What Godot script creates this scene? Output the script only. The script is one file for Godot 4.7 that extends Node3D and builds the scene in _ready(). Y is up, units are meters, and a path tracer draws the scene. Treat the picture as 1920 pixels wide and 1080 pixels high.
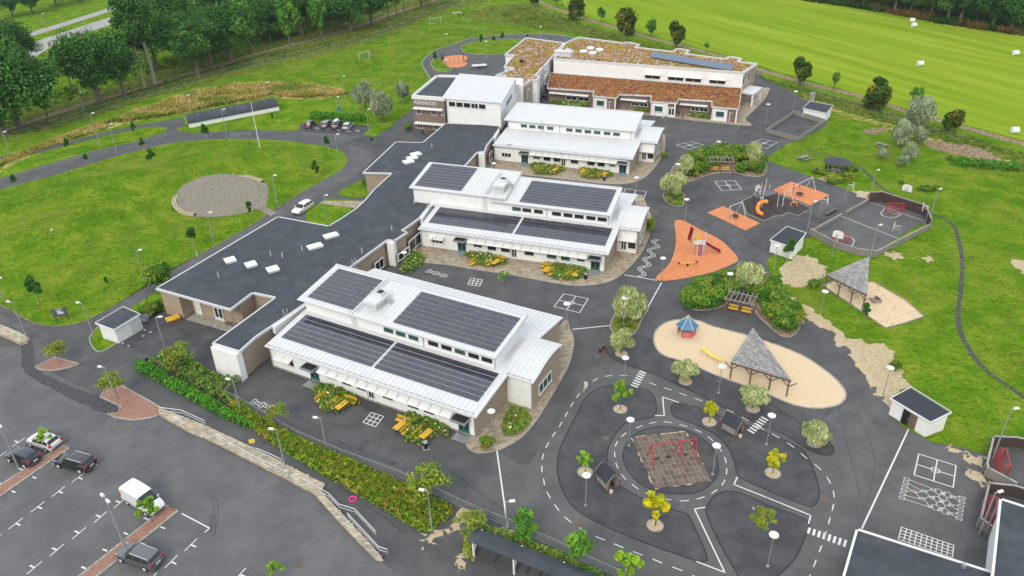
extends Node3D
# A school with its yards seen from the air. Metres, y up, x to the right, -z away from the viewer.

var M := {}
var used := {}
var rng := RandomNumberGenerator.new()

class Mb:
	var v := PackedVector3Array()
	var n := PackedVector3Array()
	var c := PackedColorArray()
	var col := Color.WHITE
	func tri(a: Vector3, b: Vector3, d: Vector3) -> void:
		var m := (d - a).cross(b - a).normalized()
		v.append(a); v.append(b); v.append(d)
		for i in 3:
			n.append(m); c.append(col)
	func tri_out(a: Vector3, b: Vector3, d: Vector3, inside: Vector3) -> void:
		if (d - a).cross(b - a).dot(a - inside) < 0.0:
			tri(a, d, b)
		else:
			tri(a, b, d)
	func quad_out(a: Vector3, b: Vector3, d: Vector3, e: Vector3, inside: Vector3) -> void:
		tri_out(a, b, d, inside)
		tri_out(a, d, e, inside)
	func obox(o: Vector3, bas: Basis, s: Vector3) -> void:
		var p: Array[Vector3] = []
		for i in 8:
			p.append(o + bas * Vector3(s.x * (-0.5 if i & 1 else 0.5), s.y * (-0.5 if i & 2 else 0.5), s.z * (-0.5 if i & 4 else 0.5)))
		for f in [[0, 1, 3, 2], [4, 5, 7, 6], [0, 1, 5, 4], [2, 3, 7, 6], [0, 2, 6, 4], [1, 3, 7, 5]]:
			quad_out(p[f[0]], p[f[1]], p[f[2]], p[f[3]], o)
	func box(o: Vector3, s: Vector3, yaw := 0.0) -> void:
		obox(o, Basis(Vector3.UP, yaw), s)
	func beam(a: Vector3, b: Vector3, w: float, h: float) -> void:
		var x := (b - a).normalized()
		var up := Vector3.UP if absf(x.y) < 0.95 else Vector3.RIGHT
		var z := x.cross(up).normalized()
		obox((a + b) * 0.5, Basis(x, z.cross(x), z), Vector3(a.distance_to(b), h, w))
	func tube(a: Vector3, b: Vector3, r0: float, r1: float, k := 7) -> void:
		var x := (b - a).normalized()
		var up := Vector3.UP if absf(x.y) < 0.9 else Vector3.RIGHT
		var s := x.cross(up).normalized()
		var t := s.cross(x)
		var mid := (a + b) * 0.5
		for i in k:
			var d0 := s * cos(TAU * i / k) + t * sin(TAU * i / k)
			var d1 := s * cos(TAU * (i + 1) / k) + t * sin(TAU * (i + 1) / k)
			quad_out(a + d0 * r0, a + d1 * r0, b + d1 * r1, b + d0 * r1, mid)
			tri_out(b, b + d0 * r1, b + d1 * r1, mid)
			tri_out(a, a + d0 * r0, a + d1 * r0, mid)
	func path(pts: Array, r: float, k := 6) -> void:
		for i in pts.size() - 1:
			tube(pts[i], pts[i + 1], r, r, k)
	func flat(p: PackedVector2Array, y: float) -> void:
		var t := Geometry2D.triangulate_polygon(p)
		var rough := t.is_empty()      # an outline that crosses itself
		if rough:
			t = Geometry2D.triangulate_delaunay(p)
		for i in range(0, t.size(), 3):
			var a := p[t[i]]; var b := p[t[i + 1]]; var d := p[t[i + 2]]
			if rough and not Geometry2D.is_point_in_polygon((a + b + d) / 3.0, p):
				continue
			tri_out(Vector3(a.x, y, a.y), Vector3(b.x, y, b.y), Vector3(d.x, y, d.y), Vector3(a.x, y - 1.0, a.y))
	func prism(p: PackedVector2Array, y0: float, y1: float, top := true) -> void:
		if top:
			flat(p, y1)
		var cw := Geometry2D.is_polygon_clockwise(p)
		for i in p.size():
			var a := p[i]; var b := p[(i + 1) % p.size()]
			var e := Vector2(b.y - a.y, a.x - b.x) * (1.0 if cw else -1.0)
			var inn := Vector3(a.x - e.x, (y0 + y1) * 0.5, a.y - e.y)
			quad_out(Vector3(a.x, y0, a.y), Vector3(b.x, y0, b.y), Vector3(b.x, y1, b.y), Vector3(a.x, y1, a.y), inn)
	func extrude(p: PackedVector2Array, o: Vector3, ax: Vector3, ay: Vector3, dv: Vector3) -> void:
		var t := Geometry2D.triangulate_polygon(p)
		var mid := Vector2.ZERO
		for q in p:
			mid += q / p.size()
		var inn := o + ax * mid.x + ay * mid.y + dv * 0.5
		for i in range(0, t.size(), 3):
			var q: Array[Vector3] = []
			for j in 3:
				q.append(o + ax * p[t[i + j]].x + ay * p[t[i + j]].y)
			tri_out(q[0], q[1], q[2], inn)
			tri_out(q[0] + dv, q[1] + dv, q[2] + dv, inn)
		for i in p.size():
			var a := o + ax * p[i].x + ay * p[i].y
			var b := o + ax * p[(i + 1) % p.size()].x + ay * p[(i + 1) % p.size()].y
			quad_out(a, b, b + dv, a + dv, inn)
	func ball(o: Vector3, r: Vector3, k := 8) -> void:
		for j in k:
			for i in k * 2:
				var q: Array[Vector3] = []
				for e in [[0, 0], [1, 0], [1, 1], [0, 1]]:
					var u: float = PI * (i + e[0]) / k
					var w: float = PI * (j + e[1]) / k
					q.append(o + Vector3(sin(w) * cos(u), cos(w), sin(w) * sin(u)) * r)
				if j > 0:
					tri_out(q[0], q[1], q[2], o)
				if j < k - 1:
					tri_out(q[0], q[2], q[3], o)
	func leaf(p: Vector3, nn: Vector3, s: float, long := 1.4) -> void:
		var t := nn.cross(Vector3(nn.z, nn.x, -nn.y)).normalized()
		var b := nn.cross(t).normalized()
		var a0 := p - b * s * long * 0.5
		var a1 := p + b * s * long * 0.5
		tri(a0, p + t * s * 0.5 + nn * s * 0.12, a1)
		tri(a0, a1, p - t * s * 0.5 + nn * s * 0.12)
	func add(o: Mb, t: Transform3D) -> void:
		for i in o.v.size():
			v.append(t * o.v[i]); n.append((t.basis * o.n[i]).normalized()); c.append(o.c[i])
	func mesh() -> ArrayMesh:
		var a := []
		a.resize(Mesh.ARRAY_MAX)
		a[Mesh.ARRAY_VERTEX] = v; a[Mesh.ARRAY_NORMAL] = n; a[Mesh.ARRAY_COLOR] = c
		var m := ArrayMesh.new()
		m.add_surface_from_arrays(Mesh.PRIMITIVE_TRIANGLES, a)
		return m

func V(a: Array) -> PackedVector2Array:
	var p := PackedVector2Array()
	for i in range(0, a.size(), 2):
		p.append(Vector2(a[i], a[i + 1]))
	return p

func g(x: float, z: float, y := 0.0) -> Vector3:
	return Vector3(x, y, z)

func up3(p: Vector2, y := 0.0) -> Vector3:
	return Vector3(p.x, y, p.y)

func lin(r: float, g: float, b: float) -> Color:
	return Color(r, g, b).linear_to_srgb()

func numbered(parent: Node, called: String) -> String:
	var k := str(parent.get_instance_id()) + called
	used[k] = used.get(k, -1) + 1
	return called if used[k] == 0 else "%s_%03d" % [called, used[k]]

func put(called: String, mesh: Mesh, m: Material, parent: Node3D = self) -> MeshInstance3D:
	var o := MeshInstance3D.new()
	o.name = numbered(parent, called)
	o.mesh = mesh
	o.material_override = m
	parent.add_child(o, true)
	return o

func tag(o: Node, label: String, category: String, group := "", kind := "") -> Node:
	o.set_meta("label", label)
	o.set_meta("category", category)
	if group:
		o.set_meta("group", group)
	if kind:
		o.set_meta("kind", kind)
	return o

func thing(called: String, label: String, category: String, at := Vector3.ZERO, turn := 0.0, group := "") -> Node3D:
	var o := Node3D.new()
	o.name = numbered(self, called)
	add_child(o, true)
	o.position = at
	o.rotation.y = turn
	tag(o, label, category, group)
	return o

func copy(src: Node3D, label: String, at: Vector3, turn := 0.0, size := 1.0) -> Node3D:
	var o: Node3D = src.duplicate()
	var base: String = src.get_meta("called") if src.has_meta("called") else str(src.name)
	o.name = numbered(self, base)
	add_child(o, true)
	o.position = at
	o.rotation = Vector3(0, turn, 0)
	o.scale = Vector3.ONE * size
	o.set_meta("label", label)
	return o

func land(called: String, mesh: Mesh, m: Material) -> MeshInstance3D:
	var o := put(called, mesh, m)
	o.set_meta("kind", "structure")
	o.set_meta("label", called.replace("_", " "))
	return o

# turn about y that brings local x along the way from a to b
func yaw(a: Vector3, b: Vector3) -> float:
	return atan2(-(b.z - a.z), b.x - a.x)

func smooth(p: PackedVector2Array, closed := true, k := 5) -> PackedVector2Array:
	var o := PackedVector2Array()
	var s := p.size()
	for i in (s if closed else s - 1):
		var a := p[(i - 1 + s) % s] if closed or i > 0 else p[0]
		var b := p[i]
		var c := p[(i + 1) % s]
		var d := p[(i + 2) % s] if closed or i + 2 < s else p[s - 1]
		for j in k:
			o.append(b.cubic_interpolate(c, a, d, float(j) / k))
	if not closed:
		o.append(p[s - 1])
	return o

func ragged(p: PackedVector2Array, amount: float, step := 0.6) -> PackedVector2Array:
	var o := PackedVector2Array()
	for i in p.size():
		var a := p[i]
		var b := p[(i + 1) % p.size()]
		var k := maxi(1, int(a.distance_to(b) / step))
		for j in k:
			o.append(a.lerp(b, float(j) / k) + Vector2(rng.randf_range(-1, 1), rng.randf_range(-1, 1)) * amount)
	return o

func sheet(called: String, p: PackedVector2Array, y: float, m: Material) -> MeshInstance3D:
	var b := Mb.new()
	b.flat(p, y)
	return land(called, b.mesh(), m)

func ribbon_mesh(p: PackedVector2Array, w: float, y: float, closed := false) -> Mb:
	var b := Mb.new()
	var s := p.size()
	var l: Array[Vector3] = []
	var r: Array[Vector3] = []
	for i in s:
		var a := p[(i - 1 + s) % s] if closed or i > 0 else p[i]
		var c := p[(i + 1) % s] if closed or i < s - 1 else p[i]
		var t := (c - a).normalized()
		var e := Vector2(-t.y, t.x) * w * 0.5
		l.append(up3(p[i] + e, y)); r.append(up3(p[i] - e, y))
	for i in (s if closed else s - 1):
		var j := (i + 1) % s
		b.quad_out(l[i], l[j], r[j], r[i], l[i] - Vector3.UP)
	return b

func kerb_mesh(p: PackedVector2Array, w: float, y: float, closed := true) -> Mb:
	var b := ribbon_mesh(p, w, y, closed)
	var s := p.size()
	for i in (s if closed else s - 1):
		var a := p[i]
		var c := p[(i + 1) % s]
		var t := (c - a).normalized()
		var e := Vector2(-t.y, t.x) * w * 0.5
		for sgn: float in [1.0, -1.0]:
			var q := a + e * sgn
			var z := c + e * sgn
			b.quad_out(up3(q, 0), up3(z, 0), up3(z, y), up3(q, y), up3((a + c) * 0.5, y * 0.5))
	return b

func dashes(b: Mb, p: PackedVector2Array, on: float, off: float, w: float, y: float) -> void:
	var left := on
	var draw := true
	for i in p.size() - 1:
		var a := p[i]
		var d := p[i + 1] - a
		var length := d.length()
		var t := d / maxf(length, 0.001)
		var at := 0.0
		while at < length - 0.001:
			var step := minf(left, length - at)
			if draw:
				stroke(b, a + t * at, a + t * (at + step), w, y)
			at += step
			left -= step
			if left <= 0.001:
				draw = not draw
				left = on if draw else off

func stroke(b: Mb, p: Vector2, q: Vector2, w: float, y: float) -> void:
	var t := (q - p).normalized()
	var e := Vector2(-t.y, t.x) * w * 0.5
	b.quad_out(up3(p + e, y), up3(q + e, y), up3(q - e, y), up3(p - e, y), up3(p, y - 1))

func strokes(b: Mb, p: PackedVector2Array, w: float, y: float, closed := false) -> void:
	for i in (p.size() if closed else p.size() - 1):
		var q := p[(i + 1) % p.size()]
		var t := (q - p[i]).normalized() * w * 0.5
		stroke(b, p[i] - t, q + t, w, y)

func grid_lines(b: Mb, q: PackedVector2Array, nu: int, nv: int, w: float, y: float) -> void:
	for i in nu + 1:
		stroke(b, q[0].lerp(q[1], float(i) / nu), q[3].lerp(q[2], float(i) / nu), w, y)
	for i in nv + 1:
		stroke(b, q[0].lerp(q[3], float(i) / nv), q[1].lerp(q[2], float(i) / nv), w, y + 0.001)

# ---------------------------------------------------------------- materials
func noise_tex(f: float, octaves: int, cols: Array, offs: Array, size := 512, seed_ := 1, normal := false, bump := 2.0, kind := FastNoiseLite.TYPE_SIMPLEX_SMOOTH) -> NoiseTexture2D:
	var t := NoiseTexture2D.new()
	var z := FastNoiseLite.new()
	z.seed = seed_
	z.noise_type = kind
	z.frequency = f
	z.fractal_type = FastNoiseLite.FRACTAL_FBM
	z.fractal_octaves = octaves
	z.fractal_gain = 0.68
	t.noise = z
	t.width = size
	t.height = size
	t.seamless = true
	if normal:
		t.as_normal_map = true
		t.bump_strength = bump
	elif cols.size():
		var g := Gradient.new()
		g.offsets = PackedFloat32Array(offs)
		var pc := PackedColorArray()
		for k in cols:
			pc.append(k)
		g.colors = pc
		t.color_ramp = g
	return t

func plain(key: String, c: Color, rough := 0.7, metal := 0.0) -> StandardMaterial3D:
	var m := StandardMaterial3D.new()
	m.albedo_color = c
	m.roughness = rough
	m.metallic = metal
	m.vertex_color_use_as_albedo = false
	if rough > 0.92:
		m.metallic_specular = 0.08
	M[key] = m
	return m

func tri(key: String, tex: Texture2D, scale: Vector3, rough := 0.9, world := true, tint := Color.WHITE) -> StandardMaterial3D:
	var m := plain(key, tint, rough)
	m.albedo_texture = tex
	m.uv1_triplanar = true
	m.uv1_world_triplanar = world
	m.uv1_scale = scale
	m.uv1_triplanar_sharpness = 8.0
	return m

func leafy(key: String, rough := 0.7) -> StandardMaterial3D:
	var m := plain(key, Color.WHITE, rough)
	m.vertex_color_use_as_albedo = true
	m.cull_mode = BaseMaterial3D.CULL_DISABLED
	m.backlight_enabled = true
	m.backlight = Color(0.14, 0.18, 0.05)
	m.metallic_specular = 0.2
	return m

func brick_tex(seed_: int, face: Color, mortar: Color, spread: float, nx: int, ny: int, size := 512) -> ImageTexture:
	var im := Image.create(size, size, false, Image.FORMAT_RGB8)
	im.fill(mortar)
	var r := RandomNumberGenerator.new()
	r.seed = seed_
	var bw := size / nx
	var bh := size / ny
	for j in ny:
		for i in nx:
			var k := 1.0 + r.randf_range(-spread, spread)
			var w := r.randf_range(-0.03, 0.03)
			var cc := Color(clampf(face.r * k + w, 0, 1), clampf(face.g * k, 0, 1), clampf(face.b * k - w, 0, 1))
			var x := i * bw + (bw / 2 if j % 2 else 0)
			im.fill_rect(Rect2i(x % size, j * bh, bw - 2, bh - 2), cc)
			if x + bw > size:
				im.fill_rect(Rect2i(0, j * bh, x + bw - size - 2, bh - 2), cc)
	return ImageTexture.create_from_image(im)

func make_materials() -> void:
	# ground
	tri("asphalt", noise_tex(0.006, 6, [lin(.06, .061, .062), lin(.073, .074, .075), lin(.09, .091, .091)], [0.25, 0.5, 0.8], 1024, 3), Vector3(1, 1, 1) / 31.0, 0.85)
	tri("asphalt_pale", noise_tex(0.006, 6, [lin(.088, .089, .091), lin(.103, .104, .106), lin(.122, .122, .123)], [0.25, 0.5, 0.8], 1024, 5), Vector3(1, 1, 1) / 37.0, 0.85)
	tri("asphalt_mid", noise_tex(0.006, 6, [lin(.076, .077, .077), lin(.09, .091, .090), lin(.108, .108, .107)], [0.25, 0.5, 0.8], 1024, 15), Vector3(1, 1, 1) / 33.0, 0.85)
	tri("asphalt_dark", noise_tex(0.007, 6, [lin(.042, .043, .046), lin(.055, .056, .059), lin(.072, .072, .074)], [0.25, 0.5, 0.8], 1024, 7), Vector3(1, 1, 1) / 29.0, 0.8)
	tri("asphalt_rough", noise_tex(0.05, 5, [lin(.03, .03, .032), lin(.055, .055, .057), lin(.11, .11, .11)], [0.3, 0.5, 0.75], 512, 8), Vector3(1, 1, 1) / 9.0, 0.9)
	plain("seal", lin(.022, .022, .025), 0.7)
	plain("paint", lin(.62, .62, .60), 0.7)
	plain("paint_worn", lin(.5, .5, .48), 0.8)
	var gcols := [lin(.085, .18, .008), lin(.108, .208, .010), lin(.13, .228, .013), lin(.165, .242, .018), lin(.215, .255, .03)]
	var lawn := tri("lawn", noise_tex(0.006, 9, gcols, [0.25, 0.42, 0.54, 0.68, 0.88], 2048, 11), Vector3(1, 1, 1) / 78.0, 0.95)
	lawn.normal_enabled = true
	lawn.normal_texture = noise_tex(0.09, 4, [], [], 512, 12, true, 6.0)
	lawn.normal_scale = 0.8
	tri("meadow", noise_tex(0.012, 7, [lin(.09, .15, .015), lin(.2, .21, .04), lin(.36, .29, .10), lin(.46, .37, .17)], [0.25, 0.42, 0.58, 0.75], 1024, 13), Vector3(1, 1, 1) / 26.0, 0.95)
	tri("verge", noise_tex(0.012, 7, [lin(.045, .10, .012), lin(.085, .14, .016), lin(.15, .165, .03), lin(.22, .19, .07)], [0.25, 0.45, 0.6, 0.8], 1024, 17), Vector3(1, 1, 1) / 30.0, 0.95)
	tri("dirt", noise_tex(0.02, 6, [lin(.16, .115, .07), lin(.26, .19, .125), lin(.36, .29, .2)], [0.25, 0.5, 0.8], 512, 19), Vector3(1, 1, 1) / 12.0, 0.95)
	tri("sand", noise_tex(0.03, 6, [lin(.59, .46, .30), lin(.62, .485, .32), lin(.645, .51, .345)], [0.25, 0.5, 0.8], 1024, 21), Vector3(1, 1, 1) / 14.0, 0.95)
	tri("sand_worn", noise_tex(0.02, 7, [lin(.16, .2, .04), lin(.40, .33, .19), lin(.46, .37, .245), lin(.52, .42, .29)], [0.27, 0.34, 0.45, 0.8], 1024, 23), Vector3(1, 1, 1) / 15.0, 0.95)
	tri("sand_dull", noise_tex(0.03, 6, [lin(.40, .32, .2), lin(.47, .38, .25), lin(.53, .43, .30)], [0.25, 0.5, 0.8], 1024, 22), Vector3(1, 1, 1) / 17.0, 0.95)
	tri("rubber_orange", noise_tex(0.02, 6, [lin(.52, .17, .06), lin(.575, .205, .075), lin(.62, .24, .095)], [0.25, 0.5, 0.8], 512, 25), Vector3(1, 1, 1) / 11.0, 0.8)
	tri("rubber_brown", noise_tex(0.02, 6, [lin(.028, .019, .018), lin(.04, .027, .025), lin(.065, .05, .046)], [0.25, 0.5, 0.8], 512, 27), Vector3(1, 1, 1) / 11.0, 0.85)
	for k in 3:
		tri("tile_%d" % k, noise_tex(0.05, 5, [lin(.085, .062, .052) * (0.85 + 0.12 * k), lin(.125, .097, .082) * (0.85 + 0.12 * k), lin(.2, .16, .13)], [0.2, 0.45, 0.85], 256, 30 + k), Vector3(1, 1, 1) / 2.3, 0.9)
	tri("cobble", noise_tex(0.03, 5, [lin(.16, .138, .112), lin(.215, .188, .155), lin(.28, .25, .21)], [0.3, 0.47, 0.7], 1024, 33), Vector3(1, 1, 1) / 14.0, 0.9)
	tri("flagstone", brick_tex(41, Color(0.60, 0.55, 0.47), Color(0.42, 0.37, 0.30), 0.16, 8, 16), Vector3(1, 1, 1) / 4.0, 0.9)
	tri("red_paving", brick_tex(42, Color(0.58, 0.43, 0.37), Color(0.45, 0.35, 0.31), 0.1, 8, 32), Vector3(1, 1, 1) / 3.2, 0.9)
	tri("stone", brick_tex(43, Color(0.66, 0.62, 0.54), Color(0.50, 0.46, 0.38), 0.14, 6, 12), Vector3(1, 1, 1) / 3.4, 0.9)
	tri("concrete", noise_tex(0.02, 5, [lin(.24, .225, .2), lin(.32, .305, .27), lin(.42, .4, .36)], [0.25, 0.5, 0.8], 512, 45), Vector3(1, 1, 1) / 7.0, 0.9)
	# buildings
	tri("brick", brick_tex(51, Color(0.61, 0.54, 0.46), Color(0.62, 0.58, 0.52), 0.12, 16, 48), Vector3(1.0 / 4.0, 1.0 / 3.6, 1.0 / 4.0), 0.9, false)
	tri("brick_dark", brick_tex(52, Color(0.47, 0.395, 0.355), Color(0.5, 0.45, 0.41), 0.16, 16, 48), Vector3(1.0 / 4.0, 1.0 / 3.6, 1.0 / 4.0), 0.9, false)
	tri("white_wall", noise_tex(0.012, 6, [lin(.72, .73, .72), lin(.755, .765, .755), lin(.785, .785, .775)], [0.2, 0.5, 0.8], 512, 53), Vector3(1, 1, 1) / 9.0, 0.8)
	tri("white_metal", noise_tex(0.008, 6, [lin(.56, .57, .58), lin(.585, .595, .605), lin(.61, .615, .62)], [0.2, 0.5, 0.8], 512, 55), Vector3(1, 1, 1) / 13.0, 0.45)
	tri("felt", noise_tex(0.006, 7, [lin(.03, .036, .045), lin(.040, .047, .058), lin(.058, .066, .08)], [0.2, 0.5, 0.85], 1024, 57), Vector3(1, 1, 1) / 24.0, 0.8)
	plain("felt_black", lin(.024, .029, .038), 0.75)
	plain("felt_dark", lin(.02, .02, .026), 0.7)
	plain("trim", lin(.55, .56, .57), 0.5)
	plain("white", lin(.70, .70, .69), 0.5)
	plain("grey_metal", lin(.30, .32, .34), 0.4, 0.3)
	plain("grey_dark", lin(.09, .095, .10), 0.5)
	plain("steel", lin(.42, .44, .46), 0.35, 0.5)
	plain("glass", lin(.016, .022, .024), 0.06)
	plain("glass_green", lin(.03, .085, .085), 0.08)
	plain("glass_brown", lin(.035, .022, .018), 0.1)
	plain("teal", lin(.0, .13, .12), 0.4)
	plain("black", lin(.012, .012, .014), 0.6)
	plain("yellow", lin(.66, .38, .025), 0.5)
	plain("yellow_bright", lin(.75, .58, .05), 0.4)
	plain("red", lin(.45, .02, .025), 0.4)
	plain("dark_red", lin(.2, .015, .025), 0.35)
	plain("orange", lin(.8, .26, .03), 0.4)
	plain("blue", lin(.05, .16, .28), 0.5)
	plain("pink", lin(.6, .12, .17), 0.6)
	plain("magenta", lin(.75, .03, .22), 0.5)
	plain("sign_blue", lin(.02, .12, .45), 0.5)
	tri("wood_grey", noise_tex(0.04, 5, [lin(.14, .125, .11), lin(.235, .215, .195), lin(.33, .31, .29)], [0.2, 0.5, 0.8], 256, 61), Vector3(0.25, 2.0, 2.0), 0.9, false)
	tri("wood_brown", noise_tex(0.04, 5, [lin(.08, .05, .035), lin(.14, .095, .065), lin(.2, .145, .1)], [0.2, 0.5, 0.8], 256, 63), Vector3(0.25, 2.0, 2.0), 0.9, false)
	for k in 3:
		tri("shingle_%d" % k, noise_tex(0.03, 5, [lin(.19, .185, .18), lin(.27, .265, .26) * (0.87 + 0.13 * k), lin(.38, .37, .36)], [0.2, 0.5, 0.8], 256, 65 + k), Vector3(0.7, 0.7, 0.7), 0.9)
	plain("plank_brown", lin(.055, .035, .032), 0.9)
	tri("sedum_mix", noise_tex(0.007, 8, [lin(.30, .28, .03), lin(.33, .2, .06), lin(.30, .13, .07), lin(.40, .25, .16), lin(.48, .35, .28)], [0.3, 0.42, 0.5, 0.58, 0.7], 1024, 71), Vector3(1, 1, 1) / 29.0, 0.95)
	tri("sedum_red", noise_tex(0.009, 8, [lin(.22, .17, .03), lin(.31, .15, .05), lin(.27, .085, .042), lin(.38, .2, .12), lin(.2, .1, .05)], [0.3, 0.42, 0.52, 0.62, 0.75], 1024, 73), Vector3(1, 1, 1) / 27.0, 0.95)
	tri("bark", noise_tex(0.03, 5, [lin(.06, .05, .04), lin(.14, .12, .1), lin(.25, .23, .2)], [0.2, 0.5, 0.8], 256, 75), Vector3(0.6, 0.15, 0.6), 0.95)
	plain("bark_pale", lin(.32, .29, .24), 0.9)
	var cell := Image.create(240, 128, false, Image.FORMAT_RGB8)
	cell.fill(lin(.012, .014, .024))
	for i in 10:
		for j in 6:
			var k := 0.9 + 0.2 * fmod(i * 0.37 + j * 0.61, 1.0)
			cell.fill_rect(Rect2i(i * 24 + 1, j * 21 + 2, 22, 19), lin(.034 * k, .038 * k, .058 * k))
	var pv := plain("solar", Color.WHITE, 0.12)
	pv.albedo_texture = ImageTexture.create_from_image(cell)
	var pb := plain("solar_blue", lin(.085, .13, .2), 0.15)
	pb.metallic_specular = 0.7
	pv.metallic_specular = 0.75
	for k in 3:
		var pk := pv.duplicate() as StandardMaterial3D
		pk.albedo_color = [Color(.86, .88, .95), Color.WHITE, Color(1.0, .97, .94)][k]
		M["solar_%d" % k] = pk
	plain("silver_frame", lin(.45, .46, .48), 0.35, 0.4)
	leafy("leaf")
	plain("coloured", Color.WHITE, 0.8).vertex_color_use_as_albedo = true
	var mesh_m := plain("wire_net", Color(0.5, 0.55, 0.5, 0.22), 0.6)
	mesh_m.transparency = BaseMaterial3D.TRANSPARENCY_ALPHA
	mesh_m.cull_mode = BaseMaterial3D.CULL_DISABLED
	var net := plain("goal_net", Color(0.1, 0.62, 0.35, 0.45), 0.7)
	net.transparency = BaseMaterial3D.TRANSPARENCY_ALPHA
	net.cull_mode = BaseMaterial3D.CULL_DISABLED
	# the hay field: long streaks along the mowing direction
	var ft := noise_tex(0.006, 6, [lin(.155, .25, .012), lin(.185, .275, .015), lin(.21, .295, .02), lin(.26, .32, .035)], [0.25, 0.42, 0.58, 0.8], 1024, 77)
	var fm := plain("hayfield", Color.WHITE, 0.95)
	fm.albedo_texture = ft
	tri("gravel_light", noise_tex(0.02, 5, [lin(.22, .215, .2), lin(.3, .295, .28), lin(.4, .39, .37)], [0.2, 0.5, 0.8], 512, 79), Vector3(1, 1, 1) / 10.0, 0.9)

# ---------------------------------------------------------------- the ground
var mounds: Array = []

func rise(x: float, z: float) -> float:
	var h := 0.0
	for m in mounds:
		var d: Vector2 = (Vector2(x, z) - m[0]).rotated(m[4])
		h += m[3] * exp(-(d.x * d.x) / (m[1] * m[1]) - (d.y * d.y) / (m[2] * m[2]))
	return h

func raised_lawn(called: String, p: PackedVector2Array, y: float, m: Material, cell: float) -> void:
	var pts := PackedVector2Array()
	pts.append_array(p)
	var r := Rect2(p[0], Vector2.ZERO)
	for q in p:
		r = r.expand(q)
	var x := r.position.x
	while x < r.end.x:
		var z := r.position.y
		while z < r.end.y:
			var q := Vector2(x + rng.randf_range(-0.2, 0.2) * cell, z + rng.randf_range(-0.2, 0.2) * cell)
			if Geometry2D.is_point_in_polygon(q, p):
				pts.append(q)
			z += cell
		x += cell
	var t := Geometry2D.triangulate_delaunay(pts)
	var b := Mb.new()
	for i in range(0, t.size(), 3):
		var a := pts[t[i]]; var c := pts[t[i + 1]]; var d := pts[t[i + 2]]
		if Geometry2D.is_point_in_polygon((a + c + d) / 3.0, p):
			b.tri_out(up3(a, y + rise(a.x, a.y)), up3(c, y + rise(c.x, c.y)), up3(d, y + rise(d.x, d.y)), up3(a, -20))
	land(called, b.mesh(), m)

func island(called: String, p: PackedVector2Array, m: Material, kerb := true, y := 0.06, km := "concrete") -> void:
	sheet(called, p, y, m)
	if kerb:
		land(called + "_kerb", kerb_mesh(p, 0.16, y + 0.05).mesh(), M[km])

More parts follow.
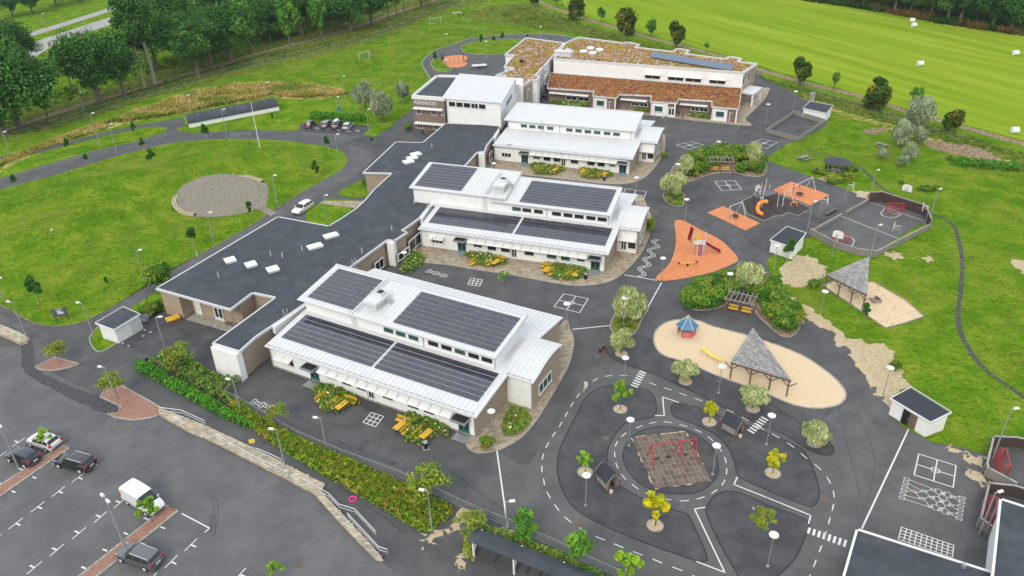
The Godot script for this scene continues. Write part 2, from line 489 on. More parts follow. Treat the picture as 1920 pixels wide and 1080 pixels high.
func make_ground() -> void:
	sheet("grass_ground", V([-900, 40, 900, 40, 900, -1500, -900, -1500]), 0.0, M.lawn)
	var field := V([23.3,-383.2,24.1,-315.2,30.4,-294.6,45.4,-265.8,62.8,-237.6,73.4,-216.4,81.5,-201.4,88.5,-189.4,93.5,-178.4,98.5,-169.9,108.3,-154,119.6,-135.5,172.5,-209.1,161.3,-244.3,146.1,-265.5,136.4,-284.1,116.4,-313.3,103.5,-346.4])
	var fb := Mb.new()
	fb.flat(field, 0.01)
	var am := fb.mesh()
	var arr := am.surface_get_arrays(0)
	var uv := PackedVector2Array()
	var along := (g(86.8, -260.8) - g(123.5, -184.4)).normalized()
	for q in fb.v:
		var w: Vector3 = q
		uv.append(Vector2(Vector3(w.x, 0, w.z).dot(along) / 820.0, Vector2(w.x, w.z).dot(Vector2(-along.z, along.x)) / 46.0))
	arr[Mesh.ARRAY_TEX_UV] = uv
	var fmesh := ArrayMesh.new()
	fmesh.add_surface_from_arrays(Mesh.PRIMITIVE_TRIANGLES, arr)
	land("hay_field", fmesh, M.hayfield)
	# rough grass on both sides of the walking paths
	sheet("rough_verge", ragged(V([-126.1,-175.6,-135.2,-191,-123.1,-198.5,-117.3,-209.9,-112.5,-218.7,-104.5,-233.1,-100.1,-243.3,-90.7,-255.8,-78.4,-275.6,-64.2,-298.2,-48.3,-329.1,-33.8,-364.4,9,-370.8,-9.3,-325.1,-21.6,-316,-28.9,-294.9,-37,-276.5,-51.9,-252.9,-73.8,-231.4,-83.1,-220.9,-92.4,-209.2,-101.4,-193.3,-108.2,-181.5]), 0.8, 3.0), 0.008, M.verge)
	sheet("meadow_bank", ragged(V([-107.3,-147.4,-105,-163.9,-101.3,-175.9,-96.6,-188.5,-91.8,-200,-85.6,-210.5,-77,-215.8,-67,-217.4,-57.7,-215.8,-44.3,-207.1,-40.4,-202.7,-48.5,-199.7,-58.5,-200.7,-62.4,-204,-72.8,-197.1,-81,-191.2,-89.1,-186.1,-96.7,-179.6,-102.6,-173.4,-107.9,-164.8]), 0.5, 1.5), 0.012, M.meadow)
	sheet("meadow_by_field", ragged(V([12.1,-325,20,-299.2,28.9,-279.1,42.9,-250,59.6,-227.6,69.9,-206.8,78.4,-192.9,85.3,-183.1,90.6,-171.8,95.8,-163.8,103.6,-145.9,110.5,-135.4,107.2,-130.5,99,-138.2,92.8,-149.9,87,-163.9,80.6,-174.4,74.1,-184.2,68.5,-204.9,54,-223.4,39.3,-248.3,23.3,-268.1,12.1,-279.8,-8.7,-291.9,-16.9,-302.8,-5,-322.1]), 0.6, 2.0), 0.009, M.verge)
	sheet("dry_grass_strip", ragged(V([75.6,-185,80.4,-174,86.5,-165.4,91.3,-155.9,96.4,-146.5,101,-139.7,100,-138.2,93.8,-143.8,88.2,-154.2,83.6,-164.2,78,-174.2,74.1,-182.5]), 0.4, 1.5), 0.013, M.meadow)
	for a in [[V([-123.9,-176.1,-121.5,-180.8,-116.9,-190.5,-109.7,-204.2,-102.8,-213.4,-92.7,-231.2,-86.6,-239.7,-79.4,-252.2,-65.9,-269,-52.2,-290.9,-43.7,-309,-34.9,-324.7,-23.4,-346.7,-10.3,-374.4]), 2.6], [V([10.4,-340.8,15.2,-324.5,19.8,-311.6,30,-289.9,44.8,-261.9,62,-234.3,72.1,-212,80.3,-198,87.8,-187.7,92.7,-176.4,97.6,-168.1,107,-151.8,115.5,-138.3]), 2.4]]:
		land("footpath", ribbon_mesh(smooth(a[0], false), a[1], 0.02).mesh(), M.dirt)
	for a in [[V([-174,-281.9,-172,-297.1,-167.1,-319.5,-162.1,-348.8,-155.9,-393.7]), 5.5], [V([-157.2,-254.3,-159.7,-276.8,-156.5,-296.7,-150.8,-324.3,-144.6,-362.2,-139.6,-398.4]), 10.0]]:
		land("park_road", ribbon_mesh(smooth(a[0], false), a[1], 0.024).mesh(), M.gravel_light)
	# tarmac of the yards, roads and car park
	var yard := V([-108.9,-142.9,-104,-149.4,-101.3,-152.4,-99.1,-155.8,-95.6,-160.2,-91.7,-164.4,-85.5,-169.4,-81.1,-173.7,-80.2,-176.6,-80.7,-178.9,-83.1,-180.7,-86.4,-181,-93.6,-175.6,-98.8,-170.6,-103.5,-165.5,-110,-160.1,-114.4,-155.8,-115.5,-157.8,-111.5,-162.8,-104.9,-168.3,-100,-173.2,-94.8,-178.3,-87.4,-183.5,-80.2,-187.7,-77.3,-180.9,-77.6,-176.7,-73.3,-175.2,-59.5,-176.2,-50.7,-174.6,-48.4,-175.1,-47.9,-180.5,-33.1,-177.1,-33,-170.7,-31.3,-169.1,-29.5,-168.9,-27.4,-174.7,-23.5,-188.5,-21.3,-207.1,-21.2,-217.2,-23.9,-228.5,-24.8,-234.8,-23.8,-242.5,-21.1,-251.1,-16.6,-256.3,-11.7,-264.9,-7.2,-265.8,-1.5,-268.3,5.3,-268.9,12.5,-267.9,18.6,-265.5,23.2,-260.1,27.3,-246.3,52.8,-217.7,70,-214.5,69.6,-203.7,72.2,-194.5,73.6,-184.7,75.6,-174.5,70.5,-165.5,62.8,-158.4,59.2,-156.1,53.1,-149,52.2,-147.9,52.4,-146.7,56.3,-140.6,59.9,-135,63.8,-128.4,64.9,-125.3,57.82,-117.03,50.27,-113.51,46.93,-111.41,43.57,-109,40.8,-106.64,39.55,-104.96,38.69,-99.98,39.42,-96.01,40.97,-91.5,42.3,-87.97,43.06,-81.57,43.23,-76.93,43.19,-73.69,42.43,-69.7,42.9,-65.93,45.03,-63.2,47.62,-62.41,49.34,-61.33,53.48,-60.66,59.9,-58.47,51.3,-39.15,-0.9,-40.94,-51.98,-42.69,-90.28,-101.48])
	sheet("tarmac_yard", yard, 0.03, M.asphalt)
	sheet("car_park", V([-80.84,-86.98,-69.54,-87.38,-66.84,-87.74,-64.78,-87.12,-62.19,-82.38,-59.18,-81.07,-50.65,-75.74,-48.46,-72.5,-47.15,-71.65,-44.83,-71.06,-42.21,-71.9,-37.78,-68.76,-28.26,-62.95,-20.93,-58.18,-17.47,-54.05,-13.45,-49.56,-12.72,-49.29,-10.47,-47.18,-8.95,-41.21,-51.98,-42.69]), 0.035, M.asphalt_pale)
	sheet("entrance_road", V([-62.19,-82.38,-59.36,-81.42,-57.64,-82.14,-56.63,-82.79,-57.97,-84.29,-60.81,-84.93,-65.15,-88.68,-69.3,-92.64,-74.35,-96.04,-83.79,-98.8,-80.18,-88.21,-70.05,-88.3,-67.03,-88.78]), 0.034, M.asphalt_mid)
	sheet("west_road", V([-59.2,-177.3,-77.4,-175.6,-82.1,-171.6,-91.3,-163.4,-98.6,-154.8,-103.6,-148.5,-108.4,-142.1,-110.6,-145.8,-104.5,-150.3,-99.4,-156.4,-92,-165.1,-85.6,-169.7,-80.2,-176.6,-77.6,-176.7,-59.5,-176.2,-50.7,-174.6,-31.3,-169.1,-33.7,-154.6,-37.2,-142.7,-44.85,-124.31,-51.05,-113.22,-57.97,-98.49,-59.46,-95.61,-53.06,-97,-41.7,-127.2,-29.4,-147.1,-24.8,-165,-34.5,-165.2]), 0.034, M.asphalt_mid)
	sheet("worn_tarmac_road", V([12.02,-80.84,14.4,-78.42,17.98,-76.03,21.19,-72.72,24.77,-69.39,28.18,-66.44,30.55,-64.55,32.59,-62.08,34.11,-62.18,43.19,-73.69,42.9,-65.93,45.03,-63.2,44.9,-61.53,43.42,-65.37,32.7,-51.65,34.06,-52,29.75,-46.27,25.95,-40.02,9.74,-40.58,6.07,-48.34,1.3,-51.65,-0.97,-53.06,-1.46,-57.29,-2,-64.05,0.82,-61.04,4.36,-67.73,8.2,-76.52]), 0.036, M.asphalt_mid)
	sheet("pale_tarmac_corner", V([43.42,-65.37,44.9,-62.95,48.78,-61.36,46.79,-57.12,39.27,-46.21,32.15,-49.8,32.5,-51.66]), 0.040, M.asphalt_mid)
	sheet("pale_tarmac_patch", V([0.85,-61.84,3.3,-59.9,2.38,-57.13,3.7,-53.21,6.75,-50.16,12.67,-46.91,9.04,-46.75,4.21,-49.63,-5.5,-56.37,-3.68,-59.66]), 0.040, M.asphalt_mid)
	for p in [V([10.27,-74.5,12.6,-75.02,14.76,-74.28,16.11,-73.49,16.51,-72.14,16.17,-69.51,15.1,-68.62,13.21,-68.24,11.88,-67.38,10.34,-64.78,9.68,-62.68,9.65,-60.65,10.13,-58.68,11.78,-56.89,12.98,-55.97,14.42,-55.05,16.22,-54.28,16.72,-53.43,17.24,-48.95,16.76,-48.36,15.92,-48.57,12.31,-50.45,8.09,-53.03,5.69,-55.2,4.68,-57.41,4.21,-60.1,4.37,-62.51,5.07,-65.02,6.93,-69.48,8.49,-72.84]), V([18.28,-70.86,19.27,-71.11,21.81,-69.92,23.85,-68.2,26.93,-66.23,29.75,-63.9,30.9,-62.16,30.66,-57.81,29.94,-55.62,29.14,-54.73,28.36,-54.76,25.31,-56.91,23.04,-58.9,23,-60.87,22.91,-63.35,21.99,-65.56,20.04,-67.46,18.43,-68.46,18,-69.43]), V([20.1,-56.62,21.44,-57,22.97,-56.28,24.71,-54.91,27.62,-53.06,27.74,-52.05,26.85,-50.65,25.18,-48.34,22.67,-46.25,20.29,-44.92,19.58,-46.65,18.81,-50.32,18.41,-53.98,18.89,-55.36]), V([11.39,-62.61,12.21,-64.69,13.5,-66.22,15.43,-67.03,17.54,-67.02,19.7,-65.93,21.19,-63.43,21.18,-60.79,20.48,-58.85,18.61,-57.19,16.63,-56.76,14.28,-57.23,12.57,-58.43,11.59,-60.41]), V([12.24,-82.62,12.67,-80.57,14.18,-79.22,17.77,-76.69,21.3,-73.23,24.33,-70.09,27.19,-67.12,29.59,-65.21,31.18,-62.98,32.03,-62.11,33.14,-61.73,34,-62.35,34.05,-63.7,33.07,-65.05,31.19,-68.33,29.5,-70.81,27.73,-73.42,25.36,-76.74,22.16,-80.31,19.33,-83.46,16.15,-85.51])]:
		var s := smooth(p)
		sheet("dark_tarmac_infill", s, 0.045, M.asphalt_dark)
		land("tar_seal_line", kerb_mesh(s, 0.16, 0.049).mesh(), M.seal)
	for p in [V([-47.8,-180.1,-33.1,-176.7,-33,-170.7,-48.5,-174.4]), V([-35.8,-165.3,-31.4,-169.5,-24.6,-166.4,-24.7,-164.3,-28.4,-147.6,-30.5,-145.5,-28.7,-157.3]), V([22.4,-133.3,25.6,-128.2,32.7,-125.4,37.4,-129.2,37.7,-134.7,31.5,-139.1,26.5,-136.8]), V([43.73,-118.03,50.45,-121.83,54.31,-117.28,49.42,-113.57,41.68,-108.39,38.02,-110.49]), V([67.8,-205,72.6,-187.5,72.9,-180.9,64.2,-169.8,53.4,-150.2,49.5,-160.3,53,-168.9]), V([-50.07,-93.22,-40.63,-87.34,-35.05,-88.07,-37.61,-79.97,-43.55,-81.42,-49.57,-85.31,-53.57,-88.05])]:
		sheet("tarmac_patch", smooth(p), 0.039, M.asphalt_dark)
	sheet("trench_patch", ragged(smooth(V([-67.05,-88.14,-66.43,-88.62,-65.41,-88.05,-63.52,-84.83,-62.04,-82.37,-58.61,-79.91,-54.43,-77.51,-50.7,-75.84,-48.07,-74.27,-47.24,-73.23,-47.23,-72.44,-49,-72.72,-52.79,-74.71,-56.3,-76.86,-59.42,-78.84,-62.31,-80.78,-63.9,-82.47,-65.42,-84.93])), 0.12, 0.5), 0.041, M.asphalt_rough)
	# repairs, joints, tyre marks and drains in the tarmac
	for p in [V([-8.07,-63.05,-6.29,-61.99,-6.79,-60.57,-8.44,-61.76]), V([3.81,-95.88,6.66,-97.99,7.09,-96.29,4.49,-94.07]), V([34.14,-77.4,32.14,-79.55,33.36,-80.89,35.29,-78.46]), V([33.54,-55.84,35.2,-54.69,34.35,-53.68,32.73,-54.86]), V([-45.79,-87.62,-42.17,-85.91,-42.07,-83.94,-45.45,-85.71]), V([-42.9,-149.4,-39.7,-155.1,-37.8,-152.5,-41.1,-146.3]), V([-64.6,-174.4,-59.8,-175.1,-58.6,-171.6,-63.2,-170.6]), V([44.7,-164.3,49.4,-159.7,47.4,-156.5,43.1,-161.6]), V([16.42,-92.22,14.7,-84.33,14.21,-84.36,15.82,-92.26]), V([40.74,-67.87,42.01,-66.89,41,-65.66,39.93,-66.8])]:
		sheet("tarmac_repair", ragged(p, 0.06, 0.7), 0.043, M.asphalt_mid if rng.randf() < 0.5 else M.asphalt)
	for p in [V([-31.64,-58.55,-30.66,-56.32,-30.14,-53.54]), V([-31.25,-58.54,-30.23,-56.16,-29.69,-53.26]), V([4.44,-92.92,10.17,-89.8,12.85,-81.98,11.6,-77.45]), V([21.95,-97.84,25.95,-94.56,38.67,-106.78,49.04,-117.65]), V([-12.49,-66.7,-5.63,-59.74,1.33,-52.3]), V([38.16,-73.95,39.1,-69.86,37.86,-61.03,33.74,-53.7]), V([-29.98,-69.33,-19.69,-60.34,-11.05,-52.79]), V([-26.93,-72.06,-19.58,-66.13,-13.2,-62.46]), V([42,-168.1,29.7,-140.6,25.86,-119.29,21.5,-104.39]), V([-79.6,-171.3,-65.2,-172.2,-50.5,-172.3]), V([-59.4,-125.3,-53.5,-134.2,-42.2,-146.4]), V([38.4,-118.4,43.39,-113.98,50.62,-119.65]), V([-0.01,-98.4,6.89,-95.7,12.53,-91.04])]:
		land("tarmac_joint", ribbon_mesh(ragged(smooth(p, false), 0.03, 2.0), 0.05, 0.0505).mesh(), M.asphalt_dark)
	for i in 90:
		var o := Vector2(rng.randf_range(-45, 60), rng.randf_range(-160, -50))
		if Geometry2D.is_point_in_polygon(o, yard):
			var sp := PackedVector2Array()
			var rr := rng.randf_range(0.15, 0.7)
			for k in 9:
				sp.append(o + Vector2(cos(TAU * k / 9.0) * rng.randf_range(0.7, 1.5), sin(TAU * k / 9.0) * rng.randf_range(0.5, 1.1)) * rr)
			sheet("tarmac_stain", sp, 0.044 + 0.00005 * i, [M.asphalt_pale, M.asphalt_dark, M.asphalt_dark, M.asphalt_mid][rng.randi() % 4])
	# lawns, beds and pads that lie on the tarmac
	mounds = [[Vector2(g(-74.32, -143.46).x, g(-74.32, -143.46).z), 17.0, 7.0, 2.8, 0.4], [Vector2(g(-78.89, -124.54).x, g(-78.89, -124.54).z), 12.0, 7.0, 2.3, 0.9], [Vector2(g(-57, -156.6).x, g(-57, -156.6).z), 14.0, 5.0, 1.8, 0.1], [Vector2(g(-64.94, -109.92).x, g(-64.94, -109.92).z), 9.0, 6.0, 1.1, -0.5]]
	var big := smooth(V([-33.7,-153.7,-34.6,-157.2,-35.9,-159.6,-40,-162.9,-44.7,-165.4,-49.3,-167.5,-57,-169.3,-67,-170.2,-75,-168.8,-80.8,-165.2,-87.3,-158.5,-93.7,-150.6,-98.2,-146.7,-100.8,-143.7,-105.6,-137.6,-96.24,-117.54,-83.59,-101.08,-75.8,-98.63,-70.21,-94.79,-66.96,-92.93,-63.33,-92.44,-60.83,-93.55,-59.46,-95.61,-57.97,-98.49,-56.05,-102.59,-53.65,-108.31,-51.05,-113.22,-48.2,-118.27,-45.03,-124.97,-43.3,-129.4,-40.5,-136.1,-37.2,-142.7,-34.1,-149.2]), true, 6)
	raised_lawn("round_lawn", big, 0.07, M.lawn, 2.2)
	land("lawn_edge", kerb_mesh(big, 0.14, 0.09).mesh(), M.dirt)
	var ring := smooth(V([-63.2,-135.4,-63.6,-139.5,-62.4,-142.5,-60.1,-145.1,-56.7,-146.5,-52.9,-146.2,-49.2,-144.2,-46.9,-140.8,-46,-137.3,-45.8,-134.1,-46.6,-130.8,-48.9,-128.6,-52.5,-127.7,-56.5,-128,-59.3,-129.4,-61.8,-132.4]))
	raised_lawn("cobbled_circle", ring, 0.11, M.cobble, 2.0)
	sheet("cobbled_walk", V([-46.9,-138.7,-45.6,-135.5,-44.8,-131.1,-42.1,-128.6,-42.9,-127,-46.6,-130.8,-47.2,-129.4,-47,-133.7]), 0.13, M.cobble)
	for a in [["lawn_by_parked_cars", V([-78.3,-178.7,-77.2,-180.1,-69.3,-185.8,-58.6,-192.5,-53,-196,-48.2,-197.8,-38.9,-197.8,-29.5,-197.2,-24.9,-196.8,-23.8,-188.6,-27.5,-175.4,-29.7,-169.3,-31.4,-169.5,-32.9,-171.4,-32.7,-176.7,-48,-180.9,-48.7,-175.5,-50.8,-175,-59.6,-176.6,-73.4,-175.6])], ["lawn_strip", V([-32.7,-136.6,-29.3,-142.6,-27.5,-141.1,-26,-138.1,-27.1,-134.1])], ["lawn_strip", V([-36.6,-129.8,-35.3,-132.3,-33.7,-134.4,-27.7,-132.7,-28.5,-129.4,-31.77,-122.95,-34.89,-124.04,-36.2,-125.4,-36.8,-127.7])], ["lawn_strip", V([-55.54,-96.41,-53.98,-100.4,-53.24,-101.62,-49.87,-96.81,-50.74,-95.4,-53.6,-94.84])], ["lawn_by_shed", V([-57.99,-88.68,-58.3,-90,-58.25,-91.21,-57.71,-91.99,-53.79,-88.06,-53.88,-87.42,-55.03,-85.6,-56.39,-86.42])], ["lawn_in_ring_path", V([-13.9,-253.1,-11.4,-257.9,-7.2,-261.1,2.5,-261.4,11.2,-258.7,16,-252.1,13.9,-245.2,2.2,-243.3,-2.7,-241.8,-10.1,-242.8,-12.7,-245.8])], ["lawn_by_exercise_pad", V([-22.2,-233.8,-21.4,-238.9,-19.5,-237.3,-18.3,-233.4,-16.4,-228.2,-15.6,-225.1,-17.2,-223,-19.9,-224.5,-21.3,-228.8])], ["lawn_strip", V([-81.2,-180.1,-82.4,-180.6,-86.1,-180.2,-93.1,-174.4,-98.2,-169.5,-101,-165.2,-96.3,-162.8,-92.7,-166.5,-86.2,-171.2,-82.3,-175.3,-80.6,-177])]]:
		island(a[0], smooth(a[1], true, 3), M.lawn, a[0] in ["lawn_by_shed", "lawn_in_ring_path", "lawn_by_exercise_pad"])
	sheet("paved_path", V([-35.3,-132.3,-34.8,-133.5,-26.3,-132.8,-28.3,-129.7]), 0.075, M.flagstone)
	land("ring_path_kerb", kerb_mesh(smooth(V([-20.7,-214.9,-23.9,-228.5,-24.8,-234.8,-23.8,-242.5,-21.1,-251.1,-16.6,-256.3,-11.7,-264.9,-7.2,-265.8,-1.5,-268.3,5.3,-268.9,12.5,-267.9,18.6,-265.5,23.2,-260.1]), false), 0.25, 0.12, false).mesh(), M.concrete)
	# paving round the classroom wings
	for p in [V([6.91,-89.58,7.63,-87.53,7.95,-85.33,7.68,-82.86,6.85,-79.38,5.39,-75.8,3.31,-71,1.95,-68.21,0.38,-65.93,-1.71,-64.29,-3.75,-63.7,-4.92,-64.09,-5.67,-65.33,-5.3,-66.82,-4.13,-68.12,2.33,-77.92]), V([-15.97,-112.97,-15.03,-109.39,-14.07,-108.07,-9.95,-106.93,-6.54,-105.5,0.06,-103.05,6.02,-100.39,9.52,-99.22,12.72,-99.5,15.25,-100.63,18,-104.11,21.13,-109.76,24.06,-118.37,24.6,-123.72,23.7,-132,17.2,-115.79,3.63,-110.92,-14.02,-115.94]), V([-5.3,-152.2,-3,-145.5,5.9,-142.3,13,-139.5,18.5,-137.5,23,-137.4,26.9,-140.8,30.7,-148.5,33.3,-156.1,34.2,-165.2,25.3,-152.7,5.3,-154.4]), V([19.8,-187.2,52.4,-169,55.3,-173.7,63,-186.3,66.7,-194.1,66.3,-197.5,46.3,-188])]:
		var s := smooth(p, true, 4)
		sheet("paved_apron", s, 0.056, M.flagstone)
		land("apron_kerb", kerb_mesh(s, 0.12, 0.075).mesh(), M.concrete)
	sheet("doorstep_paving", V([-24.32,-77.95,-19.76,-74.53,-17.66,-73.41,-14.18,-70.96,-12.78,-69.46,-14.58,-69.08,-17.4,-71.6,-21.01,-74.28,-24.77,-76.89]), 0.052, M.asphalt_dark)
	# sand
	var pit := smooth(V([18.6,-84.87,19.38,-86.88,20.98,-88.51,22.92,-89.07,25.39,-88.66,26.88,-87.25,30.58,-84.97,33.2,-83.08,36.39,-80.14,38.04,-77.2,38.98,-74.43,39.06,-72.15,38.11,-70.49,36.57,-69.69,34.65,-69.49,32.41,-70.18,29.95,-72.29,27.87,-73.94,24.9,-76.22,23,-77.97,21.3,-79.43,19.19,-80.82,18.49,-82.65]))
	sheet("sand_pit", ragged(pit, 0.06, 0.5), 0.062, M.sand)
	land("sand_pit_kerb", kerb_mesh(pit, 0.2, 0.10).mesh(), M.concrete)
	var pit2 := V([45.34,-97.19,48.13,-98.59,53.2,-97.49,53.94,-95.59,55.43,-92.09,55.96,-88,52.5,-86.46,49.56,-85.46,47.54,-91.12])
	sheet("second_sand_pit", pit2, 0.05, M.sand)
	land("second_sand_pit_edge", kerb_mesh(pit2, 0.14, 0.14).mesh(), M.wood_grey)
	for p in [V([38.61,-97.13,40.57,-92.53,42.23,-88.79,43.95,-83.48,47.33,-81.58,47.81,-77.58,46.44,-72.8,44.59,-71.07,43.42,-66.82,42.83,-69.2,42.65,-71.67,42.6,-73.51,42.94,-77.84,42.28,-82.22,41.21,-86.97,39.14,-93.49]), V([39.92,-99.58,44.18,-105.71,46.7,-106.26,47.55,-103.07,46.49,-99.49,43.35,-97.31,40.72,-97.63]), V([58.68,-106.54,60.46,-106.78,60.65,-104.99,59.31,-104.2,58.4,-105.14]), V([75.76,-101.77,78.13,-103.33,80.17,-100.65,77.5,-97.56,75.77,-99.28]), V([64.4,-131.1,65.7,-129.5,64.3,-127.2,62.8,-129.2]), V([46.28,-62.47,47.76,-61.57,49.15,-60.77,48.51,-59.59,47.4,-59.8,47.12,-61.43]), V([46.57,-58.66,47.41,-58.78,47.79,-57.46,48.1,-56.54,47.31,-56.58,46.53,-57.13]), V([64.27,-105.11,64.81,-104.02,63.7,-103.06,63.3,-104.29]), V([-8.82,-52.64,-7.45,-53.11,-6.18,-54.7,-5.91,-55.88,-4.83,-55.41,-5.31,-54.04,-6.51,-53.01,-7.91,-52.14,-8.78,-51.52]), V([-5.9,-48.67,-5.41,-51.26,-4.53,-52.53,-4.78,-50.6,-5.23,-49.25,-5.59,-48.42]), V([-3.57,-53.5,-0.73,-51.99,1.75,-50.35,5.08,-48.26,4.82,-48.03,1.64,-49.98,-0.94,-51.61])]:
		sheet("trodden_sand", ragged(ragged(smooth(p), 0.7, 2.4), 0.2, 0.4), 0.047, M.sand_dull)
	# play surfaces
	sheet("orange_slide_pad", smooth(V([28.19,-119.76,29.04,-120.55,30.08,-119.84,32.05,-116.38,34.26,-112.65,35.18,-108.82,35.38,-105.76,33.79,-104.12,30.4,-101.98,26.03,-100.44,22.87,-99.83,21.75,-100.23,21.84,-101.19,24.51,-105.06,26.46,-110.33,27.49,-115.08])), 0.06, M.rubber_orange)
	for p in [V([38,-125.7,34.62,-123.21,39.26,-115.77,42.46,-118.33]), V([53.5,-135.8,48.7,-132,53.23,-124.77,58.3,-129.1])]:
		sheet("orange_swing_pad", p, 0.06, M.rubber_orange)
	sheet("orange_exercise_pad", smooth(V([-19.4,-238.6,-17.2,-241.6,-12.6,-241.7,-11.3,-237.6,-12,-235.1,-11.2,-231.3,-12.4,-228.3,-14.4,-227.4,-16.8,-228.9,-18.5,-234])), 0.06, M.rubber_orange)
	var brown := V([42,-127.7,46.7,-131.5,48.5,-131.6,53.12,-123.64,49.73,-120.79,48.52,-122.19,46.67,-120.88,46.19,-121.26,43.42,-119.1,41.29,-122.28])
	sheet("brown_climbing_pad", brown, 0.06, M.rubber_brown)
	land("climbing_pad_kerb", kerb_mesh(brown, 0.14, 0.09).mesh(), M.concrete)
	var pad := V([12.74,-65.46,18.86,-66.15,19.95,-58.45,13.93,-57.58])
	var under := sheet("swing_pad", ragged(pad, 0.15, 0.5), 0.058, M.sand)
	for i in 11:
		for j in 10:
			var q: Array[Vector2] = []
			for e in [[0, 0], [1, 0], [1, 1], [0, 1]]:
				var u: float = (i + 0.035 + 0.93 * e[0]) / 11.0
				var w: float = (j + 0.035 + 0.93 * e[1]) / 10.0
				q.append(pad[0].lerp(pad[1], u).lerp(pad[3].lerp(pad[2], u), w))
			var tb := Mb.new()
			tb.prism(PackedVector2Array(q), 0.058, 0.088 + rng.randf_range(-0.006, 0.006))
			put("rubber_tile", tb.mesh(), M["tile_%d" % rng.randi_range(0, 2)], under)
	# planting islands
	for a in [["willow_island", V([14.41,-91.21,17.01,-93.63,19.1,-92.49,17.95,-90.04,16.45,-86.52,15.05,-85.32,13.71,-85.9,13.19,-88.01])], ["willow_island", V([28.8,-132.3,32.1,-132.1,31.7,-129,31,-126.4,29.1,-126.8,28.3,-129.2])], ["shrub_island", V([31.7,-141,33.6,-146.5,37.2,-151,43.4,-154.3,48.9,-153.8,51.7,-149.8,51.3,-143.9,49,-139,46,-139.3,43.9,-141.1,39.1,-140.4,34.2,-137,32,-136.4])], ["shrub_island", V([24.2,-93.49,24.96,-96.43,27.9,-99.84,31.43,-101.25,33.44,-100.31,31.68,-94.82,29.3,-92.04,26.74,-91.34,24.95,-91.73])], ["shrub_island", V([35.44,-98.9,38.32,-97.46,39.52,-93.46,39.32,-88.82,37.63,-85.09,35.64,-84.19,34.47,-86.82,33.69,-90.1,33.78,-94.1])]]:
		var s := smooth(a[1], true, 4)
		sheet(a[0], ragged(s, 0.08, 0.5), 0.06, M.verge if a[0] == "willow_island" else M.dirt)
		land(a[0] + "_edge", kerb_mesh(s, 0.14, 0.09).mesh(), M.concrete)
	# ball court surface
	sheet("ball_court", V([50.76,-114.87,63.23,-124.71,67.6,-129.4,72.48,-123.11,70.68,-117.78,57.2,-107,54.78,-107.89,49.31,-113.77]), 0.05, M.asphalt_mid)
	# brick islands of the car park
	for p in [V([-51.05,-67.12,-50.11,-66.55,-53.94,-59.33,-56.57,-54.59,-58.51,-54.32,-54.81,-60.9]), V([-35.65,-57.32,-34.39,-56.55,-38.98,-48.83,-42.3,-43.38,-44.18,-43.45,-40.63,-48.89]), V([-60.77,-84.56,-56.63,-82.79,-57.64,-82.14,-59.41,-81.54,-61.3,-81.87,-62.12,-82.38]), V([-50.81,-78.19,-49.38,-78.12,-44.79,-74.93,-41.94,-72.88,-42.21,-71.9,-42.79,-71.45,-44.83,-71.06,-47.15,-71.65,-48.41,-72.4,-47.16,-72.43,-47.29,-73.63,-50.72,-75.74])]:
		sheet("brick_island", p, 0.14, M.red_paving)
		land("brick_island_kerb", kerb_mesh(p, 0.2, 0.17).mesh(), M.concrete)
	var wet := Mb.new()
	make_markings()

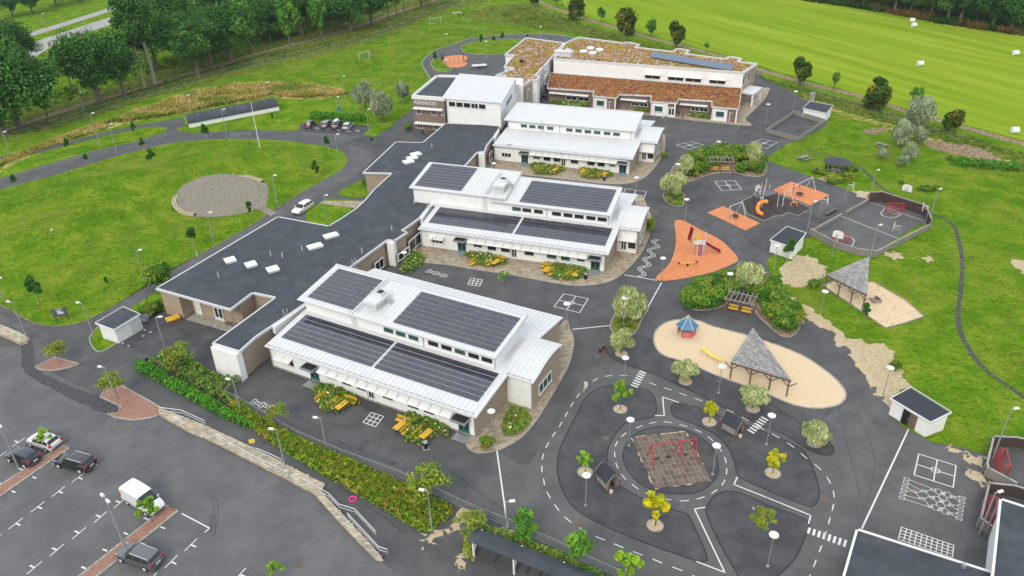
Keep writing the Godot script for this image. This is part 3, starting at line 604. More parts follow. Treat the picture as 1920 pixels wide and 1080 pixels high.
func make_markings() -> void:
	var y := 0.053
	var b := Mb.new()
	dashes(b, smooth(V([13.96,-76.78,12.47,-76.96,10.98,-76.71,9.72,-76.02,7.81,-73.69,6.37,-70.95,5.11,-68.16,3.74,-65.51,3.07,-63.9,2.7,-62.5,2.57,-60.96,2.67,-59.46,2.86,-57.86,3.37,-56.44,4.03,-54.98,4.88,-53.7,5.93,-52.65,7.07,-51.75,8.41,-50.98,9.62,-50.24,10.91,-49.5,12.22,-48.77,13.5,-48,14.77,-47.3,16.36,-46.19]), false), 0.95, 0.95, 0.1, y)
	dashes(b, smooth(V([16.34,-75.25,17.67,-74.34,18.93,-73.55,20.16,-72.67,21.43,-71.8,23.84,-70.11,25.02,-69.19,26.05,-68.01,27.52,-66.2,29.22,-64.27,29.99,-63.03,30.65,-61.59,31.34,-60.34,31.77,-58.91,31.9,-57.45,31.62,-55.84,31.01,-54.51,30.27,-53.23,29.58,-52.04,28.1,-49.65,27.27,-48.44,26.43,-47.16,25.12,-45.3]), false), 0.95, 1.0, 0.1, y)
	dashes(b, smooth(V([12.26,-66.28,11.35,-65.25,10.71,-63.99,10.49,-62.32,10.55,-61.01,10.96,-59.49,11.68,-58.39,12.56,-57.37,13.79,-56.59,14.99,-56.1,16.27,-55.83,17.7,-55.99,19.03,-56.44,20.19,-57.2,21.15,-58.21,21.73,-59.42,22.09,-60.83,22.16,-62.21,21.86,-63.57,21.32,-64.97,20.45,-66.08,19.42,-66.85,18.18,-67.54,17.1,-67.87,15.95,-67.92,14.55,-67.53,13.24,-66.86]), false), 0.9, 0.85, 0.1, y)
	for p in [V([19.12,-71.32,17.47,-72.4,17.03,-69,16.04,-69.09]), V([22.69,-58.84,22.1,-57.87,25,-55.87,28.43,-53.44,27.87,-52.44]), V([18.41,-54.89,17.37,-54.72,18.43,-47.04,16.21,-48.32])]:
		strokes(b, p, 0.13, y)
	land("dashed_road_marking", b.mesh(), M.paint)
	b = Mb.new()
	for z in [[V([15.55,-77.69,14.08,-74.94]), V([16.25,-77.1,14.84,-74.38]), 7], [V([27.95,-68.29,25.84,-66.19]), V([28.54,-67.61,26.37,-65.54]), 7], [V([27.79,-51.91,30.65,-50.31]), V([27.4,-51.21,30.14,-49.51]), 8]]:
		for i in z[2]:
			var u: float = float(i) / (z[2] - 1)
			stroke(b, z[0][0].lerp(z[0][1], u), z[1][0].lerp(z[1][1], u), 0.24, y)
	land("zebra_crossing", b.mesh(), M.paint)
	b = Mb.new()
	for p in [V([-2.24,-64.48,-1.13,-53.06]), V([43.42,-65.37,32.7,-51.65]), V([17.2,-101.98,21.64,-100.07]), V([22.21,-99.24,19.12,-92.64]), V([30.32,-101.65,38.47,-101.38]), V([8.06,-87.51,13.13,-88.15])]:
		strokes(b, p, 0.16, 0.051)
	land("long_white_line", b.mesh(), M.paint)
	for p in [V([42.74,-61.48,45.74,-59.58,43.89,-56.54,40.82,-58.42]), V([7.53,-96.94,10.95,-95.38,9.34,-91.64,5.91,-93.48]), V([39.3,-137.1,43.1,-137.2,43.3,-132.8,39.5,-132.6]), V([21.9,-134.8,25.6,-133.2,24.4,-129.4,20.7,-131]), V([36,-157.5,39.7,-159.2,41.7,-157,37.9,-154.4]), V([52,-157.4,54.9,-159.5,57.6,-157.2,54.2,-153.6])]:
		b = Mb.new()
		grid_lines(b, p, 2, 2, 0.11, y + 0.006)
		var mid: Vector2 = (p[0] + p[1] + p[2] + p[3]) / 4.0
		var ringp := PackedVector2Array()
		for i in 12:
			ringp.append(mid + Vector2(cos(TAU * i / 12), sin(TAU * i / 12)) * 0.42)
		strokes(b, ringp, 0.1, y + 0.008, true)
		land("ball_square_marking", b.mesh(), M.paint)
	b = Mb.new()
	grid_lines(b, V([-16.93,-71.19,-15.39,-70.39,-16.1,-68.59,-17.67,-69.46]), 3, 3, 0.11, y + 0.004)
	grid_lines(b, V([-6.24,-102.45,-4.41,-101.85,-4.85,-99.87,-6.63,-100.53]), 3, 3, 0.11, y + 0.004)
	grid_lines(b, V([36.46,-51.63,40.27,-49.3,39.44,-47.92,35.51,-50.18]), 10, 4, 0.09, y + 0.004)
	land("grid_game_marking", b.mesh(), M.paint)
	b = Mb.new()
	for h in [[V([-13.08,-105.23,-9.9,-103.17]), 8], [V([-31.69,-73.99,-28.51,-72.33]), 8]]:
		var d: Vector2 = (h[0][1] - h[0][0]) / h[1]
		var e := Vector2(-d.y, d.x)
		for i in h[1]:
			var o: Vector2 = h[0][0] + d * i
			for s in ([-0.5] if i % 3 else [-1.0, 0.0]):
				strokes(b, PackedVector2Array([o + e * s, o + d + e * s, o + d + e * (s + 1), o + e * (s + 1)]), 0.09, y + 0.003 + 0.001 * (i % 2), true)
	land("hopscotch_marking", b.mesh(), M.paint)
	# the long wavy ladder painted beside the orange pad
	b = Mb.new()
	var a0 := Vector2(g(19.29, -101.35).x, g(19.29, -101.35).z)
	var a1 := Vector2(g(24.16, -113.34).x, g(24.16, -113.34).z)
	var dd := (a1 - a0).normalized()
	var ee := Vector2(-dd.y, dd.x)
	var len := a0.distance_to(a1)
	var prev: Array = []
	for i in 61:
		var u := i / 60.0
		var c := a0 + dd * len * u + ee * sin(u * TAU * 4.0) * 0.55
		var now := [c - ee * 0.28, c + ee * 0.28]
		if prev.size():
			stroke(b, prev[0], now[0], 0.1, y + 0.004)
			stroke(b, prev[1], now[1], 0.1, y + 0.004)
		if i % 3 == 0:
			stroke(b, now[0], now[1], 0.09, y + 0.005)
		prev = now
	land("wavy_ladder_marking", b.mesh(), M.paint)
	# the maze of hexagons between two columns of start boxes
	b = Mb.new()
	for k in 6:
		for c in [[V([39.79,-57.85,38.17,-55.35]), 0], [V([44.07,-55.1,42.38,-52.47]), 1]]:
			var o: Vector2 = c[0][0].lerp(c[0][1], k / 5.0)
			var ux := (Vector2(g(44.07, -55.1).x, g(44.07, -55.1).z) - Vector2(g(39.79, -57.85).x, g(39.79, -57.85).z)).normalized()
			var uz := Vector2(-ux.y, ux.x)
			strokes(b, PackedVector2Array([o - ux * 0.24 - uz * 0.17, o + ux * 0.24 - uz * 0.17, o + ux * 0.24 + uz * 0.17, o - ux * 0.24 + uz * 0.17]), 0.06, y + 0.004, true)
	for p in [V([40,-57.79,41.72,-56.44]), V([39.66,-57.3,40.59,-56.16,40.97,-56.09,41.7,-56.41]), V([39.33,-56.8,39.54,-56.15,39.86,-55.96,40.55,-56.14]), V([38.99,-56.23,39.52,-56.11,39.84,-55.94,39.93,-55.27,40.3,-55.14,41.08,-55.45]), V([38.6,-55.68,39.88,-55.15]), V([38.32,-55.17,40.25,-54.06,40.54,-53.91]), V([40.87,-56.02,41.03,-55.34,41.38,-55.32]), V([40.26,-55.05,40.34,-54.23,40.65,-54.12]), V([42.97,-55.26,43.88,-55.26]), V([43.34,-55.17,43.62,-54.73]), V([42.42,-54.39,43.15,-54.05]), V([42.54,-53.83,42.84,-53.54]), V([41.72,-53.31,42.55,-53.07]), V([41.96,-52.99,42.23,-52.61]), V([42.38,-55.87,42.72,-55.76]), V([41.69,-54.69,41.97,-54.57])]:
		strokes(b, p, 0.055, y + 0.005)
	for h in [g(42.16, -56.02), g(42.85, -55.56), g(41.53, -55.04), g(42.19, -54.47), g(40.83, -53.93), g(41.51, -53.42), g(42.17, -55.22), g(41.51, -54.26)]:
		var hp := PackedVector2Array()
		for i in 6:
			hp.append(Vector2(h.x, h.z) + Vector2(cos(TAU * (i + 0.3) / 6), sin(TAU * (i + 0.3) / 6)) * 0.42)
		strokes(b, hp, 0.055, y + 0.006, true)
	for q in [g(41.8, -56.22), g(40.78, -56.15), g(39.74, -56.12), g(41.16, -55.23), g(40.08, -55.13), g(40.43, -54.06), g(42.51, -55.75), g(43.16, -55.25), g(41.85, -54.7), g(42.47, -54.15), g(41.17, -53.64), g(41.83, -53.13)]:
		var o := Vector2(q.x, q.z)
		strokes(b, PackedVector2Array([o + Vector2(-.2, -.2), o + Vector2(.22, -.12), o + Vector2(.18, .16), o + Vector2(-.24, .1)]), 0.05, y + 0.007, true)
	land("hexagon_maze_marking", b.mesh(), M.paint)
	# ball court lines
	b = Mb.new()
	for p in [V([56.52,-120.73,62.59,-111.4]), V([63.5,-126.1,65.23,-123.88,69.86,-117.21]), V([65.39,-122.51,63.94,-120.63,63.93,-119.76,64.9,-118.83,66.06,-119.18,67.32,-120.17]), V([65.84,-122.03,65.47,-121.61,66.43,-120.23,67.34,-120.82]), V([52.46,-110.46,53.59,-112.3,54.83,-112.8,55.55,-111.97,55.53,-110.82,54.54,-109.2,53.76,-108.51])]:
		strokes(b, p, 0.11, 0.062)
	land("court_marking", b.mesh(), M.paint)
	# parking bays
	b = Mb.new()
	var along := (Vector2(g(-45.19, -57.28).x, g(-45.19, -57.28).z) - Vector2(g(-38.53, -52.81).x, g(-38.53, -52.81).z))
	var ga := Vector2(g(-49.11, -57.62).x, g(-49.11, -57.62).z)
	var gb := Vector2(g(-48.08, -59.84).x, g(-48.08, -59.84).z)
	var dir := (gb - ga).normalized()
	var side := Vector2(dir.y, -dir.x)
	for t in [[g(-48.08, -59.84), 1], [g(-49.17, -57.73), 1], [g(-50.24, -55.57), 1], [g(-51.29, -53.44), 1], [g(-46.94, -61.82), 1], [g(-40.81, -57.97), -1], [g(-42, -56.08), -1], [g(-43.2, -54.06), -1], [g(-44.38, -52), -1], [g(-45.49, -49.98), -1], [g(-31.59, -52.15), 1], [g(-32.77, -50.17), 1], [g(-33.96, -48.23), 1], [g(-25.81, -48.46), 1], [g(-56.53, -67.81), -1], [g(-57.41, -65.58), -1]]:
		var o := Vector2(t[0].x, t[0].z)
		stroke(b, o - dir * 0.8, o + dir * 0.8, 0.1, y)
		stroke(b, o - side * t[1] * 0.05, o - side * t[1] * 0.65, 0.16, y + 0.002)
	for t in [g(-50.56, -64.01), g(-51.75, -62.03), g(-52.89, -60.01), g(-53.98, -63.42), g(-55.03, -61.3), g(-38.53, -53.81), g(-39.7, -51.82), g(-40.81, -49.8), g(-37.31, -55.68), g(-36.36, -52.47), g(-37.5, -50.48), g(-35.16, -54.42), g(-38.67, -48.46)]:
		var o := Vector2(t.x, t.z)
		stroke(b, o - side * 0.32, o + side * 0.28, 0.16, y)
	for p in [V([-46.91,-64.52,-45.67,-63.71,-45.86,-63.23]), V([-33.83,-56.17,-30.44,-54.16,-30.71,-53.7])]:
		strokes(b, p, 0.13, y)
	for p in [V([-45.1,-176.3,-44.2,-175.9]), V([-42.7,-175.4,-41.7,-174.9]), V([-40,-174.7,-39,-174.2]), V([-37.4,-173.3,-36.3,-172.9]), V([-34.9,-173.5,-34.2,-173])]:
		strokes(b, p, 0.3, y)
	land("parking_bay_marking", b.mesh(), M.paint)

# ---------------------------------------------------------------- plants
var K := {}
var proto := {}

func crown(seed_: int, leaves: int, size: Vector3, lobes: int, leaf: float, cols: Array, hang := 0.0, lobe := 0.42, lift := 0.0) -> ArrayMesh:
	var r := RandomNumberGenerator.new()
	r.seed = seed_
	var b := Mb.new()
	var cen: Array[Vector3] = []
	var rad: Array[float] = []
	var tint: Array[Color] = []
	for i in lobes:
		var d := Vector3(r.randfn(), r.randfn() * 0.9, r.randfn()).normalized() * pow(r.randf(), 0.45) * (1.0 - lobe * 0.75)
		if lift > 0.0:      # a crown that narrows upwards
			var k := 1.0 - lift * (d.y * 0.5 + 0.5)
			d.x *= k; d.z *= k
		cen.append(d * size)
		rad.append(lobe * r.randf_range(0.65, 1.15))
		var u := r.randf()
		tint.append((cols[r.randi() % cols.size()] as Color).lerp(cols[r.randi() % cols.size()], u))
	for i in leaves:
		var k := r.randi() % lobes
		var d := Vector3(r.randfn(), r.randfn(), r.randfn()).normalized()
		var p := cen[k] + d * size * rad[k] * pow(r.randf(), 0.33)
		var nn := (d * 0.7 + Vector3(r.randfn(), r.randfn(), r.randfn()) * 0.45 + Vector3.UP * 0.35).normalized()
		var j := r.randf_range(0.72, 1.28)
		var t := tint[k]
		b.col = Color(t.r * j, t.g * j, t.b * j * r.randf_range(0.8, 1.2))
		if hang > 0.0:
			var s := leaf * r.randf_range(0.7, 1.3)
			var down := (Vector3(d.x * 0.45, -1.0 + d.y * 0.6, d.z * 0.45) + Vector3(r.randfn(), r.randfn(), r.randfn()) * 0.3).normalized()
			var w := down.cross(Vector3(r.randfn(), 0.2, r.randfn())).normalized() * s * 0.22
			b.tri(p - down * s * hang, p + w, p + down * s * hang)
			b.tri(p - down * s * hang, p + down * s * hang, p - w)
		else:
			b.leaf(p, nn, leaf * r.randf_range(0.65, 1.35))
	return b.mesh()

func trunk(seed_: int, h: float, r0: float, spread: float, limbs: int, from := 0.55) -> ArrayMesh:
	var r := RandomNumberGenerator.new()
	r.seed = seed_
	var b := Mb.new()
	var p := Vector3(0, -0.1, 0)
	var rr := r0 * 1.25
	for i in 4:
		var q := Vector3(r.randf_range(-1, 1) * spread * 0.05, h * (i + 1) / 4.0, r.randf_range(-1, 1) * spread * 0.05)
		var r1 := r0 * (1.0 - 0.2 * (i + 1))
		b.tube(p, q, rr, r1, 7)
		if i >= 1:
			for k in limbs:
				var a := TAU * (k + r.randf()) / limbs
				var o := p.lerp(q, r.randf())
				if o.y > h * from * 0.8:
					var e := o + Vector3(cos(a) * spread * r.randf_range(0.5, 0.9), h * r.randf_range(0.12, 0.35), sin(a) * spread * r.randf_range(0.5, 0.9))
					b.tube(o, e, r1 * 0.6, r1 * 0.15, 5)
		p = q
		rr = r1
	return b.mesh()

# a kind of tree: crown meshes (several shapes) on one trunk; sizes are for a tree 1 m high, scaled when planted
func kind(key: String, n: int, leaves: int, size: Vector3, lobes: int, leaf: float, cols: Array, mid: float, stem: float, r0: float, opts := {}) -> void:
	K[key] = {"crowns": [], "trunks": [], "mid": mid, "bark": opts.get("bark", "bark")}
	for i in n:
		K[key].crowns.append(crown(hash(key) % 9999 + i * 7, leaves, size * (1.0 + 0.08 * (i - 1)), lobes, leaf, cols, opts.get("hang", 0.0), opts.get("lobe", 0.42), opts.get("lift", 0.0)))
		K[key].trunks.append(trunk(hash(key) % 999 + i, stem, r0, size.x * 0.8, opts.get("limbs", 3), opts.get("from", 0.55)))

func plant(key: String, called: String, at: Vector3, h: float, label: String, category := "tree", group := "", wide := 1.0) -> Node3D:
	var k: Dictionary = K[key]
	var i := rng.randi() % int(k.crowns.size())
	at.y = rise(at.x, at.z) + 0.02
	var o := thing(called, label, category, at, rng.randf() * TAU, group)
	var t := put("trunk", k.trunks[i], M[k.bark], o)
	t.scale = Vector3(h * (wide + 1.0) * 0.5, h, h * (wide + 1.0) * 0.5)
	var c := put("crown", k.crowns[i], M.leaf, o)
	c.position = Vector3(0, k.mid * h, 0)
	c.scale = Vector3(h * wide, h, h * wide)
	return o

func bed_mesh(p: PackedVector2Array, h: float, per_m2: float, leaf: float, cols: Array, bump := 0.5, freq := 0.5, flowers := 0.0, fcol := Color.WHITE, steep := false) -> ArrayMesh:
	var r := RandomNumberGenerator.new()
	r.seed = int(abs(p[0].x) * 100.0) + int(abs(p[0].y) * 10.0)
	var z := FastNoiseLite.new()
	z.seed = int(r.seed) % 1000
	z.frequency = freq
	var b := Mb.new()
	var box := Rect2(p[0], Vector2.ZERO)
	for q in p:
		box = box.expand(q)
	var n := int(box.get_area() * per_m2)
	for i in n:
		var q := box.position + Vector2(r.randf(), r.randf()) * box.size
		if not Geometry2D.is_point_in_polygon(q, p):
			continue
		var k := z.get_noise_2d(q.x, q.y)
		var edge := 9.0
		for e in p.size():
			edge = minf(edge, q.distance_to(Geometry2D.get_closest_point_to_segment(q, p[e], p[(e + 1) % p.size()])))
		var top := h * (1.0 + k * bump) * clampf(0.35 + edge / (0.35 * h + 0.1), 0.0, 1.0)
		var y := top * (1.0 - pow(r.randf(), 2.5) * (1.0 if edge < h * 0.8 or r.randf() < 0.25 else 0.3))
		var c: Color = (cols[int(absf(z.get_noise_2d(q.x * 0.7 + 50.0, q.y * 0.7)) * 2.2 * cols.size()) % cols.size()] as Color).lerp(cols[r.randi() % cols.size()], 0.35)
		var j := r.randf_range(0.7, 1.3)
		b.col = Color(c.r * j, c.g * j, c.b * j)
		if flowers > 0.0 and r.randf() < flowers:
			b.col = fcol
			y = top + 0.03
		var nn := Vector3(r.randfn() * 0.6, 0.7 if not steep else 0.15, r.randfn() * 0.6).normalized()
		b.leaf(Vector3(q.x, y + 0.05, q.y), nn, leaf * r.randf_range(0.6, 1.4), 1.4 if not steep else 2.6)
	return b.mesh()

func hedge(called: String, p: PackedVector2Array, h: float, cols: Array, label: String, category := "hedge", leaf := 0.2, dens := 60.0, bump := 0.5, freq := 0.5, flowers := 0.0, fcol := Color.WHITE, steep := false) -> void:
	tag(put(called, bed_mesh(p, h, dens, leaf, cols, bump, freq, flowers, fcol, steep), M.leaf), label, category)

func tufts(called: String, p: PackedVector2Array, n: int, h: float, cols: Array, seed_: int, y := 0.0) -> void:
	var r := RandomNumberGenerator.new()
	r.seed = seed_
	var b := Mb.new()
	for i in 9:
		var a := r.randf() * TAU
		var o := Vector3(cos(a), 0, sin(a)) * r.randf() * 0.4
		var e := o + Vector3(cos(a) * 0.35, r.randf_range(0.6, 1.1), sin(a) * 0.35)
		var w := Vector3(-sin(a), 0, cos(a)) * 0.09
		b.tri(o - w, e, o + w)
	var mm := MultiMesh.new()
	mm.transform_format = MultiMesh.TRANSFORM_3D
	mm.use_colors = true
	mm.mesh = b.mesh()
	var box := Rect2(p[0], Vector2.ZERO)
	for q in p:
		box = box.expand(q)
	var z := FastNoiseLite.new()
	z.seed = seed_
	z.frequency = 0.06
	var list: Array[Transform3D] = []
	var tint: Array[Color] = []
	var tries := 0
	while list.size() < n and tries < n * 12:
		tries += 1
		var q := box.position + Vector2(r.randf(), r.randf()) * box.size
		if Geometry2D.is_point_in_polygon(q, p):
			var s := h * r.randf_range(0.5, 1.4)
			list.append(Transform3D(Basis(Vector3.UP, r.randf() * TAU).scaled(Vector3(1, 1, 1) * s * (1.5 if h > .2 else 3.0)) * Basis.from_scale(Vector3(1, .4 if h < .2 else .7, 1)), up3(q, y + rise(q.x, q.y))))
			var k := clampf(z.get_noise_2d(q.x, q.y) * 1.3 + 0.5 + r.randf_range(-0.25, 0.25), 0.0, 0.999)
			tint.append(cols[int(k * cols.size())])
	mm.instance_count = list.size()
	for i in list.size():
		mm.set_instance_transform(i, list[i])
		mm.set_instance_color(i, tint[i])
	var o := MultiMeshInstance3D.new()
	o.name = numbered(self, called)
	o.multimesh = mm
	o.material_override = M.leaf
	add_child(o, true)
	tag(o, called.replace("_", " ") + " growing in loose tufts", "grass", "", "stuff")

func make_kinds() -> void:
	var oak := [Color(.038, .115, .019), Color(.060, .160, .026), Color(.088, .212, .033), Color(.050, .136, .033)]
	var lime := [Color(.099, .242, .032), Color(.149, .326, .039), Color(.069, .186, .028)]
	var chestnut := [Color(.042, .105, .014), Color(.084, .140, .018), Color(.182, .168, .024), Color(.056, .084, .014)]
	var willow := [Color(.385, .445, .199), Color(.513, .552, .269), Color(.308, .382, .140)]
	var silver := [Color(.256, .310, .181), Color(.352, .403, .246), Color(.192, .256, .138)]
	var young := [Color(.200, .374, .030), Color(.300, .476, .030), Color(.140, .272, .030)]
	var gold := [Color(.403, .416, .014), Color(.558, .496, .014), Color(.279, .352, .018)]
	var street := [Color(.034, .109, .018), Color(.054, .152, .023), Color(.041, .123, .016)]
	var loose := [Color(.204, .272, .030), Color(.153, .255, .030), Color(.289, .306, .045)]
	kind("oak", 5, 10000, Vector3(.38, .41, .38), 36, .022, oak, .6, .8, .028, {"limbs": 4, "lobe": .34})
	kind("tall", 2, 7000, Vector3(.24, .24, .24), 24, .018, oak, .78, .86, .02, {"limbs": 3, "lobe": .34, "bark": "bark_pale", "from": .75})
	kind("ash", 3, 3800, Vector3(.25, .38, .25), 20, .034, lime, .62, .8, .02, {"lobe": .33})
	kind("thin", 2, 900, Vector3(.2, .36, .2), 14, .04, lime, .62, .9, .014, {"lobe": .3, "bark": "bark"})
	kind("chestnut", 4, 4200, Vector3(.42, .48, .42), 24, .055, chestnut, .52, .6, .03, {"lobe": .34, "lift": .55})
	kind("willow", 3, 7000, Vector3(.48, .43, .48), 24, .07, willow, .58, .55, .035, {"hang": 1.0, "lobe": .4})
	kind("silver", 3, 8000, Vector3(.42, .44, .42), 26, .05, silver, .56, .6, .025, {"hang": 1.0, "lobe": .4, "lift": .22})
	kind("young", 3, 1700, Vector3(.34, .35, .34), 15, .042, young, .64, .75, .014, {"lobe": .23, "bark": "bark"})
	kind("gold", 2, 2400, Vector3(.33, .37, .33), 16, .042, gold, .62, .75, .016, {"lobe": .25})
	kind("street", 3, 1900, Vector3(.26, .37, .26), 13, .042, street, .62, .7, .016, {"lobe": .29, "bark": "bark_pale", "lift": .35})
	kind("loose", 3, 1700, Vector3(.44, .3, .44), 22, .034, loose, .66, .8, .012, {"lobe": .3, "limbs": 4})
	kind("shrub", 4, 2400, Vector3(.6, .5, .6), 18, .075, [Color(.045, .14, .015), Color(.075, .2, .025), Color(.13, .25, .03), Color(.2, .25, .03)], .48, .4, .02, {"lobe": .4})
	kind("wild", 2, 900, Vector3(.5, .45, .5), 14, .08, loose, .5, .6, .015, {"lobe": .34})

func make_plants() -> void:
	# the avenue of old trees behind the fence, left to right along the path
	var names := [["oak", g(-119, -178.6), 21, "old broadleaf tree at the left frame edge, its trunk beside the footpath"], ["oak", g(-117, -181.9), 20, "dense dark tree, second trunk from the left along the footpath"], ["ash", g(-113.8, -188.9), 13, "slim tree with a short clear trunk right of the dark corner clump"], ["ash", g(-119.2, -213.1), 14, "thin airy young tree standing in the bright park grass"], ["oak", g(-107.5, -203), 20, "dark round tree on a pale trunk beside the footpath, left of the lean trunks"], ["oak", g(-102.7, -207.8), 18, "dark tree just left of the two leaning pale trunks"], ["tall", g(-100.5, -215.8), 20, "tree on a leaning pale trunk right at the footpath"], ["tall", g(-99.2, -219.4), 27, "tallest tree of the avenue with a long bare pale trunk"], ["oak", g(-104.5, -235.6), 18, "dark tree directly behind the tallest bare trunk"], ["oak", g(-88.9, -226), 17, "full green tree overhanging the brown footpath"], ["oak", g(-88.2, -235.5), 17, "broad tree right of the one overhanging the footpath"], ["oak", g(-85.6, -245.5), 18, "wide dark tree in the middle of the avenue"], ["ash", g(-81.4, -253.2), 17, "light green tree beside the bend of the fence"], ["oak", g(-79, -269.2), 16, "dark tree with a low crown left of the goal side of the lawn"], ["ash", g(-70.3, -260.4), 16, "bright bushy tree leaning over the fence"], ["oak", g(-70.4, -277.8), 17, "dark tree behind the bright bushy one"], ["ash", g(-62.3, -271.7), 14, "slender tree with a narrow dark crown at the path"], ["oak", g(-59.5, -285.7), 16, "rounded tree among thin trunks above the near goal"], ["oak", g(-53.6, -280.5), 17, "stout tree with a pale forked trunk above the near goal"], ["oak", g(-47.8, -291.2), 18, "very broad dark tree hanging low over the path"], ["thin", g(-43.1, -301.8), 15, "thin trunk with a high crown right of the broad low tree"], ["thin", g(-40.3, -304.4), 15, "second thin trunk right of the broad low tree"], ["thin", g(-38.1, -310.1), 15, "third thin trunk right of the broad low tree"], ["oak", g(-32.6, -322.1), 15, "dark tree at the top frame edge where the path leaves"], ["oak", g(-145.2, -229), 18, "tree in the second row at the left frame edge"], ["oak", g(-148.5, -242.7), 12, "dark tree below the light grey park road"], ["ash", g(-134.9, -236.7), 7, "small tree beneath the bend of the park road"], ["oak", g(-120.7, -245.8), 11, "tree between the leaning trunk and the park road"], ["oak", g(-120.2, -263.9), 14, "dark tree standing beside the park road"], ["oak", g(-112.1, -272.1), 19, "tree in the back row right of the tallest one"], ["oak", g(-106.7, -286.2), 19, "dense back row tree at the top of the avenue"], ["oak", g(-96.9, -288.3), 18, "back row tree with a yellowish gap beside it"], ["ash", g(-89.7, -299.2), 18, "light back row tree at the top frame edge"], ["oak", g(-82, -306.7), 18, "dark back row tree above the bright bushy one"], ["oak", g(-73.2, -313.5), 17, "back row tree between slender trunks"], ["oak", g(-65.3, -327.3), 17, "dense back row tree at the top, left of the footpath gap"], ["oak", g(-56.4, -339.9), 16, "back row tree cut by the top frame edge above the broad low tree"], ["ash", g(-48, -353.5), 16, "back row tree cut by the frame above the thin trunks"], ["oak", g(-198.2, -328.4), 13, "clump of trees across the park road in the upper left corner"], ["oak", g(-193.8, -335.3), 12, "dark tree across the park road, beside the corner clump"], ["oak", g(-191.6, -350), 13, "dark tree across the park road at the top frame edge"], ["oak", g(-186.7, -361.6), 13, "tree across the park road cut by the top frame edge"], ["oak", g(-135, -195.3), 22, "tree outside the left edge whose crown reaches into view"], ["oak", g(-157.2, -236.2), 20, "second row tree cut by the left frame edge"], ["oak", g(-106.1, -327.2), 19, "third row tree beneath the top frame edge"], ["oak", g(-94.6, -341.4), 19, "third row tree in the dark middle of the wood"], ["ash", g(-124, -332.2), 19, "third row tree right of the park road"], ["oak", g(-79.7, -356.4), 18, "third row tree over the slender trunks"], ["oak", g(-126.9, -307.5), 18, "tree in front of the park road's far end"], ["oak", g(-101.6, -252.2), 14, "broad low tree between the tallest and the overhanging tree"], ["oak", g(-92.3, -258.1), 15, "low crowned tree in the middle row of the avenue"], ["ash", g(-88.9, -270.5), 15, "light crown in the gap left of the fence bend"], ["oak", g(-85.1, -276.5), 15, "rounded crown filling the middle of the avenue"], ["oak", g(-79.1, -282.4), 14, "low tree behind the bright bushy one"], ["oak", g(-72.7, -296.7), 15, "tree filling the gap behind the slender trunks"], ["oak", g(-65.3, -304.2), 15, "crown between the rounded and the stout tree"], ["oak", g(-56.3, -310.9), 15, "crown behind the broad low tree"]]
	for t in names:
		plant(t[0], "avenue_tree", t[1], t[2], t[3], "tree", "trees of the old avenue", 1.26 if t[0] == "oak" else (1.15 if t[0] == "tall" else 1.0))
	# wood along the far side of the field
	for t in [[g(132.8, -297.6), 14, "tree with a pale trunk at the far field edge, left of the open brush"], [g(139.3, -285.6), 17, "tree with a dark leaning trunk at the far field edge"], [g(144.2, -283.8), 13, "dense bush-like tree right of the dark leaning trunk"], [g(148.4, -277.6), 14, "dark tree filling the middle of the far field edge"], [g(150.1, -269.2), 18, "tree with the left of two slanting pale trunks beyond the bales"], [g(153, -267.1), 19, "tree with the right of two slanting pale trunks beyond the bales"], [g(158.8, -257.8), 18, "tree with a forked pale trunk in the upper right corner"], [g(162.3, -253.3), 15, "dark tree at the right frame edge above the field"], [g(159.4, -268.7), 16, "tree between the slanting and the forked trunks"], [g(166.2, -249.7), 16, "tree cut by the right frame edge above the field"], [g(128.7, -311.2), 12, "small tree at the top frame edge where the wood begins"], [g(143, -311.1), 15, "back row tree above the open brush"], [g(156.3, -304.4), 16, "back row tree behind the dense bush-like tree"], [g(165.3, -294.4), 16, "back row tree above the slanting trunks"], [g(176.3, -282.7), 17, "back row tree above the forked trunk"]]:
		plant("oak", "wood_tree", t[0], t[1], t[2], "tree", "trees at the far field edge", 1.1)
	for t in [["chestnut", g(12.4, -317.1), 6.0, "dark rounded tree cut by the top frame edge left of the field corner", 1.1], ["ash", g(20.4, -312.5), 6.5, "small green tree at the corner of the field", 1.3], ["chestnut", g(26, -288.6), 8.6, "dark cone shaped tree, first tall one along the field path", 1.0], ["ash", g(34.4, -282.8), 5.6, "light green small tree between two dark cones on the field path", 1.5], ["chestnut", g(40, -262.5), 9.6, "largest yellow tinged cone tree behind the moss roof", 1.0], ["ash", g(47.7, -258.3), 6.2, "small rounded green tree right of the largest cone tree", 1.3], ["chestnut", g(52.7, -241.6), 9.4, "dark pointed tree close behind the moss roof's long edge", 1.0], ["thin", g(60.3, -234.6), 4.2, "tiny thin tree beside the field path", 1.0], ["chestnut", g(76.1, -198), 8.4, "rounded yellowish tree near the right end of the moss roof building", 1.05], ["thin", g(82.8, -192.9), 6.2, "sparse bare looking tree on the field path", 1.1], ["chestnut", g(86.3, -177.1), 8.0, "yellow topped bush tree left of the grey willows", 1.25], ["ash", g(95.5, -176.6), 5.5, "green tree hidden behind the grey willows", 1.2], ["chestnut", g(95.7, -159.5), 6.2, "small dark tree right of the grey willows by the path", 1.15]]:
		plant(t[0], "path_tree", t[1], t[2], t[3], "tree", "trees along the field path", t[4])
	for t in [[g(88.8, -161.6), 8.2, "tallest grey green willow on the right hand lawn", 1.05], [g(81.3, -151.9), 6.6, "grey willow in front and left of the tallest", 1.0], [g(85.5, -153.1), 4.4, "low grey willow right of the left front one", 1.15], [g(74.51, -145.13), 2.8, "small grey willow bush by the picnic table", 1.25], [g(76.79, -141.19), 2.8, "small round willow bush, front one of a pair", 1.25], [g(79.79, -144.09), 4.0, "grey willow bush, back one of the small pair", 1.05]]:
		plant("silver", "grey_willow", t[0], t[1], t[2], "willow", "grey willows on the lawn", t[3])
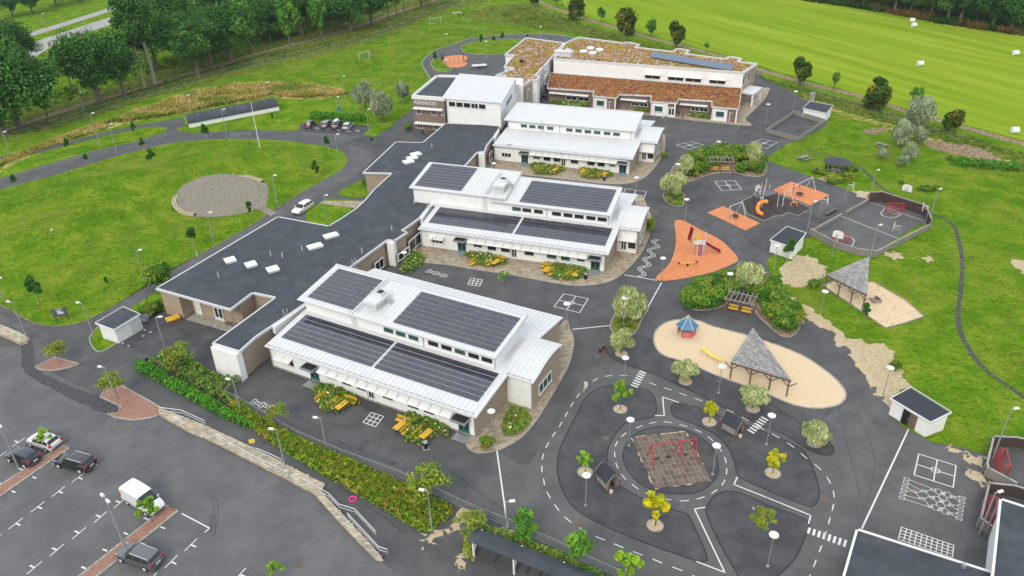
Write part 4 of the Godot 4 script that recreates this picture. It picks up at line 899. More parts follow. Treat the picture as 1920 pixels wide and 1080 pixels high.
	for t in [[g(-35, -188.8), 7.4, "tall silver willow left of the brick school front"], [g(-29.7, -179.6), 7.8, "silver willow nearest the parked cars"], [g(-26.3, -194.6), 6.0, "slim silver willow beside the brick school front"]]:
		plant("silver", "silver_willow", t[0], t[1], t[2], "willow", "silver willows by the entrance road", 1.0)
	for t in [[g(20.8, -75.46), 2.9, "round willow on a sand ring beside the sand pit's left end", 1.25], [g(27.44, -69.94), 3.0, "round willow between the sand pit and the drawn road", 1.25], [g(32.44, -63.78), 2.7, "round willow at the right tip of the dark strip", 1.3], [g(13.84, -81.69), 3.6, "willow on a sand ring below the green island", 1.1], [g(15.8, -89.48), 5.0, "large willow on the narrow green island", 1.0], [g(29.92, -129.81), 5.2, "willow on the bare earth island near the second classroom wing", 1.0], [g(34.03, -139.71), 5.0, "pale willow at the left end of the upper shrub island", .9], [g(48.94, -145.23), 4.5, "pale willow at the right end of the upper shrub island", .9], [g(33.81, -95.89), 5.2, "pale willow rising behind the lower arbour", .9]]:
		plant("willow", "round_willow", t[0], t[1], t[2], "willow", "round willows in the playground", t[3])
	for t in [["young", g(12.16, -70.38), 4.3, "young tree on a sand ring in the upper left traffic island"], ["gold", g(21.89, -67.65), 3.4, "yellow green young tree beside the upper log cabin"], ["young", g(7.08, -60.29), 3.3, "sparse young tree beside the lower log cabin"], ["gold", g(26.53, -59.29), 3.2, "yellow young tree on the right traffic island"], ["gold", g(13.12, -52.76), 4.6, "golden tree, the tallest on the lower traffic island"], ["loose", g(22.78, -51.19), 3.6, "thin sapling in a ring of bright grass"], ["young", g(-1.18, -99.88), 2.6, "small bright tree in front of the middle wing's bench group"]]:
		plant(t[0], "young_tree", t[1], t[2], t[3], "tree", "young trees in the play street")
	for p in [g(12.16, -70.38), g(21.89, -67.65), g(26.53, -59.29), g(13.12, -52.76), g(20.76, -75.24), g(27.39, -69.75), g(32.41, -63.69), g(13.81, -81.46), g(7.08, -60.29)]:
		var ringp := PackedVector2Array()
		for i in 14:
			ringp.append(Vector2(p.x, p.z) + Vector2(cos(TAU * i / 14), sin(TAU * i / 14)) * 0.78)
		sheet("tree_ring_sand", ringp, 0.064, M.sand_dull)
		land("tree_ring_kerb", kerb_mesh(ringp, 0.12, 0.09).mesh(), M.concrete)
	for t in [[g(-86.9, -175.3), 3.4, "round headed tree between cycle path and ring road"], [g(-80.2, -163.8), 3.2, "small tree at the top edge of the round lawn"], [g(-97.5, -164.9), 3.4, "small tree at the left end of the path island"], [g(-68.1, -169.6), 4.6, "taller tree in front of the bicycle shelter"], [g(-89.1, -155.9), 3.2, "small tree on the upper left rim of the round lawn"], [g(-97.91, -144.5), 3.3, "small tree at the far left of the ring road"], [g(-71.72, -148.53), 4.0, "two tier tree above the cobbled circle"], [g(-52.76, -115.43), 4.6, "tree left of the lamp near the black roof"], [g(-46.68, -127.54), 3.2, "small tree in front of the cobbled circle"], [g(-69.7, -98.12), 5.2, "leaning tree near the lower left end of the round lawn"], [g(-38.23, -144.71), 4.2, "tree at the right end of the round lawn"], [g(-38.6, -159.5), 3.6, "small tree on the lawn tip by the junction"], [g(-61.49, -102.76), 1.8, "tiny sapling on the lower slope of the lawn"], [g(-56.6, -183), 2.0, "sapling beside the right end of the bicycle shelter"], [g(-29.8, -163.4), 2.0, "rounded bush at the corner of the black roof"], [g(-7.4, -253.7), 4.0, "left of three small trees inside the far ring path"], [g(-3.3, -254.6), 3.4, "middle of three small trees inside the far ring path"], [g(-0.5, -256.5), 3.8, "right of three small trees inside the far ring path"], [g(-20.8, -233), 3.8, "dark small tree on the grass by the orange exercise pad"], [g(-18.5, -232.1), 2.8, "olive small tree touching the orange exercise pad"], [g(7.5, -257.6), 2.6, "slim tree behind the moss roof's left corner"], [g(42.68, -104.93), 4.2, "small tree leaning against the white shed by the court"], [g(47.49, -87.54), 3.0, "sapling in front of the small sand pit"]]:
		plant("street", "small_tree", t[0], t[1], t[2], "tree", "small trees on lawns and verges")
	for t in [["loose", g(-59.45, -83.29), 3.6, "airy tree on the small brick triangle"], ["loose", g(-48.38, -75.31), 4.2, "airy tree on the larger brick island"], ["young", g(-52.64, -66.92), 3.0, "bright leafed tree at the white hatchback"], ["young", g(-36.33, -55.15), 3.4, "bright leafed tree in front of the white van"], ["young", g(-22.23, -47.85), 2.4, "tree top cut by the bottom frame edge"], ["loose", g(-8.96, -55.79), 5.6, "large airy tree at the end of the long hedge"], ["loose", g(-27.37, -69.21), 3.4, "airy tree in the hedge near the hopscotch"], ["loose", g(-4.52, -51.88), 3.8, "airy tree at the left end of the bottom shelter"], ["ash", g(0.77, -50.9), 4.4, "bushy tree by the fence, left of the trio"], ["ash", g(5.31, -48.01), 5.2, "bushy tree by the fence, middle of the trio"], ["young", g(9.47, -46.1), 4.4, "bushy tree by the fence, right of the trio"], ["loose", g(-42.36, -79.98), 5.0, "olive tree rising out of the garden bed by the white end wall"]]:
		plant(t[0], "yard_tree", t[1], t[2], t[3], "tree", "", 1.2 if t[0] == "ash" else 1.1)
	# shrubs
	for t in [[g(35.88, -140.11), 2.6], [g(37.9, -142.16), 2.6], [g(40.1, -144.81), 2.9], [g(43.45, -146.28), 3.0], [g(46.28, -146.04), 2.9], [g(35.55, -143.47), 3.0], [g(37.4, -147.08), 3.2], [g(40.33, -149.53), 3.0], [g(43.8, -151.1), 3.0], [g(47, -150.8), 2.8], [g(49.53, -149.96), 2.8], [g(50.3, -145.12), 2.8], [g(45.39, -141.54), 2.2], [g(39.72, -146.89), 3.2], [g(42.51, -148.14), 3.4], [g(45.52, -148.48), 3.3], [g(47.91, -147.68), 3.0], [g(46.92, -142.54), 2.4], [g(48.65, -141.27), 2.8], [g(25.48, -92.41), 2.6], [g(25.13, -94.32), 2.6], [g(26.91, -92.76), 3.0], [g(27.03, -96), 3.2], [g(28.75, -93.52), 3.2], [g(29.69, -97.37), 3.0], [g(30.92, -95.46), 3.0], [g(32.01, -98.79), 2.8], [g(34.71, -95.23), 2.6], [g(35.79, -93.69), 3.0], [g(37, -95.7), 3.2], [g(36.93, -91.74), 3.3], [g(36.46, -88.57), 3.2], [g(36.43, -86.19), 2.8], [g(38.1, -89.57), 3.0], [g(37.98, -87.42), 2.4], [g(35.21, -89.74), 2.4], [g(36.15, -96.21), 2.6]]:
		plant("shrub", "shrub", t[0], t[1], "dense green shrub on the kerbed island %s arbour" % ("round the upper" if t[0].z < -118 else ("left of the lower" if t[0].x < 28 else "right of the lower")), "shrub", "shrubs behind the arbours", 1.15)
	for t in [[g(-53.78, -103.26), 4.2, "big dark bush at the outer corner of the black roofed building"], [g(-52.19, -94.76), 2.4, "dark bush between the bins and the brick corner"], [g(-51.37, -95.43), 2.2, "bush against the brick corner by the shopping trolleys"], [g(-22.7, -172.7), 2.0, "round bush at the foot of the brick school front"], [g(-27.99, -140.89), 1.6, "small bush against the brick pier of the black roofed building"], [g(23.46, -116.97), 2.6, "leafy bush at the end wall of the middle wing"], [g(43.93, -96.5), 1.8, "spiky bush on the trodden sand near the small sand roof"], [g(47, -76.51), 1.6, "small green weed bush behind the lamp on the sandy edge"], [g(-3.18, -64.53), 1.8, "yellow green shrub on the paved tip by the near wing"], [g(32.1, -150.5), 1.4, "low bush at the end of the far wing's paving"]]:
		plant("shrub", "bush", t[0], t[1], t[2], "bush")
	for t in [[g(76.46, -129.64), 1.2], [g(77.98, -129.77), 1.3], [g(75.35, -129.98), 1.0], [g(73.17, -133.16), .9], [g(60.55, -138.11), 1.4], [g(62.74, -135.81), 1.5], [g(65.01, -137.75), 1.6], [g(66.84, -139.78), 1.5], [g(60.61, -134.15), 1.2], [g(59.52, -139.56), 1.3], [g(87.74, -144.3), 1.0], [g(89.06, -142.73), 1.1], [g(90.85, -141.15), 1.0], [g(93.45, -139.25), 1.0], [g(95.61, -138.52), 1.1], [g(97.61, -137.53), 1.0]]:
		plant("shrub", "low_shrub", t[0], t[1], "low shrub %s" % ("in the flowering row above the ball court" if t[0].x > 70 and t[0].z > -140 and t[0].x < 84 else ("planted close round the round summer house" if t[0].x < 72 else "in the dark line below the bark bed")), "shrub", "low shrubs on the lawn", 1.3)
	for i in 26:
		var at: Vector3 = [g(-13.3, -314.7), g(-7.8, -301.4), g(-1.9, -306.6), g(2, -292.2), g(7.8, -289.5), g(13, -298.3)][i % 6] + Vector3(rng.randf_range(-9, 9), 0, rng.randf_range(-7, 7))
		plant("wild", "weed_clump", at, rng.randf_range(0.8, 1.5), "pale weed clump in the rough grass beyond the ring path", "weeds", "weed clumps in the rough grass")
	# hedges and beds
	var green := [Color(.045, .180, .014), Color(.075, .255, .022), Color(.120, .300, .024)]
	var warm := [Color(.119, .288, .019), Color(.204, .360, .026), Color(.340, .360, .039), Color(.442, .306, .065), Color(.153, .234, .019)]
	hedge("clipped_hedge", V([-49.17,-81.71,-48.8,-82.86,-47.48,-82.32,-42.64,-78.88,-36.49,-74.32,-32.97,-71.56,-29.98,-69.33,-30.4,-68.61,-33.7,-70.44,-37.36,-73.05,-42.52,-76.7,-47.42,-79.9]), .8, green, "low clipped green hedge beside the path, in front of the garden bed", "hedge", .2, 90.0, .15)
	hedge("garden_bed", V([-47.52,-82.79,-45.67,-84.37,-42.9,-83.5,-40.7,-81.5,-38.01,-79.54,-35.96,-77.88,-34.06,-78.23,-34.84,-75.27,-33.39,-72.56,-36.69,-74.95,-41.88,-78.62,-45.65,-81.52]), 1.0, [Color(.06, .19, .018), Color(.12, .25, .03), Color(.26, .16, .06), Color(.15, .3, .03)], "mixed garden bed of green and russet shrubs by the white end wall", "shrub bed", .24, 55.0, .9, .35)
	hedge("long_hedge", V([-34.76,-73.93,-33.35,-74.17,-30.5,-71.25,-24.52,-66.89,-19.16,-63.71,-14.12,-60.65,-10.84,-58.81,-6.55,-55.7,-6.61,-54.79,-8.56,-52.69,-9.61,-52.87,-13.49,-55.77,-18.4,-59.36,-23.71,-63.25,-28.07,-66.7,-30.6,-69.36,-33.04,-71.37]), .65, warm, "long loose hedge of reddish tipped grass along the wire fence", "hedge", .2, 75.0, .45, .6, 0.0, Color.WHITE, true)
	hedge("shelter_hedge", V([-4.15,-51.47,-4.64,-52.54,-3.57,-53.16,-1.24,-52.4,1.76,-50.48,5.1,-48.5,8.27,-46.38,6.73,-45.41,4.05,-47.52,1.21,-49.44,-1.25,-51.1,-3.2,-52.61]), 1.0, [Color(.08, .22, .02), Color(.14, .29, .03), Color(.27, .24, .05)], "green hedge behind the shelter at the bottom edge", "hedge", .22, 70.0, .5)
	hedge("shelter_end_bed", V([-5.46,-50,-5.31,-51.39,-4.53,-52.4,-4.1,-51.47,-4.28,-50.71,-4.06,-49.95,-4.44,-49.1,-5.14,-49.49]), .9, warm, "rust and green bed at the left end of the bottom shelter", "shrub bed", .2, 80.0, .5)
	hedge("car_hedge", V([-47.7,-182.1,-47.8,-186.2,-40.2,-183.8,-33.8,-182.4,-33,-178.3,-39.4,-179.3]), 1.3, green, "dark hedge behind the four parked cars", "hedge", .25, 45.0, .25)
	for t in [["", V([-24.72,-75.4,-24.23,-76.86,-21.25,-75.65,-18.88,-73.87,-18.47,-72.84,-19.65,-72.3,-21.06,-71,-22.78,-71.47]), "flower bed by the near wing's left door"], ["", V([-13.22,-69.01,-12.64,-71.18,-10.36,-70.11,-7.63,-67.74,-7.68,-66.48,-9.35,-66.38,-10.56,-65.2,-12.38,-65.63]), "flower bed by the near wing's right door"], ["", V([-1.7,-68.01,-0.55,-71.58,1.11,-70.52,1.79,-68.78,0.39,-66.55,-0.81,-65.99,-1.4,-66.37]), "flower bed against the near wing's brick gable"], ["", V([-7.55,-110.18,-5,-111.12,-1.13,-108.48,-0.47,-106.49,-1.98,-105.89,-3.64,-105.65,-5.74,-106.48]), "flower bed by the middle wing's left door"], ["", V([4.69,-105.99,7.65,-106.67,11.23,-104.71,11.67,-102.49,9.63,-100.49,6.46,-101.01,5.35,-102.88]), "flower bed by the middle wing's right door"], ["", V([-17.43,-104.82,-17.02,-110.43,-15.43,-111.81,-13.65,-109.12,-14.12,-106.67,-15.57,-104.37]), "leafy bed in the corner behind the near wing"], ["", V([4.2,-147.8,6.3,-150,10,-149.1,11.4,-144.9,9.1,-142.3,5.4,-143.1]), "flower bed by the far wing's left door"], ["", V([13.8,-144.1,16.2,-145.6,19.8,-144.2,20.6,-140.8,16.1,-139.5,14.2,-140.8]), "flower bed by the far wing's right door"], ["", V([30.4,-182.7,32.6,-184.6,34.6,-183.1,34.1,-179.8,30.7,-181]), "small bed under the second awning of the moss roof building"], ["", V([42.3,-176.6,44.5,-179.6,48,-178.4,47,-173.7,44.1,-174.8]), "small bed under the third awning of the moss roof building"], ["", V([11.1,-190.7,14.4,-195,18.7,-190,20.8,-186.2,15.6,-184.2]), "overgrown bed at the foot of the spiral stair"]]:
		hedge("flower_bed", t[1], .62, [Color(.08, .21, .018), Color(.14, .29, .025), Color(.24, .29, .03), Color(.26, .17, .05)], t[2], "flower bed", .2, 75.0, .6, .7, .02, Color(.75, .7, .6))
	hedge("shelter_planting", V([59.9,-136.6,61.4,-138.6,64.3,-137.3,66.8,-139.8,65.8,-136.6,62.6,-134.3,60,-133.9]), .8, warm, "dark low hedge around the round summer house", "hedge", .2, 60.0, .4)
	hedge("far_bank_planting", V([88.8,-144.2,93.9,-142,100.2,-139.3,98.9,-137.2,91.9,-138.3,86.3,-141.5]), .9, green, "dark strip hedge at the right lawn edge", "hedge", .25, 40.0, .5)
	sheet("bark_bed", ragged(smooth(V([88,-155.5,92.5,-153.8,96.7,-151.2,97.6,-144.9,96.9,-141.8,93.2,-142.7,90.2,-147.1,87.3,-151])), 0.3, 1.0), 0.02, M.dirt)
	sheet("bark_bed", ragged(smooth(V([78.6,-163.6,83,-164.3,83.2,-162.1,79.6,-160.3,78.1,-161.2])), 0.3, 1.0), 0.02, M.dirt)
	# the drainage line across the lawn
	land("drain_strip", ribbon_mesh(smooth(V([61.9,-152,66,-148.5,68.9,-142.4,68.9,-134.8,69.1,-130.2,72.4,-120.23,73.87,-115.89,71.96,-110.09,68.92,-103.06,64.71,-95.24,61.43,-89.61,58.98,-84.42,57.84,-79.59,57.71,-75.63,59.17,-70.35,60.79,-66]), false), .62, 0.022).mesh(), M.asphalt_rough)
	var dry := [Color(.300, .290, .056), Color(.450, .362, .112), Color(.570, .420, .168), Color(.180, .246, .028)]
	tufts("tall_dry_grass", V([-98.9,-184.6,-91.2,-198.5,-85.3,-209.5,-76.9,-215.3,-66.7,-216.3,-57.4,-214.7,-44.2,-206.6,-41.4,-202.8,-54.4,-201.3,-62.6,-204.6,-72.9,-197.6,-81.2,-191.7,-89.4,-187]), 5200, .75, dry, 5)
	tufts("tall_path_grass", V([-120.8,-175.1,-119.7,-177.6,-111.5,-188.3,-103.8,-198.9,-94.4,-214.6,-75.9,-239.1,-53.1,-259.7,-37.8,-283.5,-17.1,-333.3,-22.7,-334.2,-39.2,-296.5,-55.3,-272.4,-78.1,-247.2,-97.8,-223.6,-106.4,-204.8,-113.3,-191.8]), 5000, .35, [Color(.08, .16, .015), Color(.14, .2, .025), Color(.26, .24, .07), Color(.11, .18, .02)], 6)
	tufts("tall_field_grass", V([3.5,-323,22.5,-292.9,43.7,-255,60.7,-228.7,69.9,-206.8,78.4,-192.9,85.6,-183.9,90.9,-172.6,96.1,-164.5,104.2,-147.1,101.9,-143.1,91.3,-155.9,87.3,-164.6,80.9,-175.2,68.5,-204.9,54,-223.4,39,-246.2,23.2,-266.5,6.6,-280.6,-0.9,-300.4]), 5000, .35, [Color(.09, .17, .015), Color(.15, .22, .025), Color(.25, .25, .06), Color(.11, .19, .02)], 7)
	tufts("wood_undergrowth", V([115.7,-311.2,128.9,-296.2,136,-283.2,145.7,-264.7,161.3,-244.3,173.9,-248.6,185,-291.2,169,-341.1,122.8,-336.3]), 4500, 1.5, [Color(.03, .08, .01), Color(.05, .11, .015), Color(.02, .06, .01), Color(.16, .1, .03)], 8)
	tufts("wood_floor", V([-127.7,-184.9,-126,-188.8,-118.4,-202.2,-111.5,-216.4,-102.8,-237.2,-82.9,-265.1,-59.6,-294.7,-43.7,-326.1,-34.4,-371.6,-83.1,-373.2,-90.4,-285.7,-107.9,-250.9,-125.6,-214.8]), 3600, .6, [Color(.045, .11, .014), Color(.07, .15, .02), Color(.11, .18, .025)], 9)
	var turf := [Color(.094, .213, .010), Color(.130, .258, .014), Color(.177, .291, .020), Color(.248, .291, .035), Color(.307, .280, .060)]
	tufts("round_lawn_grass", V([-35.1,-154.7,-49.1,-166.5,-66.6,-169.1,-80.2,-163.8,-93.1,-149.4,-100.4,-142.8,-101.8,-132.9,-84.73,-104.33,-70.45,-95.24,-64.38,-93.06,-59.66,-96.06,-53.85,-108.85,-45.2,-125.6,-37.3,-143.3]), 26000, .09, turf, 31, .07)
	tufts("right_lawn_grass", V([74.7,-182.4,85.9,-164,93.8,-143.8,100,-138.2,100.3,-127.3,63.09,-68.7,53.76,-61.14,49.89,-61.31,46.04,-63.85,42.71,-66.85,43.38,-72.65,43.5,-80.94,41.23,-88.03,39.37,-98.34,41.13,-106.62,49.42,-113.57,56.61,-105.61,69.04,-114.2,71.51,-120.3,67.3,-128.6,60.6,-136.8,53.3,-147.8,61.2,-157.2]), 26000, .09, turf, 32)
	tufts("back_lawn_grass", V([-89.8,-218.3,-75.2,-236.4,-52.9,-256.7,-28.8,-300.7,-15.7,-323.8,11,-298.6,20.8,-270.1,-16.6,-256.3,-23.9,-239.2,-21.9,-215.1,-30.3,-198.3,-53.8,-198.4,-57.7,-215.8,-77,-215.8]), 14000, .14, turf, 33)
	tufts("sandy_edge_grass", V([38.76,-98.38,45.23,-106.35,47.67,-102.72,45.92,-97.94,45.18,-85.18,48.02,-81.9,48.39,-76.66,45.15,-69.57,42.93,-68.71,43.23,-76.93,41.7,-87.34]), 4200, .055, turf, 34)
	tufts("tall_edge_grass", V([-110.8,-155.5,-110.2,-160.5,-107.6,-168.9,-103.5,-178,-98.5,-186.6,-95.7,-180.3,-101.1,-172.9,-104.9,-165.9,-108.4,-157.2]), 1500, .45, dry, 35)

# ---------------------------------------------------------------- buildings
func w3(u: float, v: float, h: float) -> Vector3:   # u along the front, v to the back, h up
	return Vector3(u, h, -v)

# a window in the wall plane: o its middle, dir the outward direction; panes in a row
func window(parent: Node3D, o: Vector3, dir: Vector3, w: float, h: float, panes := 1, glass := "glass", called := "window", frame := "white") -> MeshInstance3D:
	var b := Mb.new()
	var z := dir.normalized()
	var x := Vector3.UP.cross(z).normalized()
	var y := z.cross(x).normalized()
	var bas := Basis(x, y, z)
	var f := 0.09
	b.obox(o + y * (h - f) * 0.5, bas, Vector3(w, f, 0.16))
	b.obox(o - y * (h - f) * 0.5 + z * 0.02, bas, Vector3(w + 0.08, f, 0.22))
	for i in panes + 1:
		b.obox(o + x * (-w * 0.5 + f * 0.5 + (w - f) * i / panes), bas, Vector3(f, h - f * 2.0, 0.14))
	var m := put(called, b.mesh(), M[frame], parent)
	for i in panes:
		var g := Mb.new()
		var pw := (w - f) / panes - f
		g.obox(o + x * (-w * 0.5 + f * 0.5 + (w - f) * (i + 0.5) / panes) - z * 0.0, bas, Vector3(pw, h - f * 2.0, 0.05))
		put("pane", g.mesh(), M[glass], m)
	return m

func door(parent: Node3D, o: Vector3, dir: Vector3, w: float, h: float, m := "teal", glazed := true) -> void:
	var z := dir.normalized()
	var x := Vector3.UP.cross(z).normalized()
	var bas := Basis(x, Vector3.UP, z)
	var b := Mb.new()
	b.obox(o + Vector3.UP * (h - 0.06), bas, Vector3(w, 0.12, 0.14))
	for s in [-1.0, 1.0]:
		b.obox(o + Vector3.UP * (h - 0.12) * 0.5 + x * s * (w - 0.12) * 0.5, bas, Vector3(0.12, h - 0.12, 0.14))
	b.obox(o + Vector3.UP * (h - 0.12) * 0.5 - z * 0.01, bas, Vector3(w - 0.24, h - 0.12, 0.06))
	var d := put("door", b.mesh(), M[m], parent)
	if glazed:
		for s in [-0.22, 0.24]:
			var g := Mb.new()
			g.obox(o + Vector3.UP * (h * 0.55) + x * s * w + z * 0.03, bas, Vector3(w * (0.3 if s < 0 else 0.34), h * 0.62, 0.03))
			put("pane", g.mesh(), M.glass, d)
	var k := Mb.new()
	k.obox(o + Vector3.UP * 1.0 + x * w * 0.0 + z * 0.08, bas, Vector3(0.05, 0.3, 0.06))
	put("handle", k.mesh(), M.steel, d)

func seams(p0: Vector3, p1: Vector3, q0: Vector3, q1: Vector3, step: float) -> ArrayMesh:   # standing seams between the eave p0-p1 and the ridge q0-q1
	var b := Mb.new()
	var n := int(p0.distance_to(p1) / step)
	for i in n + 1:
		b.beam(p0.lerp(p1, float(i) / n) + Vector3.UP * 0.02, q0.lerp(q1, float(i) / n) + Vector3.UP * 0.02, 0.04, 0.08)
	return b.mesh()

func slab(a: Vector3, b_: Vector3, c: Vector3, d: Vector3, t: float) -> ArrayMesh:
	var b := Mb.new()
	var dn := Vector3.DOWN * t
	var mid := (a + b_ + c + d) * 0.25 + dn * 0.5
	b.quad_out(a, b_, c, d, mid)
	b.quad_out(a + dn, b_ + dn, c + dn, d + dn, mid)
	for e in [[a, b_], [b_, c], [c, d], [d, a]]:
		b.quad_out(e[0], e[1], e[1] + dn, e[0] + dn, mid)
	return b.mesh()

func panel_mesh(w: float, d: float) -> ArrayMesh:
	var a := []
	a.resize(Mesh.ARRAY_MAX)
	var t := 0.045
	var p := [Vector3(-w / 2, t, d / 2), Vector3(-w / 2, t, -d / 2), Vector3(w / 2, t, -d / 2), Vector3(w / 2, t, d / 2), Vector3(-w / 2, 0, d / 2), Vector3(-w / 2, 0, -d / 2), Vector3(w / 2, 0, -d / 2), Vector3(w / 2, 0, d / 2)]
	var uv := [Vector2(0, 1), Vector2(0, 0), Vector2(1, 0), Vector2(1, 1)]
	var vs := PackedVector3Array(); var ns := PackedVector3Array(); var us := PackedVector2Array()
	for k in [0, 1, 2, 0, 2, 3]:
		vs.append(p[k]); ns.append(Vector3.UP); us.append(uv[k])
	for e in [[0, 1], [1, 2], [2, 3], [3, 0]]:
		var nn: Vector3 = (p[e[0]] + p[e[1]]) * Vector3(1, 0, 1)
		for k in [e[0], e[0] + 4, e[1] + 4, e[0], e[1] + 4, e[1]]:
			vs.append(p[k]); ns.append(nn.normalized()); us.append(Vector2(0.001, 0.001))
	a[Mesh.ARRAY_VERTEX] = vs; a[Mesh.ARRAY_NORMAL] = ns; a[Mesh.ARRAY_TEX_UV] = us
	var m := ArrayMesh.new()
	m.add_surface_from_arrays(Mesh.PRIMITIVE_TRIANGLES, a)
	return m

# panels in rows on a sloping roof; local (u, v) rectangle, heights hf at the front and hb at the back
func solar(frame: Transform3D, u0: float, u1: float, v0: float, v1: float, hf: float, hb: float, nu: int, nv: int, label: String) -> void:
	var o := thing("solar_array", label, "solar panels", Vector3.ZERO, 0.0, "solar arrays on the classroom roofs")
	o.transform = frame
	var pu := (u1 - u0) / nu
	var length := Vector2(v1 - v0, hb - hf).length()
	var pv := length / nv
	var m := panel_mesh(pu - 0.025, pv - 0.12)
	var tilt := Basis(Vector3.RIGHT, atan2(hb - hf, v1 - v0))
	for j in nv:
		for i in nu:
			var p := put("solar_panel", m, M["solar_%d" % rng.randi_range(0, 2)], o)
			var k := (j + 0.5) / nv
			p.transform = Transform3D(tilt, w3(u0 + pu * (i + 0.5), lerpf(v0, v1, k), lerpf(hf, hb, k) + 0.07))

func classroom_wing(label: String, at: Vector3, to: Vector3, near: bool, which: int) -> void:
	var o := thing("classroom_wing", label, "building", at, yaw(at, to), "white roofed classroom wings")
	var k := at.distance_to(to) / 30.4
	var L := 30.4 * k
	var d := [1.0, 1.04, 1.08][which] as float         # depth of this wing against the near one
	var vc := 7.05 * d
	var vb := 14.35 * d
	var vr := 21.5 * d
	var hc := 4.5
	# body: brick with a white front
	var b := Mb.new()
	b.extrude(PackedVector2Array([Vector2(0.0, 0), Vector2(0.0, 3.36), Vector2(vc, hc - 0.1), Vector2(vb, hc - 0.2), Vector2(vr, 3.3), Vector2(vr, 0)]), w3(0.02, 0, 0), Vector3(0, 0, -1), Vector3.UP, Vector3(L - 0.02, 0, 0))
	put("brick_wall", b.mesh(), M.brick, o)
	b = Mb.new()
	b.box(w3(L * 0.5 - 0.1, -0.04, 1.7), Vector3(L - 0.2, 3.3, 0.1))
	for u in [9.8, 14.9, 20.4, 25.2]:
		b.box(w3(u * k, -0.1, 1.68), Vector3(0.05, 3.26, 0.05))
	put("front_wall", b.mesh(), M.white_wall, o)
	b = Mb.new()
	b.box(w3(L * 0.5, -0.06, 0.12), Vector3(L - 0.1, 0.24, 0.2))
	put("plinth", b.mesh(), M.concrete, o)
	# lower roofs
	var rf := slab(w3(-.1, -.55, 3.5), w3(L + .5, -.55, 3.5), w3(L + .5, vc + .2, hc + .03), w3(-.1, vc + .2, hc + .03), .16)
	var r1 := put("lower_roof", rf, M.white_metal, o)
	put("standing_seams", seams(w3(.2, -.5, 3.5), w3(L + .45, -.5, 3.5), w3(.2, vc, hc), w3(L + .45, vc, hc), .62), M.white_metal, r1)
	var r2 := put("back_roof", slab(w3(-.1, vb - .2, 4.38), w3(L + .3, vb - .2, 4.38), w3(L + .3, vr + .5, 3.4), w3(-.1, vr + .5, 3.4), .16), M.white_metal, o)
	put("standing_seams", seams(w3(.2, vr + .45, 3.4), w3(L + .2, vr + .45, 3.4), w3(.2, vb, 4.36), w3(L + .2, vb, 4.36), .62), M.white_metal, r2)
	# roof between the two slopes at the right end, beside the upper storey
	put("end_roof", slab(w3(29.0 * k, vc + .1, hc + .02), w3(L + .45, vc + .1, hc + .02), w3(L + .3, vb - .1, 4.40), w3(29.0 * k, vb - .1, 4.40), .16), M.white_metal, o)
	b = Mb.new()
	b.box(w3(L * 0.5 + .2, -.62, 3.43), Vector3(L + .6, .13, .13))
	var gut := put("gutter", b.mesh(), M.trim, o)
	b = Mb.new()
	for i in 34:
		b.box(w3(.5 + (L - .6) * i / 33.0, -.42, 3.62), Vector3(.05, .2, .05))
	b.beam(w3(.2, -.42, 3.7), w3(L + .2, -.42, 3.7), .035, .035)
	put("snow_guard", b.mesh(), M.grey_metal, o).set_meta("kind", "stuff")
	# upper storey with the strip of high windows
	var ul := (.3 if which != 1 else 9.6) * k
	var ur := 29.1 * k
	b = Mb.new()
	b.extrude(PackedVector2Array([Vector2(vc, 4.0), Vector2(vc, 6.45), Vector2(vb, 7.5), Vector2(vb, 4.0)]), w3(ul, 0, 0), Vector3(0, 0, -1), Vector3.UP, Vector3(ur - ul, 0, 0))
	put("upper_wall", b.mesh(), M.white_wall, o)
	var u0 := ul - (.65 if which != 1 else 0.0)
	var r3 := put("upper_roof", slab(w3(u0, vc - .62, 6.5), w3(ur + .4, vc - .62, 6.5), w3(ur + .35, vb + .1, 7.66), w3(u0, vb + .1, 7.66), .18), M.white_metal, o)
	put("standing_seams", seams(w3(u0 + .1, vc - .55, 6.5), w3(ur + .35, vc - .55, 6.5), w3(u0 + .1, vb, 7.65), w3(ur + .3, vb, 7.65), .62), M.white_metal, r3)
	b = Mb.new()
	b.beam(w3(u0, vb + .06, 7.72), w3(ur + .35, vb + .06, 7.72), .2, .1)
	b.beam(w3(u0, vc - .68, 6.42), w3(ur + .4, vc - .68, 6.42), .12, .12)
	put("roof_edge", b.mesh(), M.trim, r3)
	if which == 1:      # the higher left part of the middle wing
		b = Mb.new()
		b.extrude(PackedVector2Array([Vector2(vc, 3.9), Vector2(vc, 7.0), Vector2(vb + .2, 8.1), Vector2(vb + .2, 3.9)]), w3(-4.4, 0, 0), Vector3(0, 0, -1), Vector3.UP, Vector3(9.6 * k + 4.4, 0, 0))
		put("upper_wall", b.mesh(), M.white_wall, o)
		var r4 := put("upper_roof", slab(w3(-4.95, vc - .5, 7.12), w3(12.4, vc - .5, 7.12), w3(12.2, vb + .9, 8.3), w3(-5.2, vb + .9, 8.3), .18), M.white_metal, o)
		put("standing_seams", seams(w3(-4.8, vc - .45, 7.12), w3(12.3, vc - .45, 7.12), w3(-5.0, vb + .8, 8.29), w3(12.1, vb + .8, 8.29), .62), M.white_metal, r4)
		b = Mb.new()
		b.extrude(PackedVector2Array([Vector2(vc - .02, 6.0), Vector2(vc - .02, 6.95), Vector2(vb + .2, 8.05), Vector2(vb + .2, 7.0)]), w3(9.6 * k, 0, 0), Vector3(0, 0, -1), Vector3.UP, Vector3(2.5, 0, 0))
		put("upper_wall", b.mesh(), M.white_wall, o)
